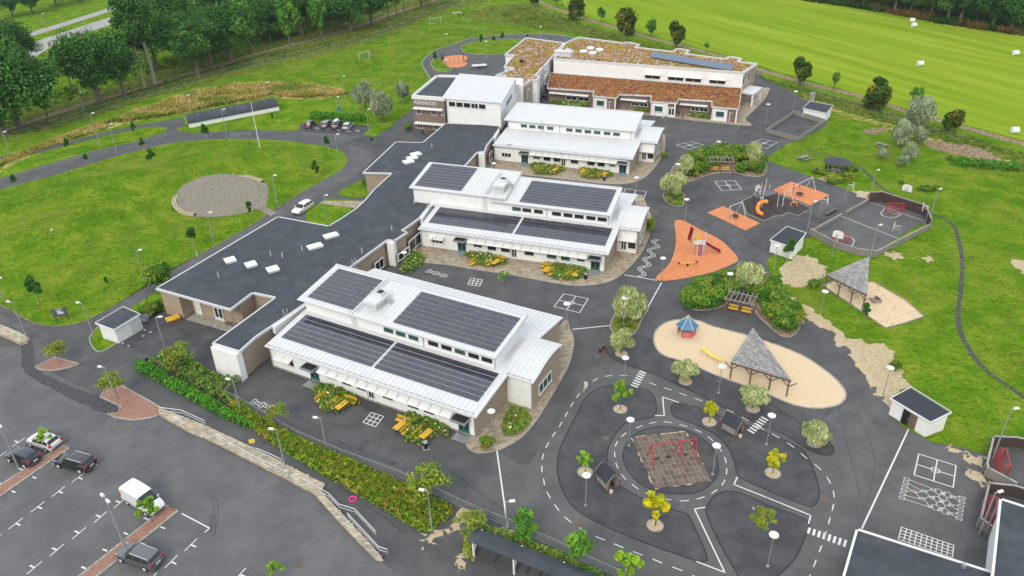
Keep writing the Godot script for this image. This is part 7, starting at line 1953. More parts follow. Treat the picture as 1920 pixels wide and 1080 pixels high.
# ---------------------------------------------------------------- vehicles
# kind: estate, hatch, van; x forward
func car(label: String, at: Vector3, turn: float, paint: Color, form: String, cat := "car", rails := true) -> void:
	var key := "car_paint_%s" % paint.to_html()
	if not M.has(key):
		var pm := plain(key, paint, .3, .1)
		pm.clearcoat_enabled = true
		pm.clearcoat = 1.0
		pm.clearcoat_roughness = .08
	var o := thing("parked_van" if form == "van" else "parked_car", label, cat, at, turn, "vehicles in the car parks")
	# stations: x, sill, belt, roof, half width at belt, half width at roof
	var st: Array = {
		"estate": [[-2.36, .45, .80, .80, .70, .70], [-2.30, .3, .95, .97, .84, .80], [-2.2, .26, 1.0, 1.12, .89, .72], [-1.95, .24, 1.0, 1.40, .91, .66], [-1.2, .22, .99, 1.49, .92, .67], [-.2, .22, .97, 1.51, .92, .68], [.35, .22, .95, 1.46, .92, .66], [.75, .22, .94, 1.18, .92, .70], [1.12, .22, .93, .97, .91, .76], [1.7, .24, .86, .88, .89, .76], [2.15, .28, .76, .78, .84, .72], [2.36, .4, .62, .64, .70, .62]],
		"hatch": [[-1.98, .45, .8, .8, .68, .68], [-1.92, .3, .95, .97, .82, .76], [-1.8, .26, 1.0, 1.1, .86, .70], [-1.45, .24, 1.0, 1.40, .89, .62], [-.9, .22, .98, 1.49, .90, .63], [-.1, .22, .96, 1.51, .90, .65], [.35, .22, .94, 1.45, .90, .64], [.75, .22, .93, 1.15, .89, .68], [1.08, .22, .92, .96, .88, .74], [1.5, .24, .85, .87, .85, .72], [1.85, .28, .74, .76, .80, .68], [2.0, .4, .6, .62, .66, .58]],
		"van": [[-2.46, .4, .9, .9, .84, .84], [-2.42, .28, 1.05, 1.82, .92, .84], [-2.3, .25, 1.05, 1.92, .95, .83], [-1.4, .24, 1.05, 1.95, .96, .84], [-.4, .24, 1.05, 1.95, .96, .84], [.5, .24, 1.04, 1.9, .96, .82], [.85, .24, 1.03, 1.66, .95, .80], [1.25, .24, 1.02, 1.32, .94, .80], [1.6, .24, 1.0, 1.08, .93, .80], [1.95, .26, .92, .95, .90, .78], [2.3, .3, .8, .82, .84, .72], [2.46, .42, .65, .67, .72, .64]]}[form]
	var body := Mb.new()
	var rings: Array = []
	for s in st:
		var r: Array[Vector3] = []
		for q in [[s[4] * .93, s[1]], [s[4] * 1.0, lerpf(s[1], s[2], .45)], [s[4] * .97, s[2]], [s[5] + .02, s[3] - .05], [s[5] * .8, s[3] + .01], [0.0, s[3] + .035]]:
			r.append(Vector3(s[0], q[1], q[0]))
		for i in range(4, -1, -1):
			r.append(Vector3(r[i].x, r[i].y, -r[i].z))
		rings.append(r)
	for i in st.size() - 1:
		for j in 10:
			var inn := Vector3((st[i][0] + st[i + 1][0]) * .5, .6, 0)
			body.quad_out(rings[i][j], rings[i][j + 1], rings[i + 1][j + 1], rings[i + 1][j], inn)
		body.quad_out(rings[i][0], rings[i][10], rings[i + 1][10], rings[i + 1][0], Vector3(st[i][0], 1, 0))
	for e in [0, st.size() - 1]:
		for j in range(1, 10):
			body.tri_out(rings[e][0], rings[e][j], rings[e][j + 1], Vector3(0, .6, 0))
	var bd := put("body", body.mesh(), M[key], o)
	# glazing follows the body between belt and roof
	var n := st.size()
	var glassf := func(i0: int, i1: int, j0: int, j1: int, k0: float, k1: float, called: String, vert0: float, vert1: float) -> void:
		var b := Mb.new()
		for i in range(i0, i1):
			for j in range(j0, j1):
				var q: Array[Vector3] = []
				var lo0 := k0 if i == i0 else 0.0
				var hi1 := k1 if i == i1 - 1 else 1.0
				for c in [[lo0, 0], [lo0, 1], [hi1, 1], [hi1, 0]]:
					var v := vert0 if c[1] == 0 and j == j0 else (vert1 if c[1] == 1 and j == j1 - 1 else float(c[1]))
					var p0: Vector3 = rings[i][j].lerp(rings[i][j + 1], v)
					var p1: Vector3 = rings[i + 1][j].lerp(rings[i + 1][j + 1], v)
					q.append(p0.lerp(p1, c[0]))
				var nn := (q[2] - q[0]).cross(q[1] - q[0]).normalized()
				if nn.dot(q[0] - Vector3(0, .7, 0)) < 0:
					nn = -nn
				for m in 4:
					q[m] += nn * .012
				b.quad_out(q[0], q[1], q[2], q[3], Vector3((q[0].x + q[2].x) * .5, .6, 0))
		put(called, b.mesh(), M.glass, o)
	if form == "van":
		for j in [2, 7]:
			glassf.call(5, 7, j, j + 1, .0, .9, "side_window", .12, .9)
		glassf.call(5, 8, 3, 7, .35, .9, "windscreen", .1, .9)
	else:
		for j in [2, 7]:
			glassf.call(2, 4, j, j + 1, .45, .92, "side_window", .14, .92)
			glassf.call(4, 5, j, j + 1, .04, .95, "side_window", .14, .92)
			glassf.call(5, 7, j, j + 1, .04, .92, "side_window", .14, .92)
		glassf.call(6, 8, 3, 7, .1, .9, "windscreen", .05, .95)
		glassf.call(1, 3, 3, 7, .7, .88, "rear_window", .1, .9)
	var L: float = st[n - 1][0]
	for s in [-1.0, 1.0]:
		var b := Mb.new()
		b.obox(Vector3(L - .3, .70, s * .64), Basis(Vector3.UP, s * .5) * Basis(Vector3.FORWARD, .5), Vector3(.32, .14, .26))
		put("headlight", b.mesh(), M.trim, o)
		b = Mb.new()
		var tall := .5 if form == "van" else .34
		b.box(Vector3(-L + .12, .92 + (.15 if form == "van" else .0), s * (.74 if form != "van" else .86)), Vector3(.2, tall, .2))
		put("tail_light", b.mesh(), M.red, o)
		b = Mb.new()
		b.box(Vector3(.72 if form != "van" else 1.1, 1.0, s * 1.02), Vector3(.12, .15, .22))
		put("mirror", b.mesh(), M[key], o)
		for x in [L * .62, -L * .60]:
			b = Mb.new()
			b.tube(Vector3(0, 0, -.11), Vector3(0, 0, .11), .33, .33, 14)
			var wh := put("wheel", b.mesh(), M.black, o)
			wh.position = Vector3(x, .33, s * (.82 if form != "van" else .86))
			b = Mb.new()
			b.tube(Vector3(0, 0, s * .09), Vector3(0, 0, s * .125), .2, .2, 10)
			put("rim", b.mesh(), M.trim, wh)
		if rails and form == "estate":
			b = Mb.new()
			b.beam(Vector3(-1.8, 1.46, s * .64), Vector3(.2, 1.55, s * .64), .04, .05)
			put("roof_rail", b.mesh(), M.trim if paint.v > .15 or paint.b > .1 else M.grey_metal, o)
	var b2 := Mb.new()
	b2.box(Vector3(-L - .01, .72 if form != "van" else .75, 0), Vector3(.04, .12, .5))
	put("number_plate", b2.mesh(), M.white, o)
	b2 = Mb.new()
	b2.box(Vector3(-L + .06, .42, 0), Vector3(.2, .2, 1.4))
	b2.box(Vector3(L - .1, .42, 0), Vector3(.24, .2, 1.35))
	put("bumper", b2.mesh(), M.grey_dark, o)

func make_vehicles() -> void:
	var black := lin(.012, .013, .016)
	car("black estate car with tall red tail lights parked by the upper brick island", g(-48.07, -63.74), yaw(g(-46.08, -63.07), g(-50.37, -64.5)), black, "estate")
	car("dark blue black hatchback at the left frame edge beside the brick island", g(-54.24, -64.84), yaw(g(-52.59, -64.27), g(-56.89, -66.24)), lin(.014, .018, .03), "hatch")
	car("white hatchback half hidden by the bright leafed parking tree", g(-53.19, -67.3), yaw(g(-51.23, -66.51), g(-55.1, -68.19)), lin(.75, .75, .74), "hatch")
	car("white delivery van parked against the lower brick island", g(-38.16, -57.64), yaw(g(-40.5, -59.07), g(-36.12, -56.26)), lin(.76, .76, .75), "van", "van")
	car("graphite grey estate car below the lower brick island", g(-35.76, -50.54), yaw(g(-33.85, -49.72), g(-37.82, -51.37)), lin(.09, .09, .1), "estate")
	car("white estate car driving on the road beside the black roof", g(-37.62, -129.41), yaw(g(-36.73, -131.94), g(-38.72, -127.65)), lin(.75, .75, .74), "estate")
	car("black hatchback, leftmost in the small parking bay row", g(-46.4, -177.6), yaw(g(-46.8, -175.7), g(-46.3, -180.8)), black, "hatch")
	car("dark grey estate car, second in the small parking bay row", g(-42.4, -177.2), yaw(g(-42.9, -175.4), g(-42.2, -180.8)), lin(.07, .08, .09), "estate")
	car("dark estate car with a white roof box in the small parking row", g(-39.8, -176.6), yaw(g(-40.2, -174.7), g(-39.5, -180.5)), lin(.03, .035, .045), "estate")
	car("silver hatchback, rightmost in the small parking bay row", g(-37.1, -175.2), yaw(g(-37.5, -173.4), g(-36.6, -179)), lin(.42, .43, .44), "hatch")
	var rb := thing("roof_box", "white roof box on the dark car in the parking row", "roof box", g(-39.8, -176.6) + Vector3.UP * 1.56, yaw(g(-40.2, -174.7), g(-39.5, -180.5)))
	var b := Mb.new()
	b.ball(Vector3(-.4, .2, 0), Vector3(1.15, .24, .5), 7)
	put("shell", b.mesh(), M.white, rb)

# ---------------------------------------------------------------- people
func body_mesh(bones: Array, cell: float) -> Mb:      # bone: [a, b, ra, rb, colour]; joined by a smooth minimum and meshed as surface nets
	var lo := Vector3(9, 9, 9)
	var hi := -lo
	for k in bones:
		for e in [0, 1]:
			var rr: float = k[2 + e] + cell * 2.0
			lo = lo.min(k[e] - Vector3.ONE * rr)
			hi = hi.max(k[e] + Vector3.ONE * rr)
	var nx := int((hi.x - lo.x) / cell) + 2
	var ny := int((hi.y - lo.y) / cell) + 2
	var nz := int((hi.z - lo.z) / cell) + 2
	var f := PackedFloat32Array()
	f.resize(nx * ny * nz)
	f.fill(1.0)
	var owner_ := PackedInt32Array()
	owner_.resize(nx * ny * nz)
	var best := PackedFloat32Array()
	best.resize(nx * ny * nz)
	best.fill(9.0)
	var sm := cell * .9
	for bi in bones.size():
		var k: Array = bones[bi]
		var a: Vector3 = k[0]
		var ab: Vector3 = k[1] - a
		var l2 := maxf(ab.length_squared(), .000001)
		var m := maxf(k[2], k[3]) + cell * 2.0
		var i0 := ((a.min(k[1]) - Vector3.ONE * m - lo) / cell).floor().max(Vector3.ZERO)
		var i1 := ((a.max(k[1]) + Vector3.ONE * m - lo) / cell).ceil().min(Vector3(nx - 1, ny - 1, nz - 1))
		for z in range(int(i0.z), int(i1.z) + 1):
			for y in range(int(i0.y), int(i1.y) + 1):
				for x in range(int(i0.x), int(i1.x) + 1):
					var p := lo + Vector3(x, y, z) * cell
					var t := clampf((p - a).dot(ab) / l2, 0, 1)
					var d := p.distance_to(a + ab * t) - lerpf(k[2], k[3], t)
					var id := x + nx * (y + ny * z)
					if d < best[id]:
						best[id] = d
						owner_[id] = bi
					var h := maxf(sm - absf(f[id] - d), 0.0) / sm
					f[id] = minf(f[id], d) - h * h * sm * .25
	var out := Mb.new()
	var vert := {}
	for z in nz - 1:
		for y in ny - 1:
			for x in nx - 1:
				var id := x + nx * (y + ny * z)
				var inside := 0
				for c in 8:
					if f[id + (c & 1) + nx * (((c >> 1) & 1) + ny * (c >> 2))] < 0.0:
						inside += 1
				if inside == 0 or inside == 8:
					continue
				var sum := Vector3.ZERO
				var cnt := 0
				for e in [[0, 1], [2, 3], [4, 5], [6, 7], [0, 2], [1, 3], [4, 6], [5, 7], [0, 4], [1, 5], [2, 6], [3, 7]]:
					var v0: float = f[id + (e[0] & 1) + nx * (((e[0] >> 1) & 1) + ny * (e[0] >> 2))]
					var v1: float = f[id + (e[1] & 1) + nx * (((e[1] >> 1) & 1) + ny * (e[1] >> 2))]
					if (v0 < 0.0) != (v1 < 0.0):
						var t := v0 / (v0 - v1)
						sum += Vector3(e[0] & 1, (e[0] >> 1) & 1, e[0] >> 2).lerp(Vector3(e[1] & 1, (e[1] >> 1) & 1, e[1] >> 2), t)
						cnt += 1
				vert[id] = lo + (Vector3(x, y, z) + sum / cnt) * cell
	var step := [1, nx, nx * ny]
	for z in range(1, nz - 1):
		for y in range(1, ny - 1):
			for x in range(1, nx - 1):
				var id := x + nx * (y + ny * z)
				for ax in 3:
					var jd: int = id + step[ax]
					if (f[id] < 0.0) != (f[jd] < 0.0):
						var u: int = step[(ax + 1) % 3]
						var w: int = step[(ax + 2) % 3]
						var q := [id, id - u, id - u - w, id - w]
						var ok := true
						for k in q:
							ok = ok and vert.has(k)
						if ok:
							out.col = bones[owner_[id if f[id] < 0.0 else jd]][4]
							var inn := lo + Vector3(x, y, z) * cell
							if f[id] >= 0.0:
								inn[ax] += cell
							out.quad_out(vert[q[0]], vert[q[1]], vert[q[2]], vert[q[3]], inn)
	return out

func person(label: String, at: Vector3, turn: float, h: float, top: Color, legs: Color, hair: Color, stride := .28, bare_legs := false, group := "") -> void:
	var skin := Color(.42, .24, .16)
	var shoe := Color(.03, .03, .035)
	var J := func(x: float, y: float, z: float) -> Vector3: return Vector3(x, y, z)
	var bn: Array = []
	var lowleg := skin if bare_legs else legs
	for s in [-1.0, 1.0]:
		var fw: float = stride * s
		var hip := Vector3(0, .92, s * .09)
		var knee := Vector3(fw * .55 + .04, .5, s * .10)
		var ankle := Vector3(fw * 1.0 - (.08 if fw < 0 else .0), .09 + (.05 if fw < 0 else 0.0), s * .10)
		bn.append([hip, knee, .092, .062, legs])
		bn.append([knee, ankle, .058, .042, lowleg])
		bn.append([ankle + Vector3(-.03, -.04, 0), ankle + Vector3(.15, -.055, 0), .045, .036, shoe])
		var sh := Vector3(0, 1.42, s * .185)
		var el := Vector3(-fw * .45, 1.13, s * .25)
		var wr := Vector3(-fw * .7 + .08, .88, s * .25)
		bn.append([sh, el, .058, .044, top])
		bn.append([el, wr, .042, .032, top])
		bn.append([wr, wr + Vector3(.015, -.07, 0), .032, .034, skin])
	bn.append([Vector3(0, .95, -.06), Vector3(0, .95, .06), .115, .115, legs])
	bn.append([Vector3(0, 1.0, 0), Vector3(.01, 1.32, 0), .125, .15, top])
	bn.append([Vector3(0, 1.37, -.12), Vector3(0, 1.37, .12), .085, .085, top])
	bn.append([Vector3(0, 1.42, 0), Vector3(.02, 1.56, 0), .055, .05, skin])
	var b := body_mesh(bn, .03)
	# head: skull, face, nose, ears, hair
	var hd: Array = [[Vector3(.02, 1.66, 0), Vector3(.035, 1.62, 0), .088, .075, skin], [Vector3(.06, 1.575, 0), Vector3(.04, 1.59, 0), .035, .05, skin], [Vector3(.105, 1.645, 0), Vector3(.118, 1.62, 0), .012, .016, skin], [Vector3(.02, 1.64, -.09), Vector3(.02, 1.62, -.09), .016, .014, skin], [Vector3(.02, 1.64, .09), Vector3(.02, 1.62, .09), .016, .014, skin], [Vector3(.0, 1.69, 0), Vector3(-.03, 1.64, 0), .094, .088, hair], [Vector3(.098, 1.655, -.033), Vector3(.1, 1.655, -.03), .011, .011, Color(.03, .03, .03)], [Vector3(.098, 1.655, .033), Vector3(.1, 1.655, .03), .011, .011, Color(.03, .03, .03)], [Vector3(.098, 1.588, -.02), Vector3(.098, 1.588, .02), .008, .008, Color(.3, .1, .08)]]
	b.add(body_mesh(hd, .012), Transform3D.IDENTITY)
	for s in [-1.0, 1.0]:
		var wr := Vector3(-stride * s * .7 + .095, .81, s * .25)
		var hn: Array = [[wr + Vector3(0, .06, 0), wr, .028, .03, skin], [wr + Vector3(.03, .03, 0), wr + Vector3(.055, -.03, -s * .01), .012, .009, skin]]
		for i in 4:
			var o := wr + Vector3(-.028 + i * .019, -.02, 0)
			var ln: float = [.062, .075, .07, .055][i]
			hn.append([o, o + Vector3(.002, -ln * .6, -s * .004), .0095, .009, skin])
			hn.append([o + Vector3(.002, -ln * .6, -s * .004), o + Vector3(.004, -ln, -s * .025), .009, .008, skin])
		b.add(body_mesh(hn, .008), Transform3D.IDENTITY)
	var o2 := thing("person", label, "person", at, turn, group)
	var m := put("body", b.mesh(), M.coloured, o2)
	m.scale = Vector3.ONE * (h / 1.78)

func make_people() -> void:
	var dark := Color(.015, .015, .02)
	var brown := Color(.06, .035, .02)
	person("person in white clothes walking over the dashed road by the near wing", g(8.48, -73.97), -2.2, 1.74, Color(.62, .6, .56), Color(.58, .57, .54), brown)
	person("person in a black jacket and red shorts near the sand ringed willow", g(11.46, -81.34), -1.9, 1.78, dark, Color(.4, .05, .03), brown, .25, true)
	person("smaller person in black walking at the red shorts wearer's side", g(11.03, -81.13), -1.9, 1.5, dark, Color(.03, .03, .035), Color(.3, .28, .26), .2, true)
	person("person in a white top, left one of two before the moss building", g(36.1, -173.2), .4, 1.5, Color(.6, .6, .62), Color(.1, .1, .14), brown)
	person("person in dark top and pale trousers, right one of two before the moss building", g(36.6, -173.2), 2.6, 1.55, Color(.03, .03, .05), Color(.4, .33, .26), dark, .15)
	person("person in black standing at the moss building's middle door", g(40.3, -176.4), 1.2, 1.5, dark, Color(.03, .03, .04), dark, .1)
	person("person in dark clothes on the tarmac beside the third flower bed", g(41, -175.1), -.6, 1.5, Color(.05, .05, .06), dark, brown, .2)
	person("person in an orange vest and black trousers on the park road's near verge", g(-164.8, -292.5), 2.0, 1.75, Color(.8, .2, .05), dark, brown, .25)
	person("person in an orange vest, left of two behind the tree on the park road", g(-153.7, -289.3), -1.0, 1.75, Color(.8, .22, .05), dark, dark, .2)
	person("person in an orange vest, right of two behind the tree on the park road", g(-152.9, -289.2), -1.0, 1.7, Color(.75, .25, .08), Color(.02, .02, .06), brown, .2)

# ---------------------------------------------------------------- playground and yard things
func swing_frame(o: Node3D, w: float, h: float, m: String) -> void:
	var b := Mb.new()
	b.tube(Vector3(-w / 2, h, 0), Vector3(w / 2, h, 0), .06, .06, 8)
	put("top_beam", b.mesh(), M[m], o)
	for s in [-w / 2, w / 2]:
		for e in [-1.0, 1.0]:
			b = Mb.new()
			b.tube(Vector3(s, h, 0), Vector3(s, 0, e * 1.15), .05, .05, 7)
			put("leg", b.mesh(), M[m], o)

func make_play() -> void:
	var b: Mb
	# red swings on the tile pad
	var s0 := g(14.07, -61.42)
	var s1 := g(19, -62.19)
	var sw := thing("red_swing_frame", "red swing frame with three hanging seats on the square tile pad", "swing", (s0 + s1) * .5, yaw(s0, s1))
	var w := s0.distance_to(s1) * .98
	b = Mb.new()
	b.tube(Vector3(-w / 2, 2.5, 0), Vector3(w / 2, 2.5, 0), .06, .06, 8)
	put("top_beam", b.mesh(), M.red, sw)
	for x in [-w / 2, w * .14, w / 2]:
		for e in [-1.0, 1.0]:
			b = Mb.new()
			b.tube(Vector3(x, 2.5, 0), Vector3(x, 0, e * 1.1), .055, .055, 7)
			put("leg", b.mesh(), M.red, sw)
	for x in [-w * .36, -w * .1, w * .3]:
		b = Mb.new()
		for e in [-.22, .22]:
			b.tube(Vector3(x + e, 2.45, 0), Vector3(x + e, .5, 0), .018, .018, 4)
		put("chain", b.mesh(), M.steel, sw)
		b = Mb.new()
		b.box(Vector3(x, .48, 0), Vector3(.5, .06, .24))
		put("swing_seat", b.mesh(), M.black, sw)
	# nest swings on the orange pads
	for t in [[g(37.44, -119.73, 2.7), g(40.01, -121.53, 2.7), "grey nest swing on the left orange pad"], [g(49.98, -126.82, 2.7), g(55.56, -131.35, 2.7), "grey nest swing on the right orange pad"]]:
		var o := thing("nest_swing", t[2], "swing", (t[0] + t[1]) * Vector3(.5, 0, .5), yaw(t[0], t[1]), "nest swings on the orange pads")
		swing_frame(o, t[0].distance_to(t[1]), 2.7, "trim")
		b = Mb.new()
		var pts: Array = []
		for i in 15:
			pts.append(Vector3(cos(TAU * i / 14.0) * .6, .5, sin(TAU * i / 14.0) * .6))
		b.path(pts, .06, 6)
		for i in 7:
			var z := -.45 + i * .15
			var x := sqrt(.36 - z * z)
			b.beam(Vector3(-x, .5, z), Vector3(x, .5, z), .05, .03)
			b.beam(Vector3(z, .5, -x), Vector3(z, .5, x), .05, .03)
		put("nest_seat", b.mesh(), M.black, o)
		b = Mb.new()
		for e in [[-.5, -.35], [.5, -.35], [-.5, .35], [.5, .35]]:
			b.tube(Vector3(e[0] * 1.3, 2.7, 0), Vector3(e[0], .5, e[1]), .025, .025, 5)
		put("rope", b.mesh(), M.grey_dark, o)
	# the big climbing tower with rope net and orange tube slide
	var c := thing("climbing_tower", "climbing tower of grey posts and ropes with an orange curved slide", "play tower", g(46.01, -126.23), 0)
	for t in [[g(44.55, -124.5), 4.19], [g(47.42, -129.92), 2.33], [g(47.33, -124.64), 2.96], [g(48.32, -124.79), 3.42], [g(45.47, -128.63), 3.0], [g(46.51, -129.51), 3.6]]:
		b = Mb.new()
		var p: Vector3 = t[0] - c.position
		var hh: float = t[1] - .3
		b.tube(p, p + Vector3.UP * hh, .07, .06, 7)
		var post := put("post", b.mesh(), M.trim, c)
		b = Mb.new()
		b.tube(p + Vector3.UP * hh, p + Vector3.UP * (hh + .3), .075, .06, 7)
		put("post_cap", b.mesh(), M.orange, post)
	b = Mb.new()
	b.box(Vector3(-.3, 2.2, .3), Vector3(2.4, .12, 2.0), .5)
	b.box(Vector3(-1.5, 1.3, -.6), Vector3(1.5, .1, 1.3), .5)
	put("platform", b.mesh(), M.grey_dark, c)
	b = Mb.new()
	for i in 12:
		b.box(Vector3(-1.6 + rng.randf_range(-.8, .8), 1.2 + rng.randf_range(0, 2.2), rng.randf_range(-1.0, .8)), Vector3(rng.randf_range(.3, .8), rng.randf_range(.3, .7), .06), rng.randf() * TAU)
	put("climbing_panel", b.mesh(), M.trim, c)
	b = Mb.new()
	for i in 7:
		b.tube(Vector3(-.6 + i * .55, 2.6, -.8), Vector3(.2 + i * .35, .1, .7), .02, .02, 4)
		b.tube(Vector3(-.4 + i * .05, .4 + i * .33, .6 - i * .2), Vector3(2.6, .4 + i * .33, .3 - i * .15), .02, .02, 4)
	put("rope_net", b.mesh(), M.black, c)
	b = Mb.new()
	var sl: Array = []
	for q: Vector3 in [g(44.2, -121.67, 2.5), g(43.83, -121.92, 2.4), g(43.4, -122.18, 2.1), g(43.09, -122.08, 1.75), g(42.94, -121.98, 1.3), g(42.93, -121.75, 0.9), g(43.09, -121.4, 0.6), g(43.54, -121.25, 0.4)]:
		sl.append(q - c.position)
	b.path(sl, .34, 10)
	for q: Vector3 in sl:
		b.ball(q, Vector3(.34, .34, .34), 6)
	put("tube_slide", b.mesh(), M.orange, c)
	var sp := thing("balance_spring", "small orange curved play bar on the brown pad", "play bar", g(50.28, -124.99))
	b = Mb.new()
	b.path([Vector3(-.5, 0, 0), Vector3(-.4, .7, 0), Vector3(.3, .8, .2), Vector3(.6, .3, .3), Vector3(.7, 0, .3)], .09, 7)
	put("curved_bar", b.mesh(), M.orange, sp)
	b = Mb.new()
	b.tube(Vector3(-.5, 0, 0), Vector3(-.5, .08, 0), .2, .2, 8)
	put("foot", b.mesh(), M.grey_dark, sp)
	for t in [[g(44.34, -127.05), "dark red flag like spinner pole behind the left nest swing"], [g(51.05, -128.2), "grey bent climbing pole by the right nest swing"]]:
		var o := thing("play_pole", t[1], "play pole", t[0])
		b = Mb.new()
		b.tube(Vector3.ZERO, Vector3(.1, 2.6, 0), .05, .04, 6)
		put("pole", b.mesh(), M.grey_metal, o)
		b = Mb.new()
		b.box(Vector3(.1, 2.2, 0), Vector3(.22, 1.1, .06), .6)
		put("fin", b.mesh(), M.dark_red, o)
	# slide tower on the orange pad
	var t0 := thing("slide_tower", "play tower with a dark red slide on the orange pad", "play tower", g(29.98, -109.17), -.25)
	for e in [[-.9, -.7], [.9, -.7], [-.9, .7], [.9, .7]]:
		b = Mb.new()
		b.tube(Vector3(e[0], 0, e[1]), Vector3(e[0], 3.0, e[1]), .06, .06, 7)
		put("post", b.mesh(), M.trim, t0)
	b = Mb.new()
	b.box(Vector3(0, 1.5, 0), Vector3(1.9, .1, 1.5))
	put("platform", b.mesh(), M.trim, t0)
	b = Mb.new()
	b.box(Vector3(-.4, 2.0, -.72), Vector3(.9, .9, .06))
	b.box(Vector3(-.92, 2.0, .1), Vector3(.06, .9, 1.2))
	put("side_panel", b.mesh(), M.yellow, t0)
	b = Mb.new()
	b.box(Vector3(.5, 1.9, .72), Vector3(.9, .7, .06))
	put("front_panel", b.mesh(), M.trim, t0)
	b = Mb.new()
	b.obox(Vector3(-1.5, 2.6, -.6), Basis(Vector3.UP, .5) * Basis(Vector3.FORWARD, .2), Vector3(.08, 2.2, .9))
	put("sail_panel", b.mesh(), M.dark_red, t0)
	b = Mb.new()
	b.tube(Vector3(-1.6, 0, -.6), Vector3(-1.2, 4.0, -.6), .05, .05, 6)
	put("mast", b.mesh(), M.trim, t0)
	b = Mb.new()
	for i in 8:
		var x0 := .95 + i * .3
		var y0 := 1.5 - pow(i / 8.0, .85) * 1.25
		var y1 := 1.5 - pow((i + 1) / 8.0, .85) * 1.25
		b.beam(Vector3(x0, y0, .2), Vector3(x0 + .31, y1, .2), .55, .05)
		for e in [-.07, .47]:
			b.beam(Vector3(x0, y0 + .1, e), Vector3(x0 + .31, y1 + .1, e), .06, .22)
	put("slide", b.mesh(), M.dark_red, t0)
	b = Mb.new()
	b.obox(Vector3(.2, .75, 1.2), Basis(Vector3.RIGHT, .85), Vector3(.8, .08, 2.0))
	put("climbing_ramp", b.mesh(), M.dark_red, t0)
	b = Mb.new()
	for e in [-.24, .64]:
		b.beam(Vector3(e, .05, 1.95), Vector3(e, 1.6, .55), .06, .12)
	put("ramp_rail", b.mesh(), M.trim, t0)
	var see := thing("seesaw", "yellow spring seesaw low on the orange pad", "seesaw", g(27.14, -104.2), yaw(g(25.57, -104.13), g(28.56, -104.29)))
	b = Mb.new()
	b.box(Vector3(0, .55, 0), Vector3(3.0, .12, .2))
	put("beam", b.mesh(), M.yellow, see)
	b = Mb.new()
	b.tube(Vector3(0, 0, 0), Vector3(0, .5, 0), .16, .16, 9)
	put("spring", b.mesh(), M.black, see)
	for x in [-1.4, 1.4]:
		b = Mb.new()
		b.box(Vector3(x, .66, 0), Vector3(.4, .12, .45))
		put("seat", b.mesh(), M.dark_red, see)
	# exercise bars at the far pad
	var ex := thing("exercise_bars", "dark bar frame on the far orange exercise pad", "climbing bars", g(-15, -231.7), .1)
	for i in 5:
		b = Mb.new()
		var x := -2.6 + i * 1.3
		b.tube(Vector3(x, 0, 0), Vector3(x, 1.9 + .4 * (i % 2), 0), .06, .06, 6)
		put("post", b.mesh(), M.grey_dark, ex)
	b = Mb.new()
	b.tube(Vector3(-3, 2.4, -2.4), Vector3(3, 2.4, -2.4), .06, .06, 6)
	b.tube(Vector3(-3, 0, -2.4), Vector3(-3, 2.4, -2.4), .06, .06, 6)
	b.tube(Vector3(3, 0, -2.4), Vector3(3, 2.4, -2.4), .06, .06, 6)
	put("bar_frame", b.mesh(), M.grey_dark, ex)
	b = Mb.new()
	b.box(Vector3(2.9, 1.6, -1.8), Vector3(.12, 2.6, .8))
	put("climbing_panel", b.mesh(), M.dark_red, ex)
	var tt := thing("ball_table", "grey outdoor ball table on the far tarmac yard", "table", g(-7.5, -226.5), .15)
	b = Mb.new()
	b.box(Vector3(0, .78, 0), Vector3(4.2, .08, 2.2))
	put("table_top", b.mesh(), M.trim, tt)
	b = Mb.new()
	b.box(Vector3(0, .9, 0), Vector3(.05, .18, 2.2))
	put("net", b.mesh(), M.steel, tt)
	for x in [-1.2, 1.2]:
		b = Mb.new()
		b.box(Vector3(x, .37, 0), Vector3(.3, .74, 1.2))
		put("leg", b.mesh(), M.grey_metal, tt)
	# sand pit play house, yellow crawl ladder
	var ph := thing("play_house", "little play house with a blue eight sided roof in the sand pit", "play house", g(23.05, -85.51))
	for i in 6:
		var a := TAU * i / 6.0 + .2
		var e := TAU * (i + 1) / 6.0 + .2
		var p := Vector3(cos(a) * 1.15, 0, sin(a) * 1.15)
		var q := Vector3(cos(e) * 1.15, 0, sin(e) * 1.15)
		b = Mb.new()
		b.tube(p, p + Vector3.UP * 1.6, .05, .05, 6)
		put("post", b.mesh(), M.wood_brown, ph)
		b = Mb.new()
		b.tri_out(p * 1.35 + Vector3.UP * 1.5, q * 1.35 + Vector3.UP * 1.5, Vector3(0, 2.9, 0), Vector3(0, 1.5, 0))
		put("roof_panel", b.mesh(), M.blue, ph)
		b = Mb.new()
		b.beam(p * 1.36 + Vector3.UP * 1.52, Vector3(0, 2.92, 0), .06, .06)
		put("roof_rib", b.mesh(), M.trim, ph)
		if i != 2:
			b = Mb.new()
			b.beam((p + Vector3.UP * .55), (q + Vector3.UP * .55), .06, .7)
			put("side_panel", b.mesh(), M.pink if i < 4 else M.trim, ph)
	b = Mb.new()
	b.ball(Vector3(0, 2.95, 0), Vector3(.16, .12, .16), 6)
	put("finial", b.mesh(), M.orange, ph)
	var cr := thing("sand_digger", "yellow wavy sand chute on thin posts in the sand pit", "sand chute", g(24.89, -80.05), yaw(g(24.25, -81.14), g(25.66, -79.31)))
	b = Mb.new()
	for i in 8:
		var x := -1.5 + i * .4
		b.beam(Vector3(x, .75 + sin(i * 1.1) * .14 - i * .03, 0), Vector3(x + .42, .75 + sin((i + 1) * 1.1) * .14 - (i + 1) * .03, 0), .45, .08)
	put("chute", b.mesh(), M.yellow_bright, cr)
	for x in [-1.3, -.4, .5, 1.3]:
		b = Mb.new()
		b.tube(Vector3(x, 0, .1), Vector3(x, .6, .1), .035, .035, 5)
		put("post", b.mesh(), M.grey_metal, cr)
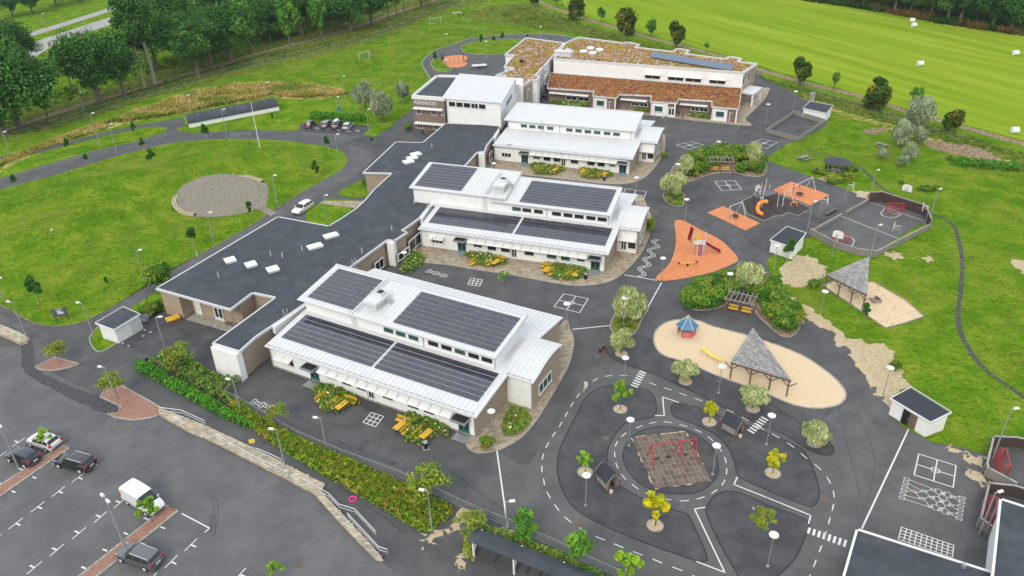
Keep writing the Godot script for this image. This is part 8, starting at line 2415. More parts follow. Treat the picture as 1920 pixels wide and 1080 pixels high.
	# three cornered shingle canopies over the sand
	for t in [[g(30.15, -81.02, 2.9), g(26.11, -75.7, 2.5), g(32.14, -71.69, 2.5), "large three cornered shingle canopy over the sand pit", 20], [g(51.74, -97.89, 3.3), g(45.05, -95.77, 2.6), g(48.5, -90.04, 2.6), "smaller three cornered shingle canopy over the second sand pit", 15]]:
		var apex: Vector3 = t[0]
		var l: Vector3 = t[1]
		var r: Vector3 = t[2]
		var org := ((apex + l + r) / 3.0) * Vector3(1, 0, 1)
		var o := thing("shingle_canopy", t[3], "canopy", org, 0, "shingle canopies over the sand")
		apex -= org; l -= org; r -= org
		apex.y += .9
		b = Mb.new()
		var dn := Vector3(0, -.12, 0)
		var md := (apex + l + r) / 3.0 + dn * .5
		b.tri_out(apex + dn * .3, l + dn * .3, r + dn * .3, md)
		b.tri_out(apex + dn, l + dn, r + dn, md + Vector3.UP)
		for e in [[apex, l], [l, r], [r, apex]]:
			b.quad_out(e[0] + dn * .3, e[1] + dn * .3, e[1] + dn, e[0] + dn, md)
		var deck := put("roof_deck", b.mesh(), M.wood_grey, o)
		var n: int = t[4]
		var nn := (l - apex).cross(r - apex).normalized()
		if nn.y < 0:
			nn = -nn
		for i in n:
			var k0 := float(i) / n
			var k1 := float(i + 1) / n + .012
			var a0 := apex.lerp(l, k0); var a1 := apex.lerp(r, k0)
			var c0 := apex.lerp(l, k1); var c1 := apex.lerp(r, k1)
			var m := maxi(1, int(c0.distance_to(c1) / .55))
			for j in m:
				var u0 := float(j) / m; var u1 := float(j + 1) / m - .01
				var sb := Mb.new()
				var lift := nn * (.05 + rng.randf_range(0, .025))
				var q0 := a0.lerp(a1, u0); var q1 := a0.lerp(a1, u1)
				var q2 := c0.lerp(c1, u1); var q3 := c0.lerp(c1, u0)
				var drop := rng.randf_range(-.03, .03) * (q3 - q0).normalized()
				q2 += drop; q3 += drop
				var inn := (q0 + q2) * .5 - nn * .05
				sb.quad_out(q0, q1, q2 + lift, q3 + lift, inn)
				sb.quad_out(q3 + lift, q2 + lift, q2 - nn * .01, q3 - nn * .01, inn)
				put("shingle", sb.mesh(), M["shingle_%d" % rng.randi_range(0, 2)], deck)
		var posts: Array = [l.lerp(r, .03), l.lerp(r, .36), l.lerp(r, .68), l.lerp(r, .97), apex.lerp((l + r) * .5, .12)]
		for p in posts:
			b = Mb.new()
			var y: float = p.y - .12
			b.box(Vector3(p.x, y * .5, p.z), Vector3(.14, y, .14))
			put("post", b.mesh(), M.wood_brown, o)
		b = Mb.new()
		for i in 4:
			var p: Vector3 = posts[i]
			for s in [-1.0, 1.0]:
				var q: Vector3 = p + (r - l).normalized() * s * .9
				b.beam(Vector3(p.x, p.y - 1.0, p.z), Vector3(q.x, q.y - .2, q.z), .1, .1)
		put("brace", b.mesh(), M.wood_brown, o)
		b = Mb.new()
		b.beam(l + dn * 1.6, r + dn * 1.6, .12, .2)
		put("eaves_beam", b.mesh(), M.wood_brown, o)
	var sb2 := thing("digger_stand", "small grey sand table with a red digger seat in the second pit", "sand toy", g(51.12, -92.2))
	b = Mb.new()
	b.box(Vector3(0, .4, 0), Vector3(1.3, .1, 1.0), .3)
	for e in [[-.5, -.4], [.5, -.4], [-.5, .4], [.5, .4]]:
		b.box(Vector3(e[0], .2, e[1]), Vector3(.12, .4, .12))
	put("frame", b.mesh(), M.wood_grey, sb2)
	b = Mb.new()
	b.obox(Vector3(.1, .7, 0), Basis(Vector3.FORWARD, .6), Vector3(.7, .2, .4))
	put("seat", b.mesh(), M.dark_red, sb2)
	# arbours with two yellow benches each
	for t in [[g(29.25, -90.08), g(32.4, -88.4), 4.2, "lower wooden arbour with two yellow benches among the shrubs", "benches under the lower arbour"], [g(39.08, -140.95), g(43.4, -140.32), 4.6, "upper wooden arbour with two yellow benches among the shrubs", "benches under the upper arbour"]]:
		var a: Vector3 = t[0]
		var e: Vector3 = t[1]
		var wd := a.distance_to(e)
		var o := thing("arbour", t[3], "pergola", (a + e) * .5, yaw(a, e), "wooden arbours")
		for x in [-.5, 0.0, .5]:
			for z in [0.0, -2.2]:
				b = Mb.new()
				b.box(Vector3(x * wd, 1.25, z), Vector3(.14, 2.5, .14))
				put("post", b.mesh(), M.wood_brown, o)
		for z in [0.0, -2.2]:
			b = Mb.new()
			b.box(Vector3(0, 2.55, z), Vector3(wd + .6, .18, .1))
			put("beam", b.mesh(), M.wood_grey, o)
		for i in 7:
			b = Mb.new()
			b.box(Vector3(-wd * .5 + wd * i / 6.0, 2.7, -1.1), Vector3(.09, .14, 3.2))
			put("rafter", b.mesh(), M.wood_grey, o)
		for s in [-.25, .25]:
			bench(t[4].replace("benches", ["left bench", "right bench"][int(s > 0)]).replace("left bench", "left yellow bench standing").replace("right bench", "right yellow bench standing"), o.transform * Vector3(s * wd, 0, -1.4), o.rotation.y, t[4], wd * .4)
	# log cabins
	for t in [[g(9.24, -58.64), -1.12, "lower log cabin play house with a dark felt saddle roof"], [g(24.13, -66.27), -.85, "upper log cabin play house with a dark felt saddle roof"]]:
		var o := thing("log_cabin", t[2], "play house", t[0], t[1], "log cabins in the play street")
		for i in 8:
			for s in [-1.0, 1.0]:
				b = Mb.new()
				b.tube(Vector3(-.95, .12 + i * .15, s * .62), Vector3(.95, .12 + i * .15, s * .62), .08, .08, 6)
				put("log", b.mesh(), M.wood_grey, o)
			b = Mb.new()
			b.tube(Vector3(-.85, .12 + i * .15, -.72), Vector3(-.85, .12 + i * .15, .72), .08, .08, 6)
			put("log", b.mesh(), M.wood_grey, o)
			for s in [-1.0, 1.0]:
				b = Mb.new()
				b.tube(Vector3(.85, .12 + i * .15, s * .72), Vector3(.85, .12 + i * .15, s * .28), .08, .08, 6)
				put("log", b.mesh(), M.wood_brown, o)
		for s in [-1.0, 1.0]:
			b = Mb.new()
			b.add(_boxed(Vector3(-1.1, 1.12, s * .88), Vector3(1.1, 1.12, s * .88), Vector3(1.1, 2.1, 0), Vector3(-1.1, 2.1, 0), .07), Transform3D.IDENTITY)
			put("roof_slope", b.mesh(), M.felt_black, o)
			b = Mb.new()
			for x in [-1.11, 1.11]:
				b.beam(Vector3(x, 1.09, s * .9), Vector3(x, 2.1, 0), .06, .12)
			put("bargeboard", b.mesh(), M.wood_grey, o)
		for x in [-.85, .85]:
			b = Mb.new()
			b.extrude(PackedVector2Array([Vector2(-.68, 1.25), Vector2(.68, 1.25), Vector2(0, 2.0)]), Vector3(x - .03, 0, 0), Vector3(0, 0, 1), Vector3.UP, Vector3(.06, 0, 0))
			put("gable", b.mesh(), M.wood_brown, o)
		b = Mb.new()
		b.tube(Vector3(1.3, 0, .4), Vector3(1.3, .3, .4), .2, .2, 9)
		put("stump_step", b.mesh(), M.sand, o)
	# round summer house and picnic tables
	var sh := thing("summer_house", "round black roofed summer house with open posts on the lawn", "gazebo", g(63.13, -139.26))
	b = Mb.new()
	b.tube(Vector3(0, 2.4, 0), Vector3(0, 3.0, 0), 2.55, .15, 22)
	b.tube(Vector3(0, 2.3, 0), Vector3(0, 2.4, 0), 2.5, 2.55, 22)
	put("cone_roof", b.mesh(), M.felt, sh)
	for i in 10:
		var a := TAU * i / 10.0
		b = Mb.new()
		b.box(Vector3(cos(a) * 1.95, 1.15, sin(a) * 1.95), Vector3(.12, 2.3, .12), -a)
		put("post", b.mesh(), M.black, sh)
		if i != 3:
			b = Mb.new()
			var e := TAU * (i + 1) / 10.0
			for y in [.45, .85]:
				b.beam(Vector3(cos(a) * 1.95, y, sin(a) * 1.95), Vector3(cos(e) * 1.95, y, sin(e) * 1.95), .06, .1)
			put("rail", b.mesh(), M.black, sh)
	b = Mb.new()
	b.tube(Vector3.ZERO, Vector3(0, .1, 0), 2.3, 2.3, 20)
	put("floor_disc", b.mesh(), M.concrete, sh)
	sheet("summer_house_paving", V([58,-135.7,60.8,-138.6,63,-137.9,62.3,-135.3,60.1,-134.2,59.6,-134.7]), .03, M.flagstone)
	picnic_table("grey picnic table on the grass left of the round summer house", g(59.58, -146.69), yaw(g(57.94, -145.65), g(61.44, -148.03)))
	picnic_table("grey picnic table by the willow bushes near the bark bed", g(77.7, -152.5), yaw(g(76.9, -153.9), g(78.4, -151.2)))
	# yellow bench groups in front of the wings
	for g in [["near wing's left bed", [[g(-23.14, -73.67), .95, 0], [g(-21.35, -72.58), .95, 0], [g(-20.47, -71.94), .95, 1], [g(-19.77, -73), -.5, 0]], 1], ["near wing's right bed", [[g(-13.03, -69), -.5, 0], [g(-13.17, -67.99), .95, 1], [g(-12.26, -67.41), .95, 0], [g(-10.82, -66.8), .95, 0], [g(-10.07, -66.41), .95, 1]], 2], ["middle wing's left bed", [[g(-5.83, -106.66), .95, 0], [g(-3.31, -106.33), .95, 0], [g(-2.39, -106.27), .95, 1], [g(-1.72, -107.45), -.35, 0]], 3], ["middle wing's right bed", [[g(5.44, -104.56), -.4, 0], [g(5.38, -103.38), .95, 1], [g(6.16, -102.67), .95, 0], [g(8.85, -101.84), .95, 0], [g(9.74, -101.78), .95, 1]], 4], ["far wing's left bed", [[g(6.04, -145.05), .95, 0], [g(8.57, -144.56), .95, 0], [g(9.27, -143.94), .95, 1], [g(10.32, -145.27), -.35, 0]], 5], ["far wing's right bed", [[g(14.79, -144.05), -.35, 0], [g(14.66, -142.66), .95, 1], [g(15.49, -141.48), .95, 0], [g(17.91, -140.74), .95, 0], [g(18.77, -140.95), .95, 1]], 6]]:
		var seats := 0
		var tables := 0
		var order := ["leftmost", "second", "third", "fourth"]
		for e in g[1]:
			if e[2] == 0:
				bench("%s yellow bench from the left at the %s" % [order[seats], g[0]], e[0], e[1], "yellow benches at the flower beds")
				seats += 1
			else:
				table("%s yellow table at the %s" % [["first", "second"][tables], g[0]], e[0], e[1], "yellow tables at the flower beds")
				tables += 1
	# bins
	for t in [[g(-10, -64.75), "black litter bin beside the near wing's right bed"], [g(18.44, -139.08), "black litter bin beside the far wing's right bed"], [g(11.12, -101.05), "slim dark post bin beside the middle wing's right bed"], [g(69.87, -115.56), "dark litter bin at the right corner of the ball court"]]:
		var o := thing("litter_bin", t[1], "bin", t[0], .3, "litter bins")
		b = Mb.new()
		b.tube(Vector3(0, .1, 0), Vector3(0, .95, 0), .26, .28, 10)
		put("drum", b.mesh(), M.black, o)
		b = Mb.new()
		b.tube(Vector3(0, .95, 0), Vector3(0, 1.05, 0), .3, .22, 10)
		put("lid", b.mesh(), M.grey_metal, o)
		b = Mb.new()
		b.box(Vector3(0, .05, 0), Vector3(.7, .1, .7))
		put("slab", b.mesh(), M.concrete, o)
	# ball court boards, hoops and goals
	board_pen("court_boards", "timber boarded fence with a dark end wall round the ball court", V([49.24,-113.58,56.92,-119.84,58,-120.73,63.8,-125.5,66,-125.7,70.76,-119.48,69.13,-114.19,56.38,-105.27,53.99,-106.13,51.34,-108.85]), 1.0, [[0, 1, .65], [2, 3, .65], [3, 4, 1.9], [4, 5, 1.9], [5, 6, 1.9], [6, 7, .95], [7, 8, 1.1], [8, 9, 1.1], [9, 0, 1.1]], "wood_grey", "plank_brown")
	for t in [[g(50.71, -106.71), .9, "basketball hoop outside the near left boards"], [g(60.38, -125.15), -.35, "basketball hoop outside the upper left side, standing in the play yard"], [g(69.14, -123.58), 3.9, "basketball hoop above the dark end wall"], [g(68.24, -115.88), 2.7, "basketball hoop inside the right corner of the court"], [g(60.41, -108.99), 2.6, "basketball hoop over the near right boards"], [g(53.74, -119.42), -.3, "basketball hoop by the low bench at the court's left side"]]:
		hoop(t[0], t[1], 2.9, t[2])
	goal("small_goal", "small red goal in front of the dark end wall", g(66.64, -121.53), 3.0 + PI * 0, 2.6, 1.5, .8, "red", "red")
	goal("small_goal", "small red goal inside the near boards", g(53.26, -110.98), 2.6, 2.4, 1.4, .8, "red", "red")
	goal("small_goal", "red goal in the upper boarded pen at the right edge", g(50.48, -59.03), 1.2, 2.6, 1.5, 1.0, "red", "red")
	goal("small_goal", "red goal in the lower boarded pen at the right edge", g(45.62, -52.54), 1.0, 2.6, 1.5, 1.0, "red", "red")
	goal("grass_goal", "green netted goal standing in the middle of the back lawn", g(-43, -240.9), .35, 3.2, 2.1, 1.6, "trim", "goal_net")
	goal("grass_goal", "green netted goal at the far end of the back lawn", g(-24.6, -289.6), .3, 4.2, 2.1, 1.8, "trim", "goal_net")
	board_pen("goal_pen", "upper timber pen with a red goal at the right edge", V([50.86,-62.35,48.13,-58.59,47.91,-57.98,49.53,-55.75,53.58,-52.9,58.11,-59.97,53.17,-62.08]), 1.1, [[0, 1, 1.2], [1, 2, 1.2], [2, 3, 1.2], [0, 6, 1.4], [6, 5, 1.4]], "wood_grey", "plank_brown")
	board_pen("goal_pen", "lower timber pen with a red goal at the right edge", V([46.7,-55.65,43.63,-51.42,44.13,-50.29,51.12,-49.07,53.36,-52.56,48.94,-55.19]), 1.1, [[0, 1, 1.2], [1, 2, 1.2], [0, 5, 1.4], [5, 4, 1.4]], "wood_grey", "plank_brown")
	sheet("pen_floor", V([50.82,-62.27,48.15,-58.51,49.53,-55.75,53.58,-52.9,58.11,-59.97,53.12,-61.99]), .05, M.asphalt)
	sheet("pen_floor", V([46.62,-55.51,43.68,-51.41,44.2,-50.42,51.2,-49.19,53.36,-52.56,48.86,-55.05]), .052, M.asphalt)
	board_pen("empty_pen", "empty low timber pen with tarmac floor near the far shed", V([57,-163.5,67,-175.3,71.5,-168.3,62.1,-157.5]), .9, [[0, 1, .8], [1, 2, 1.0], [2, 3, .9], [3, 0, .9]])
	sheet("pen_floor", V([57.1,-163.6,66.9,-174.9,71.4,-168.3,62.2,-157.8]), .05, M.asphalt_dark)
	var lb := thing("court_bench", "long brown bench along the ball court's left side", "bench", g(55.68, -121.45), yaw(g(54.47, -120.66), g(57.59, -123.31)))
	b = Mb.new()
	b.box(Vector3(0, .45, 0), Vector3(3.4, .1, .5))
	put("seat", b.mesh(), M.wood_brown, lb)
	b = Mb.new()
	b.box(Vector3(0, .2, 0), Vector3(3.0, .4, .3))
	put("base", b.mesh(), M.black, lb)
	# bicycle shelters
	var k0 := g(-76.4, -180.5)
	var k1 := g(-57.9, -192.4)
	var bs := thing("bicycle_shelter", "long bicycle shelter with a curved black roof and white low front", "shelter", k0, yaw(k0, k1))
	var L := k0.distance_to(k1)
	b = Mb.new()
	for i in 7:
		var a0 := lerpf(.15, 2.2, i / 7.0)
		var a1 := lerpf(.15, 2.2, (i + 1) / 7.0)
		var p0 := Vector3(0, .9 + sin(a0) * 1.7, 1.5 - (1 - cos(a0)) * 2.6 + .4)
		var p1 := Vector3(0, .9 + sin(a1) * 1.7, 1.5 - (1 - cos(a1)) * 2.6 + .4)
		b.add(_boxed(p0, p0 + Vector3(L, 0, 0), p1 + Vector3(L, 0, 0), p1, .08), Transform3D.IDENTITY)
	put("curved_roof", b.mesh(), M.felt, bs)
	b = Mb.new()
	b.box(Vector3(L * .5, .55, 1.7), Vector3(L, 1.1, .08))
	put("front_panel", b.mesh(), M.white_wall, bs)
	for i in 9:
		b = Mb.new()
		b.box(Vector3(.2 + (L - .4) * i / 8.0, 1.0, -1.6), Vector3(.1, 2.0, .1))
		b.beam(Vector3(.2 + (L - .4) * i / 8.0, 1.1, 1.8), Vector3(.2 + (L - .4) * i / 8.0, 2.5, .2), .08, .08)
		put("frame_post", b.mesh(), M.white, bs)
	var q0 := g(-4.26, -49.83)
	var q1 := g(4.25, -45.23)
	var b2 := thing("bicycle_shelter", "black roofed shelter cut by the bottom edge with bicycles underneath", "shelter", q0, yaw(q0, q1))
	L = q0.distance_to(q1) + 4.0
	b = Mb.new()
	for i in 5:
		var z0 := .4 - i * .38
		var z1 := .4 - (i + 1) * .38
		var y0 := 2.0 + sin((i + 1) / 6.0 * PI) * .45
		var y1 := 2.0 + sin((i + 2) / 6.0 * PI) * .45
		b.add(_boxed(Vector3(-.4, y0, z0), Vector3(L, y0, z0), Vector3(L, y1, z1), Vector3(-.4, y1, z1), .08), Transform3D.IDENTITY)
	put("curved_roof", b.mesh(), M.felt, b2)
	for i in 4:
		b = Mb.new()
		var x := .1 + i * 4.2
		b.box(Vector3(x, 1.05, .25), Vector3(.16, 2.1, .16))
		b.beam(Vector3(x, .9, .25), Vector3(x, 2.1, -.9), .14, .2)
		b.box(Vector3(x, 1.05, -1.35), Vector3(.16, 2.1, .16))
		put("frame_post", b.mesh(), M.white, b2)
	for i in 4:
		var x: float = [2.2, 4.4, 5.4, 6.6][i]
		var at: Vector3 = b2.transform * Vector3(x, .36, -1.0)
		var bi := thing("bicycle", ["bicycle with a green frame parked alone under the bottom shelter", "black bicycle left of the shelter's second white post", "dark bicycle right of the shelter's second white post", "dark bicycle deepest under the bottom shelter"][i], "bicycle", at, b2.rotation.y + 1.4, "bicycles under the bottom shelter")
		for wx in [-.52, .52]:
			b = Mb.new()
			var pts: Array = []
			for j in 15:
				pts.append(Vector3(wx + cos(TAU * j / 14.0) * .33, sin(TAU * j / 14.0) * .33, 0))
			b.path(pts, .025, 5)
			for j in 7:
				b.tube(Vector3(wx, 0, 0), pts[j * 2], .006, .006, 3)
			put("wheel", b.mesh(), M.black, bi)
		b = Mb.new()
		b.path([Vector3(-.52, 0, 0), Vector3(-.12, -.04, 0), Vector3(-.2, .5, 0), Vector3(.38, .48, 0), Vector3(-.12, -.04, 0)], .022, 5)
		b.path([Vector3(-.52, 0, 0), Vector3(-.2, .5, 0)], .016, 5)
		b.path([Vector3(.52, 0, 0), Vector3(.36, .6, 0)], .02, 5)
		put("frame", b.mesh(), M.teal if i == 0 else M.grey_dark, bi)
		b = Mb.new()
		b.box(Vector3(-.24, .6, 0), Vector3(.26, .06, .14))
		put("saddle", b.mesh(), M.black, bi)
		b = Mb.new()
		b.path([Vector3(.22, .72, -.3), Vector3(.36, .68, 0), Vector3(.22, .72, .3)], .018, 5)
		put("handlebar", b.mesh(), M.steel, bi)
	# fences and rails
	post_fence("wire fence between the long hedge and the school yard", V([-35.27,-74.98,-33.07,-73.65,-30.63,-71.74,-24.56,-67.07,-19.19,-63.88,-14.19,-61.21,-10.9,-59.42,-6.31,-56.26]), 1.1, 2.5)
	post_fence("wire fence between the bottom shelter hedge and the play street", V([-6.19,-56.18,-3.33,-54.44,-0.97,-53.19,1.8,-51.37,4.32,-49.81,6.41,-48.33,9.03,-46.7,10.53,-45.56]), 1.1, 2.5)
	post_fence("short wire fence joining the hedge to the white end wall", V([-35.27,-74.98,-33.79,-77.78]), 1.1, 2.0)
	post_fence("long thin wire fence along the avenue and the back lawn", V([-118.7,-171.3,-113.5,-178.9,-110.2,-185.7,-103,-197,-99.5,-203.6,-93.6,-212.4,-90,-218.9,-84.8,-226.1,-75.5,-237.7,-64.8,-247.6,-53,-258.9,-37.8,-283.5,-29.8,-305.8,-17.1,-333.3,-9.8,-349.4]), 1.3, 3.2, false)
	post_fence("low wire fence along the field path's inner side", V([76.7,-204,78.8,-190,83.2,-181.1,86,-175.5,88.9,-168.1,92.8,-161.2,95.6,-155.5]), .9, 4.0, false)
	railing("steel handrail at the brick island end of the stone wall", [g(-41.83, -72.2, 0.95), g(-39.16, -71.58, 0.95), g(-35.73, -69.51, 0.95)])
	railing("upper steel handrail on the middle of the stone wall", [g(-28.52, -64.61, 0.95), g(-26.88, -63.69, 0.95), g(-25.32, -62.71, 0.95)])
	railing("lower steel handrail along the stone wall's parking side", [g(-33.93, -67.31, 0.95), g(-31.01, -65.15, 0.95), g(-28.13, -63.16, 0.95), g(-24.09, -60.64, 0.95)])
	railing("zigzag steel handrail down the path stairs", [g(-22.43, -59.71, 0.95), g(-19.23, -57.46, 0.95), g(-17.94, -55.96, 0.95), g(-16.23, -55.25, 0.95), g(-13.76, -52.3, 0.95)])
	railing("straight steel handrail beside the narrow kerb wall", [g(-16.88, -54.72, 0.95), g(-13.21, -50.42, 0.95), g(-12.36, -50.07, 0.95)])
	# stone walls
	for t in [[V([-42.44,-73,-39.32,-71.38,-35.88,-69.51,-32.49,-67.43,-28.88,-65.25,-25.01,-62.65,-21.69,-60.5,-20.09,-59.51,-20.27,-58.45,-20.93,-58.18,-24.85,-60.8,-28.26,-62.95,-33.32,-66.23,-37.78,-68.76,-42.21,-71.9]), .35, "long light stone wall between path and car park"], [V([-20.93,-58.18,-20.27,-58.45,-17.06,-54.72,-14.09,-51.28,-12.73,-49.41,-13.45,-49.56,-17.47,-54.05]), .3, "narrow tapering stone kerb wall at the foot of the stairs"], [V([-78.46,-95.12,-72.49,-92.68,-69.25,-90.88,-66.27,-89,-66.15,-88.09,-66.84,-87.74,-71.17,-90.32,-77.25,-93.09]), .55, "stone wall cut by the left frame edge"]]:
		var o := thing("stone_wall", t[2], "wall", Vector3.ZERO)
		b = Mb.new()
		b.prism(t[0], 0, t[1])
		put("core", b.mesh(), M.stone, o)
		b = Mb.new()
		var pl: PackedVector2Array = t[0]
		var box := Rect2(pl[0], Vector2.ZERO)
		for q in pl:
			box = box.expand(q)
		var cnt := 0
		for i in int(box.get_area() * 9.0):
			var q := box.position + Vector2(rng.randf(), rng.randf()) * box.size
			if Geometry2D.is_point_in_polygon(q, pl) and cnt < 2600:
				b.box(up3(q, t[1] - .02), Vector3(rng.randf_range(.14, .3), .07 + rng.randf_range(0, .05), rng.randf_range(.12, .24)), rng.randf() * 3.0)
				cnt += 1
		var st := put("stones", b.mesh(), M.stone, o)
		st.set_meta("kind", "stuff")
	var rim := thing("circle_bench", "curved pale stone seat wall round the cobbled circle", "wall", Vector3.ZERO)
	var arc := smooth(V([-57,-128.5,-59.3,-129.4,-61.7,-132.1,-63.2,-135.4,-63.6,-139.5,-62.4,-142.5,-60.1,-145.1,-56.7,-146.5,-52.9,-146.2,-50.4,-144.8,-48.6,-143.3]), false, 6)
	b = kerb_mesh(arc, .8, .52, false)
	put("wall", b.mesh(), M.sand_dull, rim)
	b = kerb_mesh(arc, .25, .58, false)
	put("seat", b.mesh(), M.wood_grey, rim)
	# signs, flagpole and small odds and ends
	var fp := thing("flagpole", "tall white flagpole on the round lawn's upper edge", "flagpole", g(-52.9, -158.5) + Vector3.UP * rise(g(-52.9, -158.5).x, g(-52.9, -158.5).z))
	b = Mb.new()
	b.tube(Vector3.ZERO, Vector3(0, 10.0, 0), .1, .05, 8)
	put("pole", b.mesh(), M.white, fp)
	b = Mb.new()
	b.ball(Vector3(0, 10.1, 0), Vector3(.12, .12, .12), 6)
	put("knob", b.mesh(), M.yellow, fp)
	var ib := thing("information_board", "dark information board on two posts at the lawn corner", "sign", g(-64.11, -93.74), .35)
	b = Mb.new()
	b.box(Vector3(0, 1.5, 0), Vector3(1.9, 1.3, .08))
	put("panel", b.mesh(), M.grey_dark, ib)
	for x in [-.75, .75]:
		b = Mb.new()
		b.box(Vector3(x, .8, -.06), Vector3(.09, 1.6, .09))
		put("post", b.mesh(), M.black, ib)
	b = Mb.new()
	b.box(Vector3(-.05, 1.5, .045), Vector3(.5, .6, .015))
	b.box(Vector3(.35, 1.35, .045), Vector3(.3, .35, .012))
	b.box(Vector3(0, 1.98, .045), Vector3(1.0, .1, .01))
	put("print", b.mesh(), M.trim, ib)
	for t in [[g(-40.3, -183), 2.6, "sign_blue", "blue parking sign behind the parked cars"], [g(-45.9, -174.1), 2.0, "white", "small white sign left of the parked cars"], [g(-38.66, -69.17), 2.0, "white", "small white sign by the first handrail"], [g(-28.88, -64.82), 2.0, "yellow_bright", "small yellow sign by the stone wall"]]:
		var o := thing("post_sign", t[3], "sign", t[0], .3)
		b = Mb.new()
		b.tube(Vector3.ZERO, Vector3(0, t[1], 0), .035, .035, 6)
		put("post", b.mesh(), M.steel, o)
		b = Mb.new()
		b.box(Vector3(0, t[1] - .2, .05), Vector3(.6, .55 if t[2] != "sign_blue" else .9, .03))
		put("plate", b.mesh(), M[t[2]], o)
	# things by the trolley shed: carts, orange stack, loose white slabs
	for t in [[g(-52.5, -94.78), "red", "red shopping trolley behind the white shed"], [g(-52.59, -95.8), "red", "second red shopping trolley by the brick corner"], [g(-51.86, -95.32), "trim", "grey upright trolley leaning by the bushes"], [g(-52, -93.9), "trim", "grey trolley lying beside the white shed"], [g(-52.09, -92.78), "trim", "grey trolley frame nearest the yard"], [g(-53.09, -94.53), "red", "small red cart at the shed's back corner"]]:
		var o := thing("yard_cart", t[2], "cart", t[0], rng.randf() * 3.0)
		b = Mb.new()
		for i in 6:
			b.beam(Vector3(-.5 + i * .2, .35, -.3), Vector3(-.5 + i * .2, .9, -.38), .03, .03)
			b.beam(Vector3(-.5 + i * .2, .35, .3), Vector3(-.5 + i * .2, .9, .38), .03, .03)
			b.beam(Vector3(-.5 + i * .2, .35, -.3), Vector3(-.5 + i * .2, .35, .3), .03, .03)
		for y in [.5, .7, .9]:
			b.beam(Vector3(-.55, y, -.36), Vector3(.55, y, -.36), .03, .03)
			b.beam(Vector3(-.55, y, .36), Vector3(.55, y, .36), .03, .03)
			b.beam(Vector3(.55, y, -.36), Vector3(.55, y, .36), .03, .03)
		put("basket", b.mesh(), M[t[1]], o)
		for e in [[-.4, -.28], [.4, -.28], [-.4, .28], [.4, .28]]:
			b = Mb.new()
			b.tube(Vector3(e[0], .09, e[1] - .03), Vector3(e[0], .09, e[1] + .03), .09, .09, 8)
			put("wheel", b.mesh(), M.black, o)
		b = Mb.new()
		b.path([Vector3(-.5, .9, -.34), Vector3(-.75, 1.0, -.3), Vector3(-.75, 1.0, .3), Vector3(-.5, .9, .34)], .025, 5)
		put("handle", b.mesh(), M.steel, o)
	var os := thing("orange_covered_stack", "low stack under an orange cover at the brick corner", "stack", g(-47.91, -92.68), .6)
	b = Mb.new()
	b.box(Vector3(0, .3, 0), Vector3(1.9, .55, 1.1), .1)
	put("pallet_load", b.mesh(), M.wood_brown, os)
	b = Mb.new()
	for i in 5:
		b.box(Vector3(-.72 + i * .36, .62 + rng.randf_range(-.05, .05), 0), Vector3(.35, .14, 1.2), rng.randf_range(-.1, .1))
	put("cover", b.mesh(), M.yellow, os)
	for e in [[g(-51.13, -90.54), "in front of the shed's grey door"], [g(-50.09, -89.95), "rightmost of three by the shed's door"], [g(-50.77, -89.06), "lowest of three by the shed's door"], [g(-52.85, -87.37), "left of two below the shed's corner"], [g(-51.77, -86.68), "right of two below the shed's corner"], [g(-27.34, -66.66), "beside the clipped hedge"], [g(32.41, -77.82), "right of the big sand pit"], [g(-9.17, -50.77), "at the crossing below the long hedge"], [g(23.16, -54.48), "by the corner line of the drawn road"]]:
		var p: Vector3 = e[0]
		var o := thing("loose_stone", "pale loose stone on the tarmac " + e[1], "stone", p + Vector3.UP * .02, rng.randf() * 3.0, "loose stones on the tarmac")
		b = Mb.new()
		b.ball(Vector3(0, .08, 0), Vector3(.22, .14, .16), 5)
		put("stone", b.mesh(), M.concrete, o)
	var mg := thing("garden_bicycle", "grey folded handcart standing in the garden bed's tip", "handcart", g(-48.3, -82.83), .8)
	b = Mb.new()
	b.path([Vector3(-.5, .1, 0), Vector3(0, .9, 0), Vector3(.5, .2, 0), Vector3(-.5, .1, 0)], .05, 6)
	put("frame", b.mesh(), M.grey_metal, mg)
	b = Mb.new()
	b.tube(Vector3(.5, .25, -.05), Vector3(.5, .25, .05), .25, .25, 10)
	put("wheel", b.mesh(), M.black, mg)
	var ring := thing("pink_ring", "pink ring left lying on the path", "play ring", g(-16.86, -57.42))
	b = Mb.new()
	var rp: Array = []
	for i in 17:
		rp.append(Vector3(cos(TAU * i / 16.0) * .36, .1, sin(TAU * i / 16.0) * .36))
	b.path(rp, .09, 7)
	put("ring", b.mesh(), M.magenta, ring)
	for e in [[g(9.9, -65.5), "left of the swing pad"], [g(5.84, -53.32), "at the lower left bend of the dashed road"], [g(4.45, -48.28), "by the fence along the play street"], [g(-20.61, -49.35), "in the car park near the bottom edge"], [g(-51.3, -68.02), "behind the white hatchback"], [g(-50, -173), "in the ring road by the parking row"], [g(30.6, -55.38), "at the right bend of the dashed road"], [g(39.36, -55.81), "inside the hexagon maze marking"]]:
		var t: Vector3 = e[0]
		var o := thing("manhole_cover", "round iron manhole cover " + e[1], "manhole cover", t + Vector3.UP * .05, 0, "manhole covers in the tarmac")
		b = Mb.new()
		b.tube(Vector3.ZERO, Vector3(0, .02, 0), .36, .36, 14)
		put("lid", b.mesh(), M.wood_brown, o)
		b = Mb.new()
		for i in 12:
			var a := TAU * i / 12.0
			b.box(Vector3(cos(a) * .24, .022, sin(a) * .24), Vector3(.1, .012, .04), -a)
		put("tread", b.mesh(), M.grey_dark, o).set_meta("kind", "stuff")
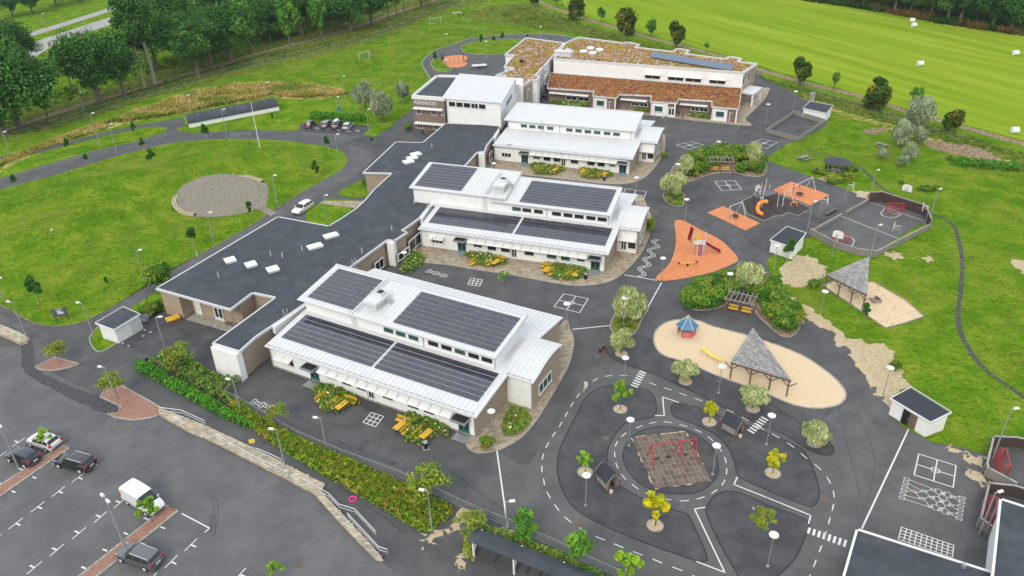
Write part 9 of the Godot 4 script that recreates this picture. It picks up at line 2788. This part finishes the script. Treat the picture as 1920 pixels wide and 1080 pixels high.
	# wrapped bales on the field
	for t in [[g(137.7, -268.5), "upper one of the pair of white bales under the wood"], [g(134.9, -261.3), "lower one of the pair of white bales under the wood"], [g(114.6, -213.8), "white bale alone in the middle of the field"], [g(145.6, -221.9), "white bale near the right edge, upper field"], [g(108.7, -158.3), "white bale near the right edge by the field path"]]:
		var o := thing("wrapped_bale", t[1], "hay bale", t[0], rng.randf_range(-.5, .5), "white wrapped hay bales")
		b = Mb.new()
		b.tube(Vector3(-.65, .72, 0), Vector3(.65, .72, 0), .72, .72, 16)
		b.tube(Vector3(.65, .72, 0), Vector3(.74, .72, 0), .72, .6, 16)
		b.tube(Vector3(-.65, .72, 0), Vector3(-.74, .72, 0), .72, .6, 16)
		put("wrap", b.mesh(), M.white, o)
	var pk := thing("timber_climber", "pale wooden frame lying in the rough grass beyond the far goal", "frame", g(-17.7, -307), .3)
	b = Mb.new()
	for e in [[-1.5, -1], [1.5, -1], [1.5, 1], [-1.5, 1]]:
		b.tube(Vector3(e[0], 0, e[1]), Vector3(e[0], .5, e[1]), .08, .08, 6)
	b.path([Vector3(-1.5, .5, -1), Vector3(1.5, .5, -1), Vector3(1.5, .5, 1), Vector3(-1.5, .5, 1), Vector3(-1.5, .5, -1)], .08, 6)
	put("frame", b.mesh(), M.trim, pk)
	var chim := thing("electric_cabinet", "narrow grey cabinet behind the far white shed", "cabinet", g(74.6, -185.1), .3)
	b = Mb.new()
	b.box(Vector3(0, 1.0, 0), Vector3(1.0, 2.0, .7))
	put("cabinet_body", b.mesh(), M.concrete, chim)
	b = Mb.new()
	b.box(Vector3(0, 2.04, 0), Vector3(1.1, .08, .8))
	put("cap", b.mesh(), M.grey_metal, chim)
	var vt := thing("lawn_spring_toy", "tiny grey post with a bare earth patch on the round lawn", "post", g(-77.5, -119.05) + Vector3.UP * (rise(g(-77.5, -119.05).x, g(-77.5, -119.05).z) + .07))
	b = Mb.new()
	b.tube(Vector3.ZERO, Vector3(0, .9, 0), .05, .05, 6)
	put("post", b.mesh(), M.grey_metal, vt)
	b = Mb.new()
	b.ball(Vector3(0, 1.0, 0), Vector3(.2, .2, .2), 6)
	put("knob", b.mesh(), M.trim, vt)

# ---------------------------------------------------------------- the scene
func _ready() -> void:
	rng.seed = 20240817
	var cam := Camera3D.new()
	cam.name = "camera"
	cam.fov = rad_to_deg(2.0 * atan(540.0 / 1450.0))
	cam.near = 0.5
	cam.far = 3000.0
	add_child(cam)
	cam.transform = Transform3D(Basis(Vector3.RIGHT, deg_to_rad(-30.32)) * Basis(Vector3.BACK, deg_to_rad(-1.76)), Vector3(0, 58, 0))
	var sky := ProceduralSkyMaterial.new()
	sky.sky_top_color = Color(0.90, 0.93, 0.97)
	sky.sky_horizon_color = Color(0.86, 0.89, 0.92)
	sky.sky_curve = 0.2
	sky.ground_bottom_color = Color(0.3, 0.33, 0.25)
	sky.ground_horizon_color = Color(0.6, 0.63, 0.6)
	sky.sky_energy_multiplier = 1.0
	var env := Environment.new()
	env.background_mode = Environment.BG_SKY
	env.sky = Sky.new()
	env.sky.sky_material = sky
	env.tonemap_mode = Environment.TONE_MAPPER_LINEAR
	env.tonemap_exposure = 1.47
	env.fog_enabled = true
	env.fog_density = 0.00008
	env.fog_light_color = Color(0.80, 0.86, 0.92)
	env.sdfgi_enabled = true
	env.ssao_enabled = true
	env.ssil_enabled = true
	var we := WorldEnvironment.new()
	we.name = "world_environment"
	we.environment = env
	add_child(we)
	var sun := DirectionalLight3D.new()
	sun.name = "sun"
	sun.light_energy = 0.5
	sun.light_angular_distance = 26.0
	sun.light_color = Color(1.0, 0.97, 0.92)
	sun.shadow_enabled = true
	add_child(sun)
	sun.rotation = Vector3(deg_to_rad(-40), deg_to_rad(-23), 0)
	make_materials()
	make_ground()
	classroom_wing("near classroom wing with four solar arrays on white roofs", g(-30.93, -81.22), g(-4.45, -66.33), true, 0)
	classroom_wing("middle classroom wing with a raised left roof and solar arrays", g(-14.63, -113.65), g(14.33, -102.99), false, 1)
	classroom_wing("far classroom wing with plain white roofs and green high windows", g(-2.8, -151.7), g(23.77, -141.64), false, 2)
	black_building()
	school_front()
	moss_building()
	other_buildings()
	make_kinds()
	make_plants()
	make_lamps()
	make_vehicles()
	make_play()
	make_people()
